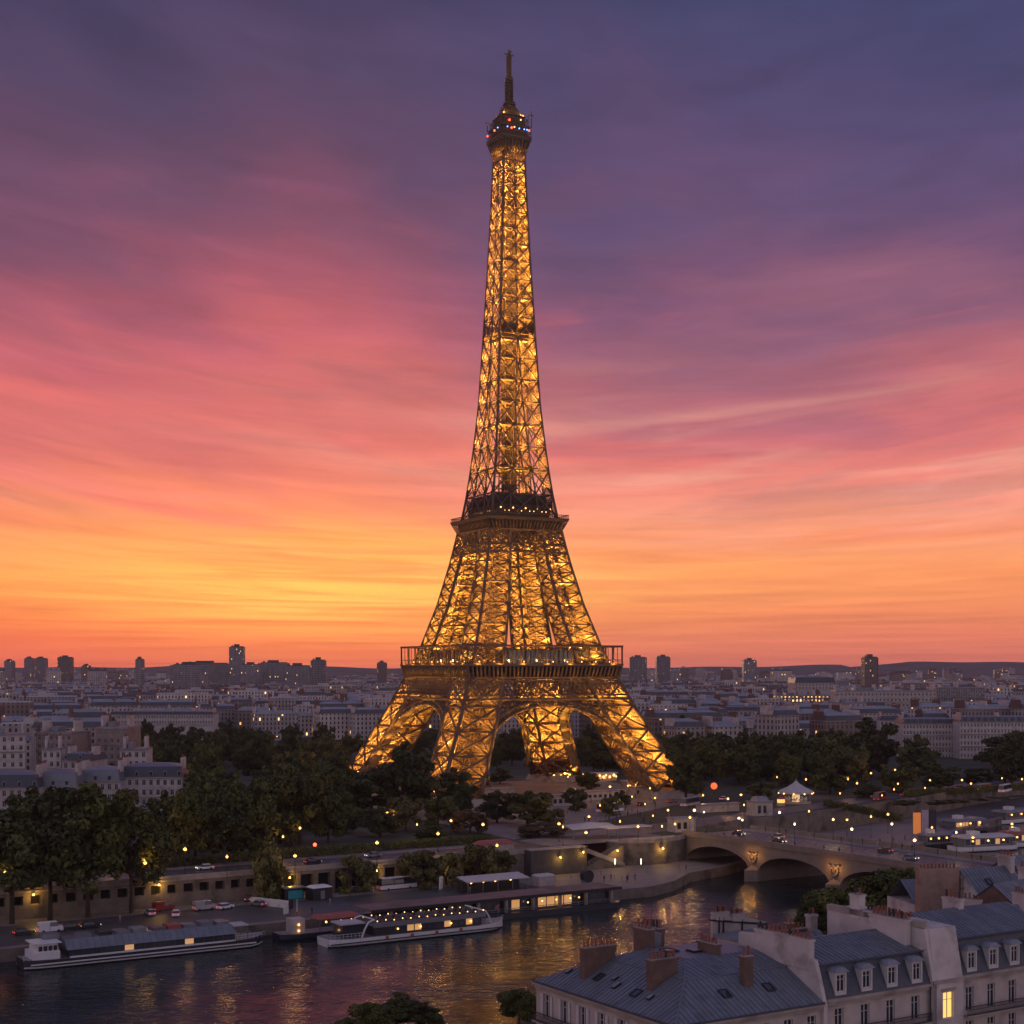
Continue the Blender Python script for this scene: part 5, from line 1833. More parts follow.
CP = {k: car_proto(k) for k in ('car', 'van', 'bus')}
PAINT = {'white': WHITE, 'black': M('black_paint', (0.02, 0.02, 0.025), 0.25, 0.1, 1), 'grey': M('grey_paint', (0.17, 0.18, 0.2), 0.3, 0.1, 1), 'silver': M('silver_paint', (0.42, 0.42, 0.44), 0.3, 0.1, 1, metal=.3), 'red': M('red_paint', (0.25, 0.03, 0.025), 0.3, 0.1, 1)}
CM = {}


def car(p, rz, kind, col, label, group=None):
    c = CP[kind]
    k = (kind, col)
    if k not in CM:
        CM[k] = (c['body'].mesh('body', PAINT[col]), c['roof'].mesh('roof', PAINT[col]))
    t = thing({'car': 'parked_car', 'van': 'delivery_van', 'bus': 'minibus'}[kind], label, {'car': 'car', 'van': 'van', 'bus': 'bus'}[kind], p, rz, group)
    link('body', CM[k][0], t); link('roof', CM[k][1], t); link('cabin_glass', c['glass'], t)
    for sx in (-1, 1):
        for sy in (-1, 1):
            link('wheel', c['wheel'], t, (sx * c['L'] * .3, sy * (c['W'] / 2 - .1), .31))
    for sy in (-1, 1):
        link('headlight', c['head'], t, (c['L'] / 2 - .03, sy * c['W'] * .33, .68)); link('tail_light', c['tail'], t, (-c['L'] / 2 - .0, sy * c['W'] * .33, .75))
    return t


for x, y, kind, col, dr, lab in (
        (50, 932, 'van', 'white', .0, 'white van with side windows parked at the near end of the lower quay'), (70, 930, 'car', 'black', .1, 'black car parked right behind the white van on the quay'), (90, 928, 'car', 'black', 0, 'black car last in the short row behind the white van'),
        (24, 935, 'car', 'black', .05, 'dark car at the picture edge of the lower quay'),
        (150, 915, 'car', 'silver', 1.5, 'light hatchback parked nose out by the quay wall'), (163, 911, 'van', 'red', .3, 'reddish flatbed van parked by the quay wall'), (176, 916, 'car', 'white', 1.2, 'white car parked in front of the reddish van'),
        (204, 910, 'van', 'silver', .1, 'silver box van parked under the wall lamp'), (225, 909, 'car', 'white', .4, 'small pale car beside the silver box van'), (258, 906, 'car', 'grey', 1.9, 'grey car with its nose to the long white barrier'), (249, 901, 'car', 'black', 1.0, 'black car behind the grey one at the quay wall'),
        (397, 889, 'bus', 'white', .05, 'white minibus with a long pale roof on the quay by the bushes')):
    p = at(x, y, QZ)
    car((p.x, p.y, QZ), RA + dr, kind, col, lab)
for a, n, col, rz, in ((-60, 44, 'grey', 0), (-38, 48, 'black', PI), (-12, 44, 'silver', 0), (6, 48, 'white', PI), (33, 44, 'black', 0), (52, 48, 'grey', PI), (66, 44, 'black', 0)):
    car(rv(a, n, FARZ + .01), RA + rz, 'car', col, f'{col} car driving on the riverside road above the wall', f'{col} cars on the riverside road')
for i, (x, y_, col, r_) in enumerate(((12, 11, 'black', 0), (24, 15, 'grey', PI), (33, 7.5, 'black', 0), (64, 16, 'black', PI), (78, 10.5, 'grey', 0))):
    car(on_bridge(x, y_, -.11), RA - PI / 2 + r_, 'car', col, f'{col} car crossing the bridge carriageway', f'{col} cars on the bridge')
for x, y, kind, col, lab in ((641, 806, 'car', 'black', 'dark car waiting on the forecourt road before the bridge'), (610, 812, 'bus', 'white', 'pale coach on the forecourt behind the white canopy'), (672, 803, 'car', 'red', 'red car by the bridge head on the forecourt'), (690, 806, 'bus', 'silver', 'silver coach standing by the bridge head'), (724, 800, 'car', 'white', 'white car leaving the forecourt toward the bank road'),
                             (1005, 792, 'bus', 'white', 'white coach parked on the right-hand bank road'), (983, 791, 'bus', 'silver', 'silver coach parked among lamps on the bank road'), (960, 789, 'car', 'red', 'red car between coaches on the bank road'), (905, 796, 'car', 'red', 'red car under the trees of the bank road'), (880, 800, 'bus', 'red', 'reddish coach with lights beside the carousel bank')):
    p = at(x, y, FARZ + .01)
    car((p.x, p.y, FARZ + .01), RA + (x % 7) * .1, kind, col, lab)


# ------------------------------------------------------------------ people
def person_mesh(seed, pose):
    g = random.Random(seed)
    st = .28 if pose == 'walk' else .10
    sit = pose == 'sit'
    V = [(0, 0, .95), (0, 0, 1.18), (0, 0, 1.42), (0, .01, 1.52), (0, .02, 1.60), (0, .02, 1.74),
         (.1, 0, .90), (.11, st * .5, .50), (.11, st * .55 - .1, .06), (.11, st * .5 + .1, .03),
         (-.1, 0, .90), (-.11, -st * .4, .50), (-.11, -st, .07), (-.11, -st + .17, .03),
         (.2, 0, 1.40), (.25, -st * .4, 1.13), (.24, -st * .3 + .12, .88), (-.2, 0, 1.40), (-.25, st * .4, 1.13), (-.24, st * .6 + .1, .88)]
    R = [.15, .14, .16, .07, .10, .085, .10, .07, .05, .04, .10, .07, .05, .04, .075, .05, .035, .075, .05, .035]
    Ed = [(0, 1), (1, 2), (2, 3), (3, 4), (4, 5), (0, 6), (6, 7), (7, 8), (8, 9), (0, 10), (10, 11), (11, 12), (12, 13), (2, 14), (14, 15), (15, 16), (2, 17), (17, 18), (18, 19)]
    me = bpy.data.meshes.new('person')
    me.from_pydata(V, Ed, [])
    o = bpy.data.objects.new('person_form', me)
    COL.objects.link(o)
    m = o.modifiers.new('skin', 'SKIN')
    for i, r in enumerate(R):
        me.skin_vertices[0].data[i].radius = (r, r * .8)
    me.skin_vertices[0].data[0].use_root = True
    o.modifiers.new('sub', 'SUBSURF').levels = 1
    dg = bpy.context.evaluated_depsgraph_get()
    out = bpy.data.meshes.new_from_object(o.evaluated_get(dg))
    bpy.data.objects.remove(o)
    out.name = 'person'
    return out


CLO = M('dark_clothes', (0.03, 0.03, 0.04), 0.9, 0.2, 3)
CLO2 = M('light_clothes', (0.35, 0.31, 0.3), 0.9, 0.2, 3)
SKIN_, HAIR = M('skin', (0.4, 0.24, 0.17), 0.7, 0.1, 3), M('hair', (0.03, 0.02, 0.015), 0.8, 0.2, 3)
PM = []
for sd, ps in ((1, 'stand'), (2, 'walk')):
    for cl in (CLO, CLO2):
        me = person_mesh(sd, ps)
        me.materials.clear(); me.materials.append(cl); me.materials.append(SKIN_)
        for pl_ in me.polygons:
            if pl_.center.z > 1.5 or (abs(pl_.center.x) > .2 and pl_.center.z < .95):
                pl_.material_index = 1
        PM.append(me)
mb = MB(); mb.ball((0, .0, 1.70), .115, 6); HM = mb.mesh('hair', HAIR)


def person(p, rz, k, label, group):
    o = link('person', PM[k], None, p, rz)
    tag(o, label, 'person', group)
    link('hair', HM, o)


rp = random.Random(3)
LBL = [('person in dark clothes standing', 'standing people in dark clothes'), ('person in light clothes standing', 'standing people in light clothes'), ('person in dark clothes walking', 'walking people in dark clothes'), ('person in light clothes walking', 'walking people in light clothes')]


def crowd(pts, where):
    for p in pts:
        k = rp.choice((0, 2, 2, 0, 1, 3))
        person(p, rp.uniform(0, 6.28), k, f'{LBL[k][0]} {where}', f'{LBL[k][1]} {where}')


crowd([at(x, y, QZ + .01) for x, y in ((604, 882), (611, 880), (614, 882), (622, 884), (627, 882), (628, 880), (635, 880), (601, 878), (571, 882), (647, 876), (590, 879))], 'on the waterside esplanade')
crowd([at(x, y, QZ + .01) for x, y in ((679, 872), (686, 871))], 'at the water edge below the first arch')
crowd([at(x, y, QZ + .01) for x, y in ((440, 889), (470, 893), (497, 889), (502, 888), (330, 905), (350, 900), (312, 914), (120, 922))], 'on the lower quay near the boats')
crowd([on_bridge(x, rp.choice((2.2, 3.1, 2.7))) for x in (8, 15, 21, 29, 39, 44, 53, 55, 61, 72, 74, 83)], 'on the near footway of the bridge')
crowd([on_bridge(x, BW - rp.uniform(1.8, 4)) for x in (10, 18, 22, 31, 42, 48, 55, 63, 66, 75, 87, 90)], 'on the far footway of the bridge')
crowd([at(x, y, FARZ + .01) for x, y in [(rp.uniform(560, 690), rp.uniform(797, 828)) for _ in range(55)]], 'on the forecourt between tower and bridge')
crowd([at(x, y, QZ + .01) for x, y in ((893, 842), (897, 843), (905, 840), (880, 844), (940, 850))], 'on the pale quay by the right-hand moorings')

# ------------------------------------------------------------------ quay furniture
def at_q(x, y):
    p = at(x, y, QZ)
    return (p.x, p.y, QZ)


t = thing('shipping_container', 'teal container kiosk with a dark frame on the quay', 'kiosk', at_q(292, 899), RA)
mb = MB(); mb.box(-2.4, 2.4, -1.2, 1.2, .05, 2.7); mb.build('body', BLACK, t)
mb = MB(); mb.box(-1.5, 2.2, -1.26, -1.203, .2, 2.2); mb.build('shutter', TEAL, t)
mb = MB(); mb.box(-3, 3, -1.9, 1.5, 2.75, 2.95); mb.build('roof', GREYM, t)
t = thing('shipping_container', 'black container kiosk with a pale ridged roof on the quay', 'kiosk', at_q(319, 899), RA + .1)
mb = MB(); mb.box(-2.6, 2.6, -1.8, 1.8, .05, 2.9); mb.build('body', BLACK, t)
mb = MB(); mb.frustum(-2.7, 2.7, -1.9, 1.9, 2.9, 3.4, .8); mb.build('roof', WHITE, t)
mb = MB(); mb.box(-.6, .5, -1.86, -1.803, .2, 2.2); mb.build('door', GREYM, t)
t = thing('barrier', 'long white sloping barrier wall with a dark end on the quay', 'barrier', at_q(271, 906), RA - 1.15)
mb = MB(); mb.box(-6, 6, -.5, .5, 0, 1.6); mb.build('panel', WHITE, t)
mb = MB(); mb.box(6.003, 6.4, -.6, .6, 0, 1.9); mb.build('end_post', BLACK, t)
t = thing('railing', 'thin white railing running down to the pontoon', 'railing', at_q(352, 891), RA - .95)
mb = MB()
for i in range(9):
    mb.box(-6 + 1.5 * i - .05, -6 + 1.5 * i + .05, -.05, .05, 0, 1.1)
mb.box(-6.05, 6.05, -.06, .06, 1.1, 1.22); mb.box(-6, 6, -.04, .04, .5, .58); mb.build('rail', WHITE, t)
for x, y, w, lab in ((441, 890, 1.4, 'white upright sign panel on the quay, standing alone'), (461, 890, 1.2, 'narrow lit sign panel next to the pavilion'), (286, 915, 1.6, 'white cabinet at the quay edge beside the barrier')):
    t = thing('sign_panel', lab, 'sign', at_q(x, y), RA + .6)
    mb = MB(); mb.box(-w / 2, w / 2, -.18, .18, .3, 3.4 if x > 300 else 1.9); mb.build('panel', WHITE, t)
    mb = MB(); mb.box(-w / 2 - .1, w / 2 + .1, -.3, .3, 0, .3); mb.build('base', GREYM, t)
t = thing('mooring_bollard', 'red and white marker post at the quay edge', 'post', at_q(297, 917), 0)
mb = MB(); mb.tube([(0, 0, 0), (0, 0, 1.2)], [.22, .2], 8); mb.build('base', REDP, t)
mb = MB(); mb.tube([(0, 0, 1.2), (0, 0, 4)], [.09, .07], 6); mb.build('pole', WHITE, t)
# pavilion cafe on the quay
t = thing('quay_pavilion', 'low cafe pavilion with a flat pale awning and warm lights on the quay', 'pavilion', rv(68.5, 15.5, QZ), RA)
mb = MB()
mb.add([(-9, -3.5, 3.0), (9, -3.5, 3.0), (10, 3.5, 3.5), (-8, 3.5, 3.5), (-9, -3.5, 3.2), (9, -3.5, 3.2), (10, 3.5, 3.7), (-8, 3.5, 3.7)], ((0, 1, 2, 3), (4, 5, 6, 7), (0, 1, 5, 4), (1, 2, 6, 5), (2, 3, 7, 6), (3, 0, 4, 7)))
mb.build('awning', CANVAS, t)
mb = MB(); mb.box(-8, 8.5, .5, 3.2, .02, 2.9); mb.build('bar_wall', BLACK, t)
for i in range(5):
    mb = MB(); mb.box(-8.6 + i * 4.3 - .08, -8.6 + i * 4.3 + .08, -3.2, -3.04, 0, 3.0); mb.build('post', GREYM, t)
for x in (-6, -2.5, 1, 5.5):
    mb = MB(); mb.ball((x, -.2, 2.5), .28, 5); mb.build('lamp_globe', BULB_S, t)
t = thing('market_tent', 'small cream box stall beside the pavilion awning', 'stall', rv(85, 17, QZ), RA)
mb = MB(); mb.box(-2.5, 2.5, -1.5, 1.5, 0, 2.4); mb.build('body', CREAM, t)
mb = MB(); mb.frustum(-2.7, 2.7, -1.7, 1.7, 2.4, 2.9, .6); mb.build('roof', CANVAS, t)
t = thing('satellite_drum', 'dark round drum shaped kiosk on the esplanade', 'kiosk', at_q(587, 882), RA)
mb = MB(); mb.tube([(0, -.9, 1.6), (0, .9, 1.6)], [1.6, 1.6], 16); mb.build('drum', BLACK, t)
mb = MB(); mb.box(-1.2, 1.2, -.8, .8, 0, .5); mb.tube([(.6, 0, 1), (.8, 0, 5.5)], [.1, .06], 6); mb.build('stand', GREYM, t)
for x, y in ((571, 873), (641, 868), (615, 868)):
    t = thing('bollard_light', 'short glowing white light post on the esplanade', 'light', at_q(x, y), 0, 'light posts on the esplanade')
    mb = MB(); mb.tube([(0, 0, 0), (0, 0, 1.0)], [.14, .14], 6); mb.build('post', GREYM, t)
    mb = MB(); mb.tube([(0, 0, 1.0), (0, 0, 2.6)], [.16, .16], 6); mb.build('lamp_tube', E('tube_light', (1, .9, .7), 2.0), t)

# things on the upper level around the forecourt
def at_u(x, y):
    p = at(x, y, FARZ)
    return (p.x, p.y, FARZ + .01)


t = thing('canopy', 'large white flat canopy by the quay stairs', 'canopy', at_u(588, 838), RA)
mb = MB(); mb.add([(-7.5, -3, 3.0), (8, -4, 3.2), (10, 4, 3.6), (-5, 5, 3.6), (0, 0, 4.6)], ((0, 1, 4), (1, 2, 4), (2, 3, 4), (3, 0, 4))); mb.build('cover', CANVAS, t)
for x, y in ((-7, -2.8), (7.6, -3.6), (9.4, 3.6), (-4.8, 4.6)):
    mb = MB(); mb.box(x - .07, x + .07, y - .07, y + .07, 0, 3.1); mb.build('post', GREYM, t)
t = thing('canopy', 'second, greyer canopy adjoining the white one', 'canopy', at_u(625, 837), RA)
mb = MB(); mb.box(-8, 8, -2.6, 2.6, 2.9, 3.15); mb.build('cover', CANVAS, t)
for x in (-7.6, -2.5, 2.5, 7.6):
    mb = MB(); mb.box(x - .08, x + .08, -2.4, -2.24, 0, 2.9); mb.build('post', GREYM, t)
t = thing('kiosk', 'long red-roofed kiosk on the wall above the quay', 'kiosk', rv(83.5, 39, FARZ), RA)
mb = MB(); mb.box(-5, 5, -2, 2, 0, 2.6); mb.build('wall', CREAM, t)
mb = MB(); mb.frustum(-5.6, 5.6, -2.6, 2.6, 2.6, 3.5, 1.6); mb.build('roof', REDP, t)
for x, y, w, h, d_, lab, lit in ((596, 800, 26, 3.1, 4, 'long pale ticket hall with dark window strip on the forecourt', 0), (560, 806, 16, 3.6, 4, 'low cream kiosk at the garden edge of the forecourt', 0), (648, 796, 12, 3.4, 5, 'pale security hut between the tower legs and the bridge', 0),
                              (560, 781, 13, 3.2, 4, 'cream pavilion with glowing lamps under the far tower leg', 1), (605, 781, 12, 3.3, 4, 'low white pavilion under the right-hand arch', 1), (642, 790, 14, 3.6, 5, 'glowing souvenir stall at the foot of the right tower leg', 1),
                              (685, 832, 7.5, 4.0, 4, 'small white block house at the bridge head', 0), (764, 816, 7, 4.6, 5, 'grey stone plinth block at the far corner of the bridge', 0), (720, 812, 16, 2.6, 3, 'low pale wall of hoardings by the bridge road', 0), (668, 789, 22, 3.2, 4, 'green glass security fence front right of the tower leg', 0),
                              (472, 783, 16, 3.2, 4, 'pale tent roof half hidden behind the near leg', 0), (346, 786, 14, 3, 5, 'low white pavilion among the trees left of the tower', 0), (500, 797, 12, 3, 4, 'low tan stall beside the light green bushy tree', 0)):
    t = thing('forecourt_pavilion', lab, 'pavilion', at_u(x, y), RA - .1)
    L_ = w
    holes = [(1 + i * 2.2, 2.4 + i * 2.2, .9, h - 1.1) for i in range(int((L_ - 2) / 2.2))] if h > 3 else []
    mb = MB()
    wall_holes(mb, L_, 0, h, holes, .3)
    mb.quad((0, 0, 0), (0, d_, 0), (0, d_, h), (0, 0, h)); mb.quad((L_, 0, 0), (L_, d_, 0), (L_, d_, h), (L_, 0, h))
    o = mb.build('wall', CREAM, t, (-L_ / 2, 0, 0))
    mb = MB(); mb.box(-.4, L_ + .4, -.5, d_ + .4, h + .003, h + .3)
    if h > 4.4:
        mb.frustum(1, L_ - 1, .4, d_ - .5, h + .3, h + 1.7, .6)
    mb.build('roof', CANVAS if lit else ZINC_L, t, (-L_ / 2, 0, 0))
    mb = MB(); mb.quad((.2, .31, .4), (L_ - .2, .31, .4), (L_ - .2, .31, h - .3), (.2, .31, h - .3)); mb.build('glazing', LIT_D if lit else GLASS, t, (-L_ / 2, 0, 0))
    if lit:
        for k in range(7):
            mb = MB(); mb.ball((-L_ / 2 + L_ * (k + .5) / 7, -.9 - .5 * (k % 3), 1.9 + .7 * (k % 2)), .34 + .12 * (k % 3), 5); mb.build('lamp_globe', BULB_S, t)

# lit kiosks and hedges under the riverside trees
for a, n, w, lab in ((-46, 58, 5.5, 'golden-lit kiosk with tall panes under the riverside trees'), (-38, 59, 4.0, 'smaller amber-lit kiosk beside the golden one under the trees'), (-55, 59, 3.6, 'narrow glowing kiosk at the dark end of the riverside trees'), (-8, 60, 6, 'low cafe with a reddish lit front behind the riverside trees')):
    t = thing('kiosk', lab, 'kiosk', rv(a, n, FARZ), RA)
    m = MB(); m.box(-w / 2, w / 2, 0, 3, 0, 3.6); m.build('wall', BRICK, t)
    for i in range(3):
        x = -w / 2 + w * (i + .5) / 3
        m = MB(); m.quad((x - w * .12, -.02, .5), (x + w * .12, -.02, .5), (x + w * .12, -.02, 3.1), (x - w * .12, -.02, 3.1)); m.build('window', LIT, t)
    m = MB(); m.frustum(-w / 2 - .4, w / 2 + .4, -.5, 3.4, 3.6, 4.6, 1.2); m.build('roof', ZINC, t)
    l = bpy.data.lights.new('kiosk_light', 'POINT'); l.energy, l.color, l.shadow_soft_size = 420, (1.0, .42, .1), .3
    o = bpy.data.objects.new('kiosk_light', l); COL.objects.link(o); o.parent = t; o.location = (0, -1.6, 2.6)


def hedge(p, q, h, w, label):
    p, q = Vector(p), Vector(q)
    L_ = (q - p).length
    g = np.random.default_rng(int(L_ * 100))
    n = int(L_ * 90)
    c = np.stack([g.uniform(0, L_, n), g.uniform(-w / 2, w / 2, n), g.uniform(.1, h, n) ** 1.0], axis=1)
    c[:, 2] = np.minimum(c[:, 2] * 1.15, h * (1 + .12 * np.sin(c[:, 0] * .9) + .1 * g.normal(size=n)))
    t1, t2 = g.normal(size=(n, 3)), g.normal(size=(n, 3))
    t1 *= .32 / np.linalg.norm(t1, axis=1, keepdims=True); t2 *= .2 / np.linalg.norm(t2, axis=1, keepdims=True)
    v = np.stack([c - t1, c - t2, c + t1, c + t2], axis=1).reshape(-1, 3)
    d = q - p
    o = link('hedge', np_mesh('hedge', v, np.arange(n * 4).reshape(-1, 4), LEAF[1]), None, p, math.atan2(d.y, d.x))
    tag(o, label, 'hedge')


for a0, a1, n, h, lab in ((-70, -30, 56.5, 1.8, 'clipped hedge along the riverside road below the tall left-hand trees'), (-26, 12, 56.5, 2.2, 'hedge along the riverside road behind the small red traffic light'), (16, 58, 57.5, 2.4, 'hedge along the riverside road before the russet garden trees'), (60, 96, 61, 2.0, 'hedge between the riverside road and the forecourt kiosks')):
    hedge(rv(a0, n, FARZ), rv(a1, n, FARZ), h, 2.4, lab)
hedge(at(905, 797, FARZ), at(1030, 790, FARZ), 2.6, 3.0, 'long hedge under the lamps of the right-hand bank road')
hedge(at(826, 806, FARZ), at(900, 822, FARZ), 2.2, 2.6, 'hedge on the bank wall between carousel and moorings')

# carousel
p = at_u(796, 803)
t = thing('carousel', 'small lit carousel with a pointed pale tent roof under the trees', 'carousel', p, 0)
mb = MB(); mb.lathe((0, 0, 0), [(5.6, 0), (5.6, .5), (5.2, .5)], 16); mb.build('platform', CREAM, t)
mb = MB(); mb.lathe((0, 0, 0), [(6.3, 3.6), (6.4, 4.4), (3.2, 5.9), (1.2, 7.2), (.15, 8.2), (.05, 8.9)], 16); mb.build('tent_roof', CANVAS, t)
mb = MB(); mb.lathe((0, 0, 0), [(1.4, .5), (1.4, 4.2)], 12); mb.build('core', E('carousel_core', (1.0, .62, .3), .7), t)
for k in range(10):
    a = 2 * PI * k / 10
    mb = MB(); mb.tube([(5.4 * math.cos(a), 5.4 * math.sin(a), .5), (5.4 * math.cos(a), 5.4 * math.sin(a), 3.8)], [.09, .09], 6); mb.build('pole', GREYM, t)
    mb = MB(); mb.ball((6.35 * math.cos(a), 6.35 * math.sin(a), 3.7), .26, 4); mb.build('lamp_globe', BULB_S, t)
    hs = MB(); q = (3.8 * math.cos(a), 3.8 * math.sin(a)); tx, ty = -math.sin(a), math.cos(a)
    hs.tube([(q[0] - tx * .8, q[1] - ty * .8, 1.5), (q[0] + tx * .5, q[1] + ty * .5, 1.5), (q[0] + tx * .9, q[1] + ty * .9, 2.2), (q[0] + tx * 1.2, q[1] + ty * 1.2, 2.1)], [.3, .34, .2, .12], 6)
    for s_ in (-.6, .4):
        hs.tube([(q[0] + tx * s_, q[1] + ty * s_, 1.4), (q[0] + tx * (s_ - .1), q[1] + ty * (s_ - .1), .8)], [.1, .06], 5)
    hs.build('horse', WHITE, t)
p = at_u(809, 856 - 56)
t = thing('kiosk', 'amber glowing round stall beside the carousel', 'kiosk', at_u(781, 806), 0)
mb = MB(); mb.lathe((0, 0, 0), [(1.5, 0), (1.5, 1.2)], 10); mb.build('counter', CREAM, t)
mb = MB(); mb.lathe((0, 0, 0), [(1.3, 1.2), (1.4, 2.2), (1.3, 2.5)], 10); mb.build('lit_glazing', E('amber', (1.0, .42, .08), 1.6), t)
mb = MB(); mb.lathe((0, 0, 0), [(1.9, 2.5), (.2, 3.4)], 10); mb.build('roof', REDP, t)

# tall banners by the moorings
for i, (x, col, lab) in enumerate(((917, (0.75, .25, .08), 'tall orange banner by the right-hand moorings'), (925.5, (.42, .36, .44), 'tall lilac banner beside the orange one'), (932.5, (.05, .04, .06), 'tall black banner in the row at the moorings'))):
    p = at(x, 837, QZ)
    t = thing('banner', lab, 'banner', (p.x, p.y, QZ), 0)
    w = 1.25
    mb = MB(); mb.box(-w, w, -.06, .06, 1.0, 8.0 if i == 0 else 8.9)
    m_ = M(f'banner_cloth', col, .8, .15, .5)
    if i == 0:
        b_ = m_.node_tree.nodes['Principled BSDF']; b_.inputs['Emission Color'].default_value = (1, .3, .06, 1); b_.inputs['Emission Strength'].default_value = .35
    mb.build('cloth', m_, t)
    mb = MB(); mb.tube([(-w - .1, 0, 0), (-w - .1, 0, 9.2)], [.09, .07], 6); mb.build('pole', GREYM, t)


# ------------------------------------------------------------------ boats
def hull_mesh(L_, B, zd, draft=.6, bow=.22, stern=.08, m=(0, 1, 2), rub=True, sheer=.5):
    mb = MB()
    N = 26
    st = []
    for i in range(N + 1):
        t_ = i / N
        k = 1.0
        if t_ > 1 - bow:
            k = max(.02, 1 - ((t_ - 1 + bow) / bow) ** 2.2)
        elif t_ < stern:
            k = 0.72 + .28 * (t_ / stern) ** .5
        st.append((-L_ / 2 + L_ * t_, k * B / 2, zd + sheer * max(0, (t_ - .75) / .25) ** 2 + .15 * max(0, (.12 - t_) / .12)))
    lev = ((-draft, .80), (0.25, .97), (.55, 1.0), (None, 1.0))
    for (za, ka), (zb, kb), mi in ((lev[0], lev[1], m[1]), (lev[1], lev[2], m[2]), (lev[2], lev[3], m[0])):
        for (x0, b0, d0), (x1, b1, d1) in zip(st[:-1], st[1:]):
            for s_ in (-1, 1):
                mb.quad((x0, s_ * b0 * ka, za), (x1, s_ * b1 * ka, za), (x1, s_ * b1 * kb, zb if zb is not None else d1), (x0, s_ * b0 * kb, zb if zb is not None else d0), mi)
    for (x0, b0, d0), (x1, b1, d1) in zip(st[:-1], st[1:]):
        mb.quad((x0, -b0, d0 - .02), (x1, -b1, d1 - .02), (x1, b1, d1 - .02), (x0, b0, d0 - .02), 3)
    x0, b0, d0 = st[0]
    mb.quad((x0, -b0 * .8, -draft), (x0, b0 * .8, -draft), (x0, b0, d0), (x0, -b0, d0), m[0])
    return mb, st


def railing(mb, pts, h=1.0, t=.05, step=1):
    for i, (p, q) in enumerate(zip(pts[:-1], pts[1:])):
        mb.beam((p[0], p[1], p[2] + h), (q[0], q[1], q[2] + h), t * 1.4); mb.beam((p[0], p[1], p[2] + h * .5), (q[0], q[1], q[2] + h * .5), t)
        mb.beam(p, (p[0], p[1], p[2] + h), t)


def windows_strip(t, x0, x1, n, y, z0, z1, name='window', mat=None, lit=()):
    for i in range(n):
        a, b = x0 + (x1 - x0) * i / n + .12, x0 + (x1 - x0) * (i + 1) / n - .12
        m = MB()
        m.quad((a, y, z0), (b, y, z0), (b, y, z1), (a, y, z1))
        m.build(name, LIT_D if i in lit else (mat or GLASS), t)


# the long glass-roofed boat at the left
c = rv(-27, -7.6)
boat = thing('tour_boat', 'long moored boat with a grey sloping glass roof and white wheelhouse', 'boat', (c.x, c.y, 0), RA)
mb, st = hull_mesh(50, 8.0, 1.7, bow=.10, stern=.10, m=(1, 1, 0)); mb.build('hull', [WHITE, HULL_D, HULL_D, GREYM], boat)
mb = MB(); mb.box(-16.5, 17.5, -3.5, 3.4, 1.7, 3.2); mb.build('saloon', HULL_D, boat)
mb = MB()
mb.add([(-17, -3.75, 3.2), (18, -3.75, 3.2), (17, -1.9, 5.0), (-17, -1.9, 5.0), (-17, 3.4, 5.0), (17, 3.4, 5.0), (18, 3.6, 3.2), (-17, 3.6, 3.2)], ((0, 1, 2, 3), (3, 2, 5, 4), (4, 5, 6, 7), (0, 3, 4, 7), (1, 6, 5, 2)))
for i in range(26):
    x = -17 + 35 * i / 25
    mb.beam((x, -3.8, 3.2), (min(x, 17), -1.92, 5.04), .09)
mb.build('glass_roof', M('grey_roof_glass', (0.16, 0.18, 0.21), 0.25, 0.25, 0.4, spec=.7), boat)
mb = MB(); mb.box(-16.5, 17.5, -4.0, -3.62, 1.7, 2.0); mb.box(-24, 22, -4.05, -3.98, .9, 1.15); mb.build('rubbing_strake', WHITE, boat)
windows_strip(boat, -16, 17, 16, -3.52, 2.05, 3.1, lit=(5, 11))
mb = MB(); mb.box(-23.5, -18.2, -3.2, 2.6, 1.7, 3.2); mb.frustum(-22.8, -18.4, -2.9, 2.3, 3.2, 4.7, .25); mb.box(-23.4, -17.9, -3.3, 2.7, 4.7, 4.9); mb.build('wheelhouse', WHITE, boat)
windows_strip(boat, -22.4, -18.6, 4, -3.02, 3.35, 4.3, 'wheelhouse_window')
mb = MB(); mb.box(17.6, 21, -2.4, 2.0, 4.4, 4.65); mb.build('stern_canopy', CANVAS, boat)
mb = MB()
for x in (17.8, 20.8):
    for y in (-2.2, 1.8):
        mb.beam((x, y, 1.7), (x, y, 4.4), .14)
mb.build('canopy_frame', GREYM, boat)
mb = MB(); railing(mb, [(18 + i * .9, -3.7 + .02 * i * i * .35, 1.75 + .006 * i * i) for i in range(8)]); railing(mb, [(-25.2 + i, -3.4, 1.75) for i in range(3)]); mb.build('bow_railing', WHITE, boat)
for i, (x, col) in enumerate(((-14, 'GREYM'), (-10, 'HULL_D'), (-6.5, 'GREYM'), (-3, 'TEAL2'), (1.0, 'ORNG'), (4.2, 'REDP'), (7.4, 'GREYM'), (11, 'BLUEP'), (14.4, 'GREYM'))):
    col_ = {'GREYM': GREYM, 'HULL_D': HULL_D, 'TEAL2': ZINC_L, 'ORNG': RUST, 'REDP': REDP, 'BLUEP': ZINC}[col]
    mb = MB(); mb.box(x, x + 2.6, -1.2, 2.4, 5.003, 5.5 + .2 * (i % 2)); mb.build('deck_locker', col_, boat)
mb = MB(); mb.box(-20.5, -17.3, .5, 3.4, 4.9, 5.9); mb.tube([(-19, 1, 5.9), (-19, 1, 8.0)], [.08, .05], 5); mb.build('radar_mast', GREYM, boat)

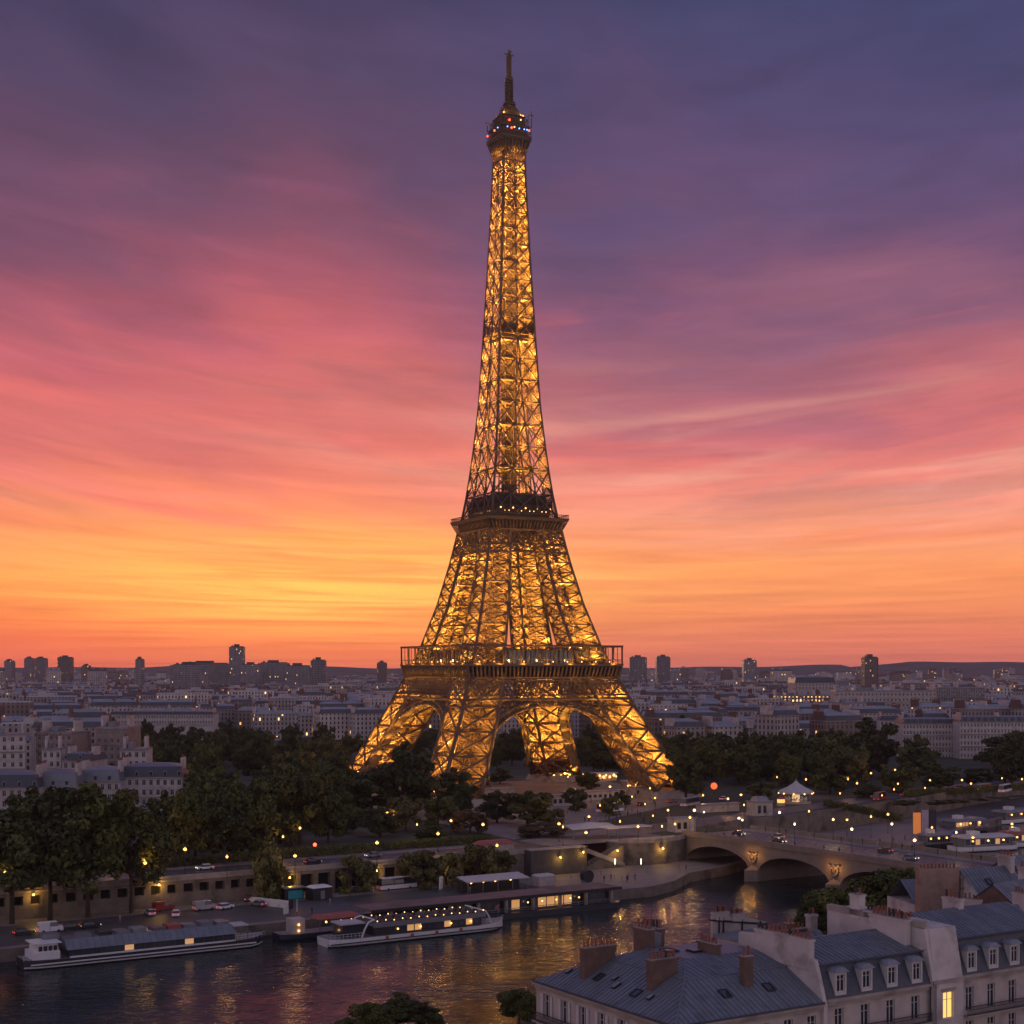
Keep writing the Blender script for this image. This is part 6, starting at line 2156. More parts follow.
# the open-decked boat in the middle
c = rv(29.3, -17.6)
boat = thing('tour_boat', 'white sightseeing boat with an open upper deck of lit seat rows', 'boat', (c.x, c.y, 0), RA)
mb, st = hull_mesh(44, 7.8, 1.55, bow=.16, stern=.10, m=(0, 1, 0)); mb.build('hull', [WHITE, HULL_D, HULL_D, GREYM], boat)
mb = MB(); mb.box(-22, 21, -4.0, -3.91, .62, .86); mb.build('rubbing_strake', HULL_D, boat)
mb = MB(); mb.box(-11.5, 14.8, -2.9, 2.9, 1.5, 3.5); mb.build('saloon', HULL_D, boat)
windows_strip(boat, -11, 14.4, 14, -2.92, 1.9, 3.2, lit=(4, 5, 9, 12))
mb = MB(); mb.box(-12, 15.6, -3.5, 3.5, 3.5, 3.72); mb.box(-12, 15.6, -3.55, -3.45, 3.3, 4.35); mb.box(-12, 15.6, 3.45, 3.55, 3.3, 4.35); mb.build('upper_deck', GREYM, boat)
for i in range(20):
    for s_ in (-1, 1):
        m = MB(); x = -10.6 + i * 1.28
        m.box(x - .22, x + .22, s_ * 1.9 - 1.2, s_ * 1.9 + 1.2, 3.72, 4.2); m.box(x - .26, x - .14, s_ * 1.9 - 1.2, s_ * 1.9 + 1.2, 4.2, 4.75)
        m.build('seat_row', ZINC if (i + s_) % 3 else RUST, boat)
for i in range(14):
    for s_ in (-3.4, 3.3):
        m = MB(); m.ball((-11 + i * 2.0, s_, 4.65 + .15 * (i % 2)), .13, 4); m.build('deck_lamp', BULB_S, boat)
for x in (-13.0, 15.6):
    m = MB()
    s_ = -1 if x < 0 else 1
    for y in (-3.3, 3.3):
        m.tube([(x + s_ * 1.6, y, 1.5), (x + s_ * .9, y, 3.2), (x, y * .98, 4.6), (x - s_ * 1.4, y * .95, 5.0)], [.2, .2, .2, .18], 6)
    m.tube([(x - s_ * 1.4, -3.15, 5.0), (x - s_ * 1.4, 3.15, 5.0)], [.16, .16], 6)
    m.build('arch_frame', WHITE, boat)
mb = MB(); mb.box(-19, -13.4, -2.6, 2.6, 4.3, 4.6); mb.build('wheelhouse_roof', CANVAS, boat)
mb = MB(); mb.frustum(-18.6, -13.8, -2.4, 2.4, 1.55, 4.3, .2); mb.build('wheelhouse_glass', GLASS, boat)
mb = MB(); railing(mb, [(-21.6 + .9 * i, -3.1 - .12 * min(i, 4), 1.6) for i in range(9)]); railing(mb, [(15.6 + .8 * i, -3.6 + .012 * i ** 2.6, 1.6 + .008 * i * i) for i in range(8)]); mb.build('railing', WHITE, boat)
for x in (-6, -.5, 7, 12):
    m = MB(); m.ball((x, -3.2, 2.6), .2, 4); m.build('side_lamp', BULB, boat)

for x in (-9, -3, 3, 9):
    m = MB(); m.tube([(x, -3.98, 1.15), (x, -4.12, 1.15)], [.38, .38], 10); m.build('life_buoy', REDP if x % 2 else WHITE, boat)
m = MB(); m.tube([(20.6, 0, 1.9), (21.2, 0, 5.2)], [.06, .04], 6); m.add([(21.0, .03, 4.1), (21.2, .03, 5.1), (20.2, .05, 4.9), (20.0, .05, 4.0)], ((0, 1, 2, 3),), 1); m.build('flag_staff', [GREYM, REDP], boat)
bmx = Matrix.Translation((c.x, c.y, 0)) @ Matrix.Rotation(RA, 4, 'Z')
crowd([bmx @ Vector((-10 + 1.28 * rp.randrange(0, 19) + .6, rp.choice((0, .3, -.3)), 3.73)) for _ in range(12)], 'on the upper deck of the sightseeing boat')
c = rv(13.5, -6.6)
boat = thing('work_boat', 'small dark work barge with a red awning and lights, moored behind the sightseeing boat', 'boat', (c.x, c.y, 0), RA)
mb, st = hull_mesh(24, 5.5, 1.4, bow=.14, stern=.1, m=(0, 0, 0)); mb.build('hull', [HULL_D, HULL_D, HULL_D, GREYM], boat)
mb = MB(); mb.frustum(-3, 7, -2.4, 2.4, 3.9, 4.5, .5); mb.build('awning', REDP, boat)
mb = MB()
for x in (-2.8, 2, 6.8):
    for y in (-2.2, 2.2):
        mb.beam((x, y, 1.4), (x, y, 3.9), .14)
mb.build('awning_frame', GREYM, boat)
mb = MB(); mb.box(-9, -6, -1.6, 1.6, 1.4, 4.4); mb.build('deck_house', CREAM, boat)
for x, y, z in ((-7.5, -1.8, 3.2), (-1, -1.5, 3.2), (2.4, -1.6, 3.2), (5, -1.6, 3.2), (-7.5, -1.8, 1.9)):
    m = MB(); m.ball((x, y, z), .24, 4); m.build('lamp_globe', BULB, boat)

# floating landing stage with the long brown roof
c = rv(58, -5.2)
t = thing('floating_terminal', 'long floating landing stage with a flat brown roof, glazed lower deck and dark hull', 'landing stage', (c.x, c.y, 0), RA)
L_ = 66
mb = MB(); mb.prism([(-33, -4.6), (31, -4.6), (33.5, -2), (33.5, 4.4), (-33, 4.4)], -.8, 1.3); mb.build('pontoon_hull', HULL_D, t)
mb = MB(); mb.box(-31, 30, -2.2, 4.0, 1.3, 4.3); mb.build('cabin', HULL_D, t)
windows_strip(t, -30, 29, 24, -2.23, 1.7, 3.9, lit=(13, 16, 17, 18, 19))
mb = MB(); mb.box(-35, 32.5, -3.8, 5.4, 4.5, 4.85); mb.build('roof', RUST, t)
mb = MB(); mb.box(-35.1, 32.6, -3.95, -3.803, 4.3, 4.95); mb.build('roof_edge', BLACK, t)
for i in range(9):
    m = MB(); x = -30 + 7.5 * i; m.box(x - .35, x + .35, -3.5, -2.9, 1.3, 4.3); m.build('column', STONE, t)
mb = MB(); railing(mb, [(-32.5 + 2 * i, -4.3, 1.35) for i in range(33)], 1.0, .08); mb.build('railing', GREYM, t)
for x in (6, 10, 14, 18, 20.5):
    m = MB(); m.ball((x, -3.2, 3.2), .2, 4); m.build('lamp_globe', BULB_S, t)

# boats moored at the right beyond the bridge
def ferry(p, rz, L_, label, lit=(1, 2, 5), roof=CANVAS, B=7.5, hull=WHITE, lampz=3.4):
    t = thing('restaurant_boat', label, 'boat', (p.x, p.y, 0), rz)
    mb, st = hull_mesh(L_, B, 1.6, bow=.2, stern=.12, m=(0, 1, 0)); mb.build('hull', [hull, HULL_D, HULL_D, GREYM], t)
    a, b = -L_ * .40, L_ * .30
    mb = MB(); mb.box(a, b, -B * .40, B * .40, 1.6, 4.3); mb.build('saloon', GREYM, t)
    windows_strip(t, a + .3, b - .3, 9, -B * .40 - .03, 2.2, 3.9, lit=lit)
    mb = MB(); mb.frustum(a - .8, b + 1.4, -B * .48, B * .48, 4.3, 5.0, .8); mb.build('roof', roof, t)
    mb = MB(); railing(mb, [(b + 1 + .9 * i, -B * .4 + .02 * i ** 2, 1.65) for i in range(int(L_ * .15))]); mb.build('railing', WHITE, t)
    mb = MB(); mb.box(a * .6, a * .3, -1.4, 1.4, 5.0, 6.2); mb.build('deck_house', WHITE, t)
    for k in range(3):
        m = MB(); m.ball((a + (b - a) * (k + .5) / 3, -B * .44, lampz), .3, 4); m.build('lamp_globe', BULB, t)
    return t


RB = math.radians(20)
ferry(at(985, 850, 0), RB, 25, 'white restaurant boat with a wide pale roof, nearest of the right-hand moorings', (2, 6))
ferry(at(965, 832, 0), RB + .25, 22, 'dark boat with glowing golden saloon windows behind the white restaurant boat', (0, 1, 2, 3, 7), roof=GREYM, hull=HULL_D)
ferry(at(1016, 822, 0), RB + .3, 26, 'pale boat half cut by the picture edge at the far moorings', (6,), roof=ZINC_L)
ferry(at(936, 848, 0), RB + .1, 14, 'small dark barge with jetty gear in front of the tall banners', (), roof=GREYM, hull=HULL_D, B=5)
ferry(at(1022, 846, 0), RB, 16, 'red-roofed boat at the picture edge beside the white restaurant boat', (3,), roof=REDP)

# ------------------------------------------------------------------ the roofs in front (local x along the street, y away from it, z up)
Q0 = Vector((15.2, 139.0, 0))


def fq(x, y, z=0.0):
    p = Q0 + ER * x + EN * y
    return Vector((p.x, p.y, z))


GB = 4.0                                   # street level there


def zinc_plane(mb, p, m=0, ms=0, pitch=0.62, t=0.055):
    """a sheet p0-p1 (eaves) p2-p3 (top) with standing seams running up the slope"""
    p = [Vector(q) for q in p]
    n = (p[1] - p[0]).cross(p[3] - p[0]).normalized()
    if n.z < 0:
        n = -n
    ex = (p[1] - p[0]).normalized()
    up = n.cross(ex)
    if up.z < 0:
        up = -up
    Lb = (p[1] - p[0]).length
    a2, a3 = (p[2] - p[0]).dot(ex), (p[3] - p[0]).dot(ex)
    h2, h3 = (p[2] - p[0]).dot(up), (p[3] - p[0]).dot(up)
    lo_, hi_ = min(a2, a3), max(a2, a3)
    hl, hr = (h3, h2) if a3 < a2 else (h2, h3)

    def top(x):
        if x < lo_:
            return hl * x / max(lo_, 1e-4)
        if x > hi_:
            return hr * (Lb - x) / max(Lb - hi_, 1e-4)
        return hl + (hr - hl) * (x - lo_) / max(hi_ - lo_, 1e-4)
    k = max(1, int(Lb / pitch))
    xs_ = sorted({*[Lb * i / k for i in range(k + 1)], lo_, hi_})
    xs_ = [x for x in xs_ if -1e-6 <= x <= Lb + 1e-6]
    rj = random.Random(int(Lb * 1000))
    for xa, xb in zip(xs_[:-1], xs_[1:]):           # one sheet of zinc per strip, with a cross joint somewhere
        if xb - xa < 1e-4:
            continue
        fj = rj.uniform(.25, .75)
        q = lambda x, f: p[0] + ex * x + up * (max(top(x), 0.0) * f)
        mb.add([q(xa, 0), q(xb, 0), q(xb, fj), q(xa, fj)], [(0, 1, 2, 3)], m)
        mb.add([q(xa, fj), q(xb, fj), q(xb, 1), q(xa, 1)], [(0, 1, 2, 3)], m)
    for i in range(1, k):
        x = Lb * i / k
        h = top(x)
        if h > .2:
            a = p[0] + ex * x + n * t * .5
            mb.beam(a, a + up * h, .06, t * 1.6, ms)


def skylight(parent, c, w, h, ex, up, open_=False, lit=False):
    m = MB()
    ex, up = Vector(ex), Vector(up)
    n = ex.cross(up).normalized()
    c = Vector(c) + n * .07
    a, b, d, e = c - ex * w / 2 - up * h / 2, c + ex * w / 2 - up * h / 2, c + ex * w / 2 + up * h / 2, c - ex * w / 2 + up * h / 2
    for p, q in ((a, b), (b, d), (d, e), (e, a)):
        m.beam(p, q, .12, .16)
    o = m.build('skylight', BLACK, parent)
    g = MB()
    k = n * (.02 if not open_ else .14)
    g.quad(a + k, b + k, d + k, e + k)
    g.build('pane', ZINC_L if open_ else GLASS, o)


def chimney(parent, x0, x1, y0, y1, z0, z1, mat, pots=6, along='y', ph=.75):
    m = MB()
    m.box(x0, x1, y0, y1, z0, z1, 0)
    m.box(x0 - .09, x1 + .09, y0 - .09, y1 + .09, z1 - .22, z1 - .02, 0)
    m.box(x0 - .05, x1 + .05, y0 - .05, y1 + .05, z1, z1 + .07, 1)
    o = m.build('chimney', [mat, STONE], parent)
    rg = random.Random(int(x0 * 77 + y0 * 13))
    for i in range(pots):
        f = (i + .5) / pots
        cx, cy = ((x0 + x1) / 2, y0 + (y1 - y0) * f) if along == 'y' else (x0 + (x1 - x0) * f, (y0 + y1) / 2)
        h = ph * rg.uniform(.75, 1.25)
        c = MB(); c.lathe((cx, cy, 0), [(.15, z1 + .07), (.12, z1 + .07 + h * .8), (.155, z1 + .07 + h * .85), (.12, z1 + .07 + h)], 8)
        c.build('chimney_pot', TERRA if rg.random() < .8 else BLACK, o)
    return o


def balcony(parent, x0, x1, y, z, dep=.75, name='balcony', along='x'):
    m = MB()
    P = (lambda a, b, c: (a, b, c)) if along == 'x' else (lambda a, b, c: (b, a, c))
    lo_, hi_ = sorted((y, y - dep))
    if along == 'x':
        m.box(x0, x1, lo_, hi_ - .003, z - .16, z, 0)
    else:
        m.box(lo_, hi_ - .003, x0, x1, z - .16, z, 0)
    n = int((x1 - x0) / .16)
    yy = y - dep + .06
    for i in range(n + 1):
        a = x0 + (x1 - x0) * i / n
        m.beam(P(a, yy, z), P(a, yy, z + .95), .03, None, 1)
    for zz, t in ((.95, .07), (.12, .05), (.62, .04)):
        m.beam(P(x0, yy, z + zz), P(x1, yy, z + zz), t, None, 1)
    return m.build(name, [STONE, BLACK], parent)


def house(name, label, x, y):
    return thing(name, label, 'building', fq(x, y, 0), RA)


# --- A: the corner house with the big seamed zinc roof
EZ = 24.9
A = house('zinc_roofed_house', 'pale corner house with a big seamed zinc hip roof and brick chimney stacks', 0, 0)
AX, AY = 18.2, 23.8
IZ = EZ + 2.7
facade(A, (0, 0, 0), 0, AX, GB, EZ - .35, [(21.2, 23.7), (17.8, 20.3), (14.4, 16.9)], 1.7, 3.05, 6, 1.15, CREAM, lit=((0, 1),))
# the front to the left: rotate a wall to face -x
mbw = MB(); holes = []
W2 = []
for zi, (za, zb) in enumerate(((21.2, 23.7), (17.8, 20.3), (14.4, 16.9))):
    for i in range(7):
        c = AY - 1.9 - i * 3.3
        holes.append((c - .6, c + .6, za, zb))
wl_ = MB(); wall_holes(wl_, AY, GB, EZ - .35, holes, .28)
o = wl_.build('wall', CREAM, A, (0, AY, 0), -PI / 2)
for a, b, za, zb in holes:
    fm_, pm_ = window_mesh(b - a, zb - za, 'GLASS', True)
    # seen from the street side
    f_ = link('window', fm_, o, (a, .24, za)); link('pane', pm_, f_)
m = MB(); m.quad((AX, 0, GB), (AX, AY, GB), (AX, AY, EZ), (AX, 0, EZ)); m.quad((0, AY, GB), (AX, AY, GB), (AX, AY, EZ), (0, AY, EZ)); m.build('rear_wall', WHITEW, A)
m = MB()
m.box(-.55, AX, -.55, -.003, EZ - .35, EZ - .05); m.box(-.55, -.003, 0, AY + .1, EZ - .35, EZ - .05)
m.box(-.25, AX, -.25, -.003, EZ - .75, EZ - .35); m.box(-.25, -.003, 0, AY, EZ - .75, EZ - .35)
for z in (20.75,):
    m.box(-.14, AX, -.14, -.003, z - .2, z); m.box(-.14, -.003, 0, AY, z - .2, z)
m.build('cornice', STONE, A)
m = MB()
m.box(-.62, AX, -.62, -.45, EZ - .1, EZ + .08); m.box(-.62, -.45, -.45, AY + .2, EZ - .1, EZ + .08); m.build('gutter', SLATE, A)
r = MB()
I = 5.0
e = .45
zinc_plane(r, [(-e, AY, EZ), (-e, -e, EZ), (I, I, IZ), (I, AY - 5.5, IZ)], 0)
zinc_plane(r, [(-e, -e, EZ), (AX, -e, EZ), (AX, I, IZ), (I, I, IZ)], 0)
zinc_plane(r, [(I, AY - 5.5, IZ), (I, I, IZ), (8.6, 9.4, IZ + 1.0), (8.6, AY - 8, IZ + 1.0)], 0)
zinc_plane(r, [(I, I, IZ), (AX, I, IZ), (AX, 9.4, IZ + 1.0), (8.6, 9.4, IZ + 1.0)], 0)
zinc_plane(r, [(AX, AY, EZ), (-e, AY, EZ), (I, AY - 5.5, IZ), (AX, AY - 5.5, IZ)], 0)
r.quad((I, AY - 5.5, IZ), (8.6, AY - 8, IZ + 1.0), (AX, AY - 8, IZ + 1.0), (AX, AY - 5.5, IZ))
r.quad((8.6, 9.4, IZ + 1.0), (AX, 9.4, IZ + 1.0), (AX, AY - 8, IZ + 1.02), (8.6, AY - 8, IZ + 1.02))
r.beam((-e, -e, EZ + .03), (I, I, IZ + .03), .22, .12); r.beam((I, I, IZ + .03), (I, AY - 5.5, IZ + .03), .16, .1); r.beam((I, I, IZ + .03), (AX, I, IZ + .03), .16, .1)
r.beam((8.6, 9.4, IZ + 1.03), (8.6, AY - 8, IZ + 1.03), .16, .1); r.beam((I, I, IZ + .03), (8.6, 9.4, IZ + 1.03), .16, .1)
roofA = r.build('roof', ZINC, A)
upl = Vector((I + e, 0, 2.7)).normalized()
for y, f, w, h, op in ((20.6, .45, .5, .7, True), (15.6, .52, .9, 1.1, False), (13.4, .6, .4, .6, True), (12.1, .45, .5, .9, True), (8.6, .42, .9, 1.1, False), (6.3, .42, .5, .7, True)):
    skylight(roofA, (-e + (I + e) * f, y, EZ + 2.7 * f), w, h, (0, -1, 0), upl, op)
upf = Vector((0, I + e, 2.7)).normalized()
for x in (8.0, 13.6):
    skylight(roofA, (x, -e + (I + e) * .55, EZ + 2.7 * .55), .95, 1.15, (1, 0, 0), upf)
skylight(roofA, (9.8, 13.6, IZ + 1.04), 1.2, 1.8, (1, 0, 0), (0, 1, 0)); skylight(roofA, (11.8, 12.0, IZ + 1.04), 1.0, 1.4, (1, 0, 0), (0, 1, 0), True)
chimney(A, 1.6, 5.6, 17.2, 18.0, EZ + .8, EZ + 4.2, BRICK, 8, 'x')
chimney(A, 2.6, 5.9, 7.2, 8.0, EZ + 1.2, EZ + 4.5, BRICK, 7, 'x')
chimney(A, 8.8, 9.7, 15.9, 18.4, IZ, IZ + 2.9, BRICK, 4, 'y')
chimney(A, 12.6, 13.4, 19.0, 22.4, IZ - 1, IZ + 2.2, BRICK, 6, 'y')
chimney(A, 10.9, 12.0, 3.0, 3.8, EZ + 1.4, IZ + 2.0, BRICK, 2, 'x')
chimney(A, 12.6, 13.4, 9.6, 12.4, IZ + .6, IZ + 2.0, BRICK, 5, 'y', .6)
m = MB(); m.tube([(10.4, 17.4, IZ + 1), (10.5, 17.4, IZ + 6.0)], [.04, .02], 5); m.beam((10.1, 17.4, IZ + 5.5), (10.9, 17.4, IZ + 5.5), .03); m.beam((10.2, 17.4, IZ + 4.9), (10.8, 17.4, IZ + 4.9), .03); m.build('aerial', BLACK, A)
m = MB(); m.box(9.9, 11.1, 16.6, 17.8, IZ + .9, IZ + 2.2); m.box(9.8, 11.2, 16.5, 17.9, IZ + 2.2, IZ + 2.3); m.build('roof_hatch', GREYM, A)
balcony(A, 0.3, AY - .3, 0, 20.85, .8, along='y')
m = MB()
rg = random.Random(2)
for i in range(140):
    c = Vector((-.45 + rg.gauss(0, .22), 11.2 + rg.gauss(0, .45), 21.6 + rg.gauss(0, .38)))
    a, b = Vector((rg.gauss(0, 1), rg.gauss(0, 1), rg.gauss(0, 1))).normalized() * .16, Vector((rg.gauss(0, 1), rg.gauss(0, 1), rg.gauss(0, 1))).normalized() * .1
    m.quad(c - a, c - b, c + a, c + b, 1)
m.box(-.7, -.25, 10.7, 11.7, 20.86, 21.3, 0)
bp = m.build('potted_plant', [TERRA, LEAF[0]], None, fq(0, 0, 0), RA)
tag(bp, 'bushy potted plant on the balcony of the zinc-roofed corner house', 'plant')

# --- B: the mansard house with four dormers
BX0, BX1, BD = 18.75, 33.4, 14.0
B_ = house('mansard_house', 'pale house with a slate mansard, four dormers and a zinc top roof', BX0, 0)
LB = BX1 - BX0
facade(B_, (0, 0, 0), 0, LB, GB, EZ - .1, [(21.5, 24.0), (18.0, 20.6), (14.6, 17.2)], 1.9, 3.6, 4, 1.2, CREAM, lit=((1, 0),), shutters=())
m = MB(); m.quad((0, BD, GB), (LB, BD, GB), (LB, BD, EZ), (0, BD, EZ)); m.build('rear_wall', WHITEW, B_)
m = MB(); m.box(0, LB, -.5, -.003, EZ - .1, EZ + .2); m.box(0, LB, -.28, -.003, EZ - .45, EZ - .1); m.box(0, LB, -.12, -.003, 20.9, 21.1); m.build('cornice', STONE, B_)
r = MB()
BRK, RDG = 28.3, 29.8
r.quad((0, -.3, EZ + .2), (LB, -.3, EZ + .2), (LB, 1.1, BRK), (0, 1.1, BRK), 1)
zinc_plane(r, [(0, .85, BRK), (LB, .85, BRK), (LB, 6.6, RDG), (0, 6.6, RDG)], 0, 0)
zinc_plane(r, [(LB, BD, BRK - .6), (0, BD, BRK - .6), (0, 6.6, RDG), (LB, 6.6, RDG)], 0, 0)
r.beam((0, .85, BRK + .02), (LB, .85, BRK + .02), .26, .14, 1); r.beam((0, 6.6, RDG + .03), (LB, 6.6, RDG + .03), .2, .12)
r.quad((0, BD, EZ), (LB, BD, EZ), (LB, BD, BRK - .6), (0, BD, BRK - .6), 1)
roofB = r.build('roof', [ZINC, SLATE], B_)


def dormer(parent, x, zb, w=1.5, h=2.3, y0=-.25, dep=2.2, lit=None):
    m = MB()
    m.box(x - w / 2, x - w / 2 + .18, y0, dep, zb, zb + h, 0); m.box(x + w / 2 - .18, x + w / 2, y0, dep, zb, zb + h, 0)
    m.box(x - w / 2 + .18, x + w / 2 - .18, y0, y0 + .3, zb, zb + .3, 0); m.box(x - w / 2 + .18, x + w / 2 - .18, y0, y0 + .3, zb + h - .22, zb + h, 0)
    m.add([(x - w / 2 - .22, y0 - .25, zb + h), (x + w / 2 + .22, y0 - .25, zb + h), (x + w / 2 + .22, dep, zb + h + .12), (x - w / 2 - .22, dep, zb + h + .12), (x - w / 2 + .25, y0 + .1, zb + h + .42), (x + w / 2 - .25, y0 + .1, zb + h + .42), (x + w / 2 - .25, dep, zb + h + .5), (x - w / 2 + .25, dep, zb + h + .5)],
          ((0, 1, 5, 4), (1, 2, 6, 5), (3, 0, 4, 7), (4, 5, 6, 7), (0, 3, 2, 1)), 1)
    o = m.build('dormer', [FRAME, ZINC_L], parent)
    fm_, pm_ = window_mesh(w - .4, h - .55, lit or 'GLASS')
    f_ = link('window', fm_, o, (x - w / 2 + .2, y0 + .2, zb + .3)); link('pane', pm_, f_)


for i in range(4):
    dormer(roofB, 1.9 + 3.6 * i, EZ + .45)
balcony(B_, 4.4, LB - .2, 0, 21.2, .75)
# party wall on the left of B, with its row of pots
m = MB()
m.add([(-.5, -.35, EZ - .2), (-.5, 1.0, BRK + .5), (-.5, 6.6, RDG + .6), (-.5, 12.5, RDG + .2), (-.5, 12.5, GB), (-.5, -.35, GB), (-.03, -.35, EZ - .2), (-.03, 1.0, BRK + .5), (-.03, 6.6, RDG + .6), (-.03, 12.5, RDG + .2), (-.03, 12.5, GB), (-.03, -.35, GB)],
      ((0, 1, 2, 3, 4, 5), (11, 10, 9, 8, 7, 6), (0, 6, 7, 1), (1, 7, 8, 2), (2, 8, 9, 3), (5, 11, 6, 0)))
m.build('party_wall', WHITEW, B_)
chimney(B_, -.62, .05, 1.6, 9.8, BRK - .5, RDG + 1.0, WHITEW, 14, 'y', .6)
chimney(B_, LB - .9, LB - .1, 2.4, 7.6, BRK, RDG + 1.6, WHITEW, 9, 'y', .7)

# --- C: the white house with the tall party wall and the lit window
CX0, CX1, CD = 33.45, 54.0, 15.0
C_ = house('white_party_wall_house', 'white house with a tall blank party wall and a lit golden window', CX0, 0)
TW = 30.6
m = MB()
CW_ = 4.6
wl_ = MB()
wall_holes(wl_, CW_, GB, EZ + .1, [(1.5, 3.1, 21.2, 24.0), (1.5, 3.1, 17.7, 20.5), (1.5, 3.1, 14.2, 17.0)], .3)
o = wl_.build('wall', WHITEW, C_, (0, -.55, 0))
for z in (21.2, 17.7, 14.2):
    fm_, pm_ = window_mesh(1.6, 2.8, 'LIT' if z > 15 else 'GLASS'); f_ = link('window', fm_, o, (1.5, .26, z)); link('pane', pm_, f_)
m.box(0, CW_, -.7, -.55, EZ + .1, EZ + .45)
m.box(1.2, 3.4, -.68, -.553, 24.15, 24.4); m.build('cornice', STONE, C_)
# the party wall itself, stepping back from the front
m = MB()
prof = [(-.55, GB), (-.55, EZ + .1), (-.3, EZ + 1.3), (.3, EZ + 4.0), (.6, TW), (CD, TW + .5), (CD, GB)]
m.add([(0, y, z) for y, z in prof] + [(.55, y, z) for y, z in prof], [tuple(range(7)), tuple(range(13, 6, -1))] + [(i, i + 7, (i + 1) % 7 + 7, (i + 1) % 7) for i in range(7)])
m.add([(.5, -.52, EZ + .1), (CW_, -.52, EZ + .1), (CW_, .55, TW - .05), (.5, .55, TW - .05), (.55, CD, TW + .3), (CW_, CD, TW + .3)], ((0, 1, 2, 3), (3, 2, 5, 4)))
m.quad((CW_, -.5, GB), (CW_, CD, GB), (CW_, CD, TW + .3), (CW_, -.5, EZ))
m.build('party_wall', WHITEW, C_)
m = MB(); m.box(-.1, .65, .9, CD, TW + .1, TW + .75); m.build('wall_coping', STONE, C_)
m = MB(); m.box(-.03, -.003, .9, 1.6, EZ + 1.5, EZ + 2.7); m.build('niche_window', GLASS, C_)
m = MB(); m.tube([(-.1, .4, EZ + 3.6), (-.5, .4, EZ + 3.6)], [.05, .05], 6); m.lathe((-.7, .4, EZ + 3.2), [(.1, 0), (.45, .2), (.5, .5), (.1, .8)], 10); m.build('lamp_bracket', GREYM, C_)
m = MB(); m.tube([(-.14, -.3, GB), (-.14, -.3, EZ)], [.08, .08], 6); m.tube([(-.12, 5.5, GB + 10), (-.12, 5.5, TW)], [.09, .09], 6); m.build('drainpipe', BLACK, C_)
chimney(C_, -.1, .7, 2.6, 9.2, TW - .3, TW + .9, WHITEW, 13, 'y', .5)
chimney(C_, -.1, .9, 10.0, 11.4, TW - .3, TW + 2.4, WHITEW, 2, 'y', .6)
L2 = CX1 - CX0 - CW_
wl_ = MB()
holes = [(1.0 + 3.4 * i, 2.2 + 3.4 * i, za, zb) for za, zb in ((21.4, 24.0), (17.6, 20.4), (14.2, 17.0)) for i in range(4)]
wall_holes(wl_, L2, GB, EZ + .2, holes, .28)
o = wl_.build('wall', CREAM, C_, (CW_, 0, 0))
for a, b, za, zb in holes:
    fm_, pm_ = window_mesh(b - a, zb - za); f_ = link('window', fm_, o, (a, .24, za)); link('pane', pm_, f_)
m = MB(); m.box(CW_ + .003, CX1 - CX0, -.5, -.003, EZ + .2, EZ + .5); m.box(CW_ + .003, CX1 - CX0, -.2, -.003, EZ - .2, EZ + .2); m.build('cornice', STONE, C_)
r = MB()
x0, x1 = CW_ + .003, CX1 - CX0
r.quad((x0, -.3, EZ + .5), (x1, -.3, EZ + .5), (x1, 1.2, BRK + .7), (x0, 1.2, BRK + .7), 1)
zinc_plane(r, [(x0, .95, BRK + .7), (x1, .95, BRK + .7), (x1, 7.0, RDG + 1.2), (x0, 7.0, RDG + 1.2)], 0)
zinc_plane(r, [(x1, CD, BRK), (x0, CD, BRK), (x0, 7.0, RDG + 1.2), (x1, 7.0, RDG + 1.2)], 0)
r.beam((x0, .95, BRK + .72), (x1, .95, BRK + .72), .26, .14, 1)
r.quad((x0, CD, GB), (x1, CD, GB), (x1, CD, BRK), (x0, CD, BRK), 1)
roofC = r.build('roof', [ZINC, SLATE], C_)
for i in range(4):
    dormer(roofC, CW_ + 1.7 + 3.4 * i, EZ + .75)
balcony(C_, CW_ + .4, CX1 - CX0, 0, 21.1, .8)
chimney(C_, 12.0, 12.7, 6.5, 9, RDG, RDG + 2.2, WHITEW, 4, 'y')

# --- buildings behind: the pale gable with pipes, the brick chimney wall, the far roofs
F_ = house('courtyard_house', 'courtyard house with a pale flat roof and a gable carrying dark pipes', 32.4, 23.4)
m = MB(); m.box(0, 8.6, 0, 10, GB, 24.9); m.build('wall', WHITEW, F_)
r = MB(); r.box(-.2, 8.8, -.2, 10.2, 24.9, 25.3); r.box(3, 5, 3, 4.4, 25.3, 26.0); r.build('roof', ZINC_L, F_)
m = MB(); m.add([(0, 10.4, GB), (0, 10.4, 27.5), (4.2, 10.4, 27.0), (8.6, 10.4, 26.0), (8.6, 10.4, GB), (0, 10.9, GB), (0, 10.9, 27.5), (4.2, 10.9, 27.0), (8.6, 10.9, 26.0), (8.6, 10.9, GB)], ((0, 1, 2, 3, 4), (9, 8, 7, 6, 5), (1, 6, 7, 2), (2, 7, 8, 3), (0, 5, 6, 1)))
m.build('rear_gable', CREAM, F_)
m = MB()
for x in (.9, 1.6, 4.6, 7.6):
    m.tube([(x, 10.3, 24.5), (x, 10.3, 27.4 - x * .16)], [.13, .13], 6)
m.tube([(-.6, 10.28, 27.0), (8.6, 10.28, 25.7)], [.12, .12], 6); m.build('drainpipe', BLACK, F_)
chimney(F_, .3, 2.4, 10.2, 11.1, 26.8, 27.8, CREAM, 5, 'x', .6); chimney(F_, 3.0, 5.0, 10.2, 11.1, 26.4, 27.4, CREAM, 5, 'x', .6)
chimney(F_, 5.0, 5.6, 2, 3.2, 24.9, 27.2, BRICK, 2, 'y')
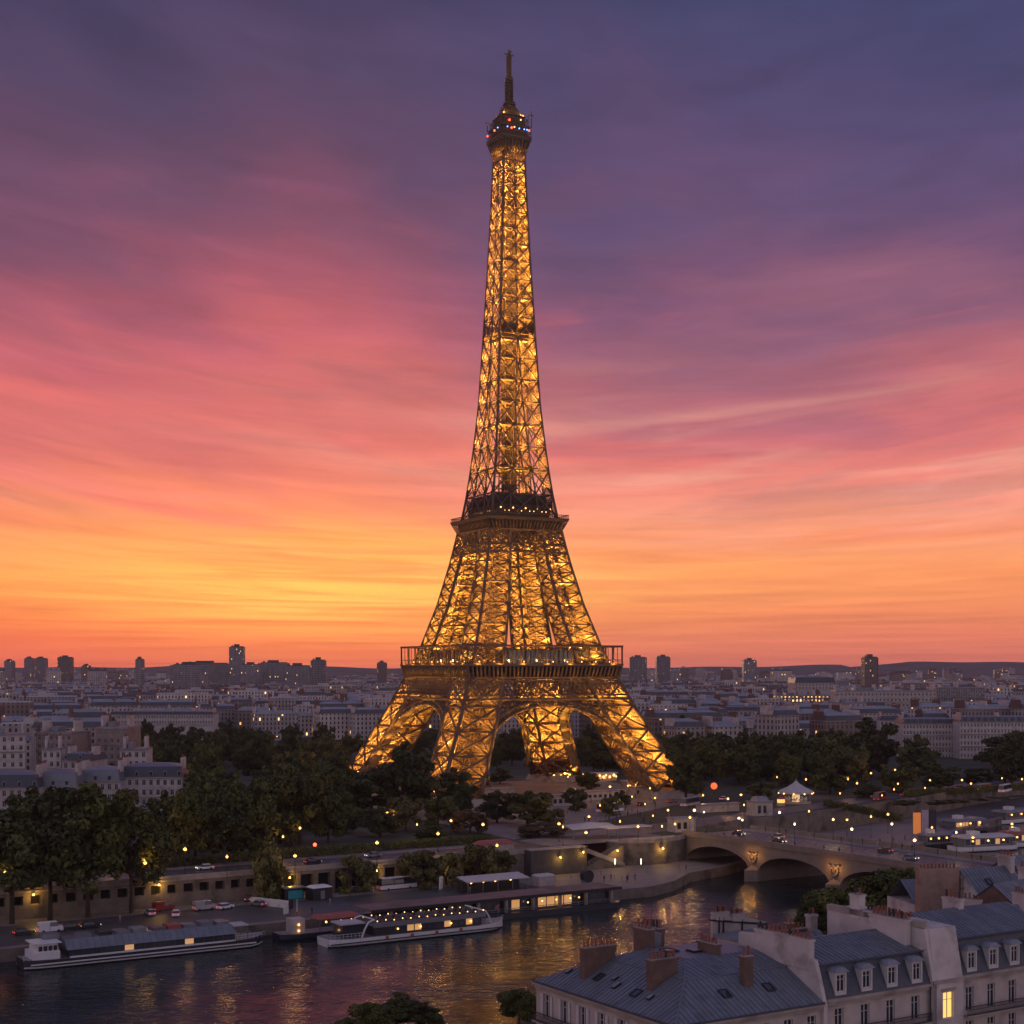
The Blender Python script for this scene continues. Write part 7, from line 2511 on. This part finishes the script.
G_ = house('low_zinc_house', 'low house with a rounded zinc roof and a row of chimney pots behind the mansard', 25.5, 15.2)
r = MB()
for i in range(8):
    a0, a1 = PI * i / 8, PI * (i + 1) / 8
    zinc_plane(r, [(0, 1.5 - 1.5 * math.cos(a0), 26.4 + 1.9 * math.sin(a0)), (8, 1.5 - 1.5 * math.cos(a0), 26.4 + 1.9 * math.sin(a0)), (8, 1.5 - 1.5 * math.cos(a1), 26.4 + 1.9 * math.sin(a1)), (0, 1.5 - 1.5 * math.cos(a1), 26.4 + 1.9 * math.sin(a1))], pitch=1.1)
r.build('roof', ZINC_L, G_)
m = MB(); m.box(0, 8, .2, 2.8, GB, 26.4); m.build('wall', WHITEW, G_)
chimney(G_, .2, 6.0, 1.1, 1.8, 27.8, 28.6, BRICK, 10, 'x', .6); chimney(G_, 6.6, 7.6, 1.0, 1.9, 27.6, 30.0, WHITEW, 2, 'x')


def back_house(name, label, org, rz, w, d_, h, z0=GB):
    t = thing(name, label, 'building', org, rz)
    return t


p = atd(946, 205, 0)
D_ = thing('brick_wall_house', 'old brick house with a broad bare chimney wall before the bridge road', 'building', (p.x, p.y, 0), RA - .35)
m = MB(); m.box(-3.9, 2.0, 0, 1.3, GB, 30.6); m.add([(-3.9, -.02, 30.6), (2.0, -.02, 30.1), (2.0, 1.32, 30.1), (-3.9, 1.32, 30.9)], ((0, 1, 2, 3),)); m.build('chimney_wall', M('weathered_brick', (0.33, 0.215, 0.165), .9, .3, .7, bump=.4, blotch=((0.20, 0.13, 0.10), .5, .5, .75)), D_)
m = MB(); m.box(2.2, 3.8, -.1, 1.4, GB, 29.6); m.build('wall', M('pink_render', (0.36, 0.24, 0.2), .9, .25, .6, bump=.2), D_)
m = MB()
for z in (26.4, 27.9, 29.2):
    m.add([(2.02, -.25, z), (3.7, -.25, z - .15), (3.7, .8, z), (2.02, .8, z + .15), (2.02, -.25, z + .22), (3.7, -.25, z + .07), (3.7, .8, z + .22), (2.02, .8, z + .37)], ((0, 1, 5, 4), (4, 5, 6, 7), (0, 3, 2, 1)))
m.build('vent_hood', ZINC_L, D_)
m = MB(); m.box(-3.8, 10, 1.4, 10, GB, 25.5); m.build('rear_wall', WHITEW, D_)
r = MB(); zinc_plane(r, [(-3.8, 1.4, 25.5), (10, 1.4, 25.5), (10, 6, 28.4), (-3.8, 6, 28.4)]); zinc_plane(r, [(10, 10, 25.5), (-3.8, 10, 25.5), (-3.8, 6, 28.4), (10, 6, 28.4)]); r.build('roof', ZINC, D_)
m = MB()
for i in range(10):
    m.lathe((-3.4 + .55 * i, .65, 0), [(.14, 30.5), (.12, 31.1), (.15, 31.2)], 7)
m.build('chimney_pot', TERRA, D_)
for x, dd, w, dp, ze, zr, rz, lab in ((985, 208, 9, 8, 27.0, 30.4, -.1, 'house with a steep dark zinc roof beside the brick chimney wall'), (1012, 200, 9, 8, 26.6, 29.6, .15, 'house with a pale zinc roof at the picture edge behind the white party wall'),
                                  (1000, 186, 7, 6, 25.8, 28.6, -.3, 'small zinc-roofed house tucked behind the white party wall'), (1030, 222, 12, 9, 27.5, 30.5, .1, 'farther zinc roof cut by the picture edge by the bridge'), (960, 190, 7, 6, 24.5, 27.0, .2, 'small roof with a skylight dome below the brick chimney wall')):
    p = atd(x, dd, 0)
    t = thing('zinc_roofed_house', lab, 'building', (p.x, p.y, 0), RA + rz)
    m = MB(); m.box(-w / 2, w / 2, -dp / 2, dp / 2, GB, ze); m.add([(-w / 2 + .01, -dp / 2, ze), (-w / 2 + .01, dp / 2, ze), (-w / 2 + .01, 0, zr - .05)], ((0, 1, 2),)); m.add([(w / 2 - .01, -dp / 2, ze), (w / 2 - .01, dp / 2, ze), (w / 2 - .01, 0, zr - .05)], ((0, 1, 2),)); m.build('wall', WHITEW if int(x) % 2 else BRICK, t)
    r = MB(); zinc_plane(r, [(-w / 2 - .2, -dp / 2 - .3, ze - .1), (w / 2 + .2, -dp / 2 - .3, ze - .1), (w / 2 + .2, 0, zr), (-w / 2 - .2, 0, zr)]); zinc_plane(r, [(w / 2 + .2, dp / 2 + .3, ze - .1), (-w / 2 - .2, dp / 2 + .3, ze - .1), (-w / 2 - .2, 0, zr), (w / 2 + .2, 0, zr)])
    ro = r.build('roof', ZINC if 'dark' in lab else ZINC_L, t)
    chimney(t, w / 2 - 1.0, w / 2 - .2, -1.2, 1.2, zr - 1.6, zr + 1.4, WHITEW, 4, 'y', .6)
    skylight(ro, (-w * .15, -dp / 4 - .15, (ze + zr) / 2), .8, 1.0, (1, 0, 0), Vector((0, dp / 2, zr - ze)).normalized())


# ------------------------------------------------------------------ the evening air
m = MB(); m.box(-4700, 4700, -150, 6100, -4, 330)
hz = m.mesh('haze', [])
hm = bpy.data.materials.new('haze')
hm.use_nodes = True
t_ = NT(hm.node_tree)
t_.n.clear()
out = t_.n.new('ShaderNodeOutputMaterial')
pv = t_.n.new('ShaderNodeVolumePrincipled')
pv.inputs['Color'].default_value = (0.86, 0.76, 0.80, 1)
pv.inputs['Density'].default_value = HAZE
pv.inputs['Anisotropy'].default_value = 0.2
t_.l.new(pv.outputs[0], out.inputs['Volume'])
hm.cycles.homogeneous_volume = True
hz.materials.append(hm)
ho = link('haze', hz)
ho['kind'] = 'stuff'
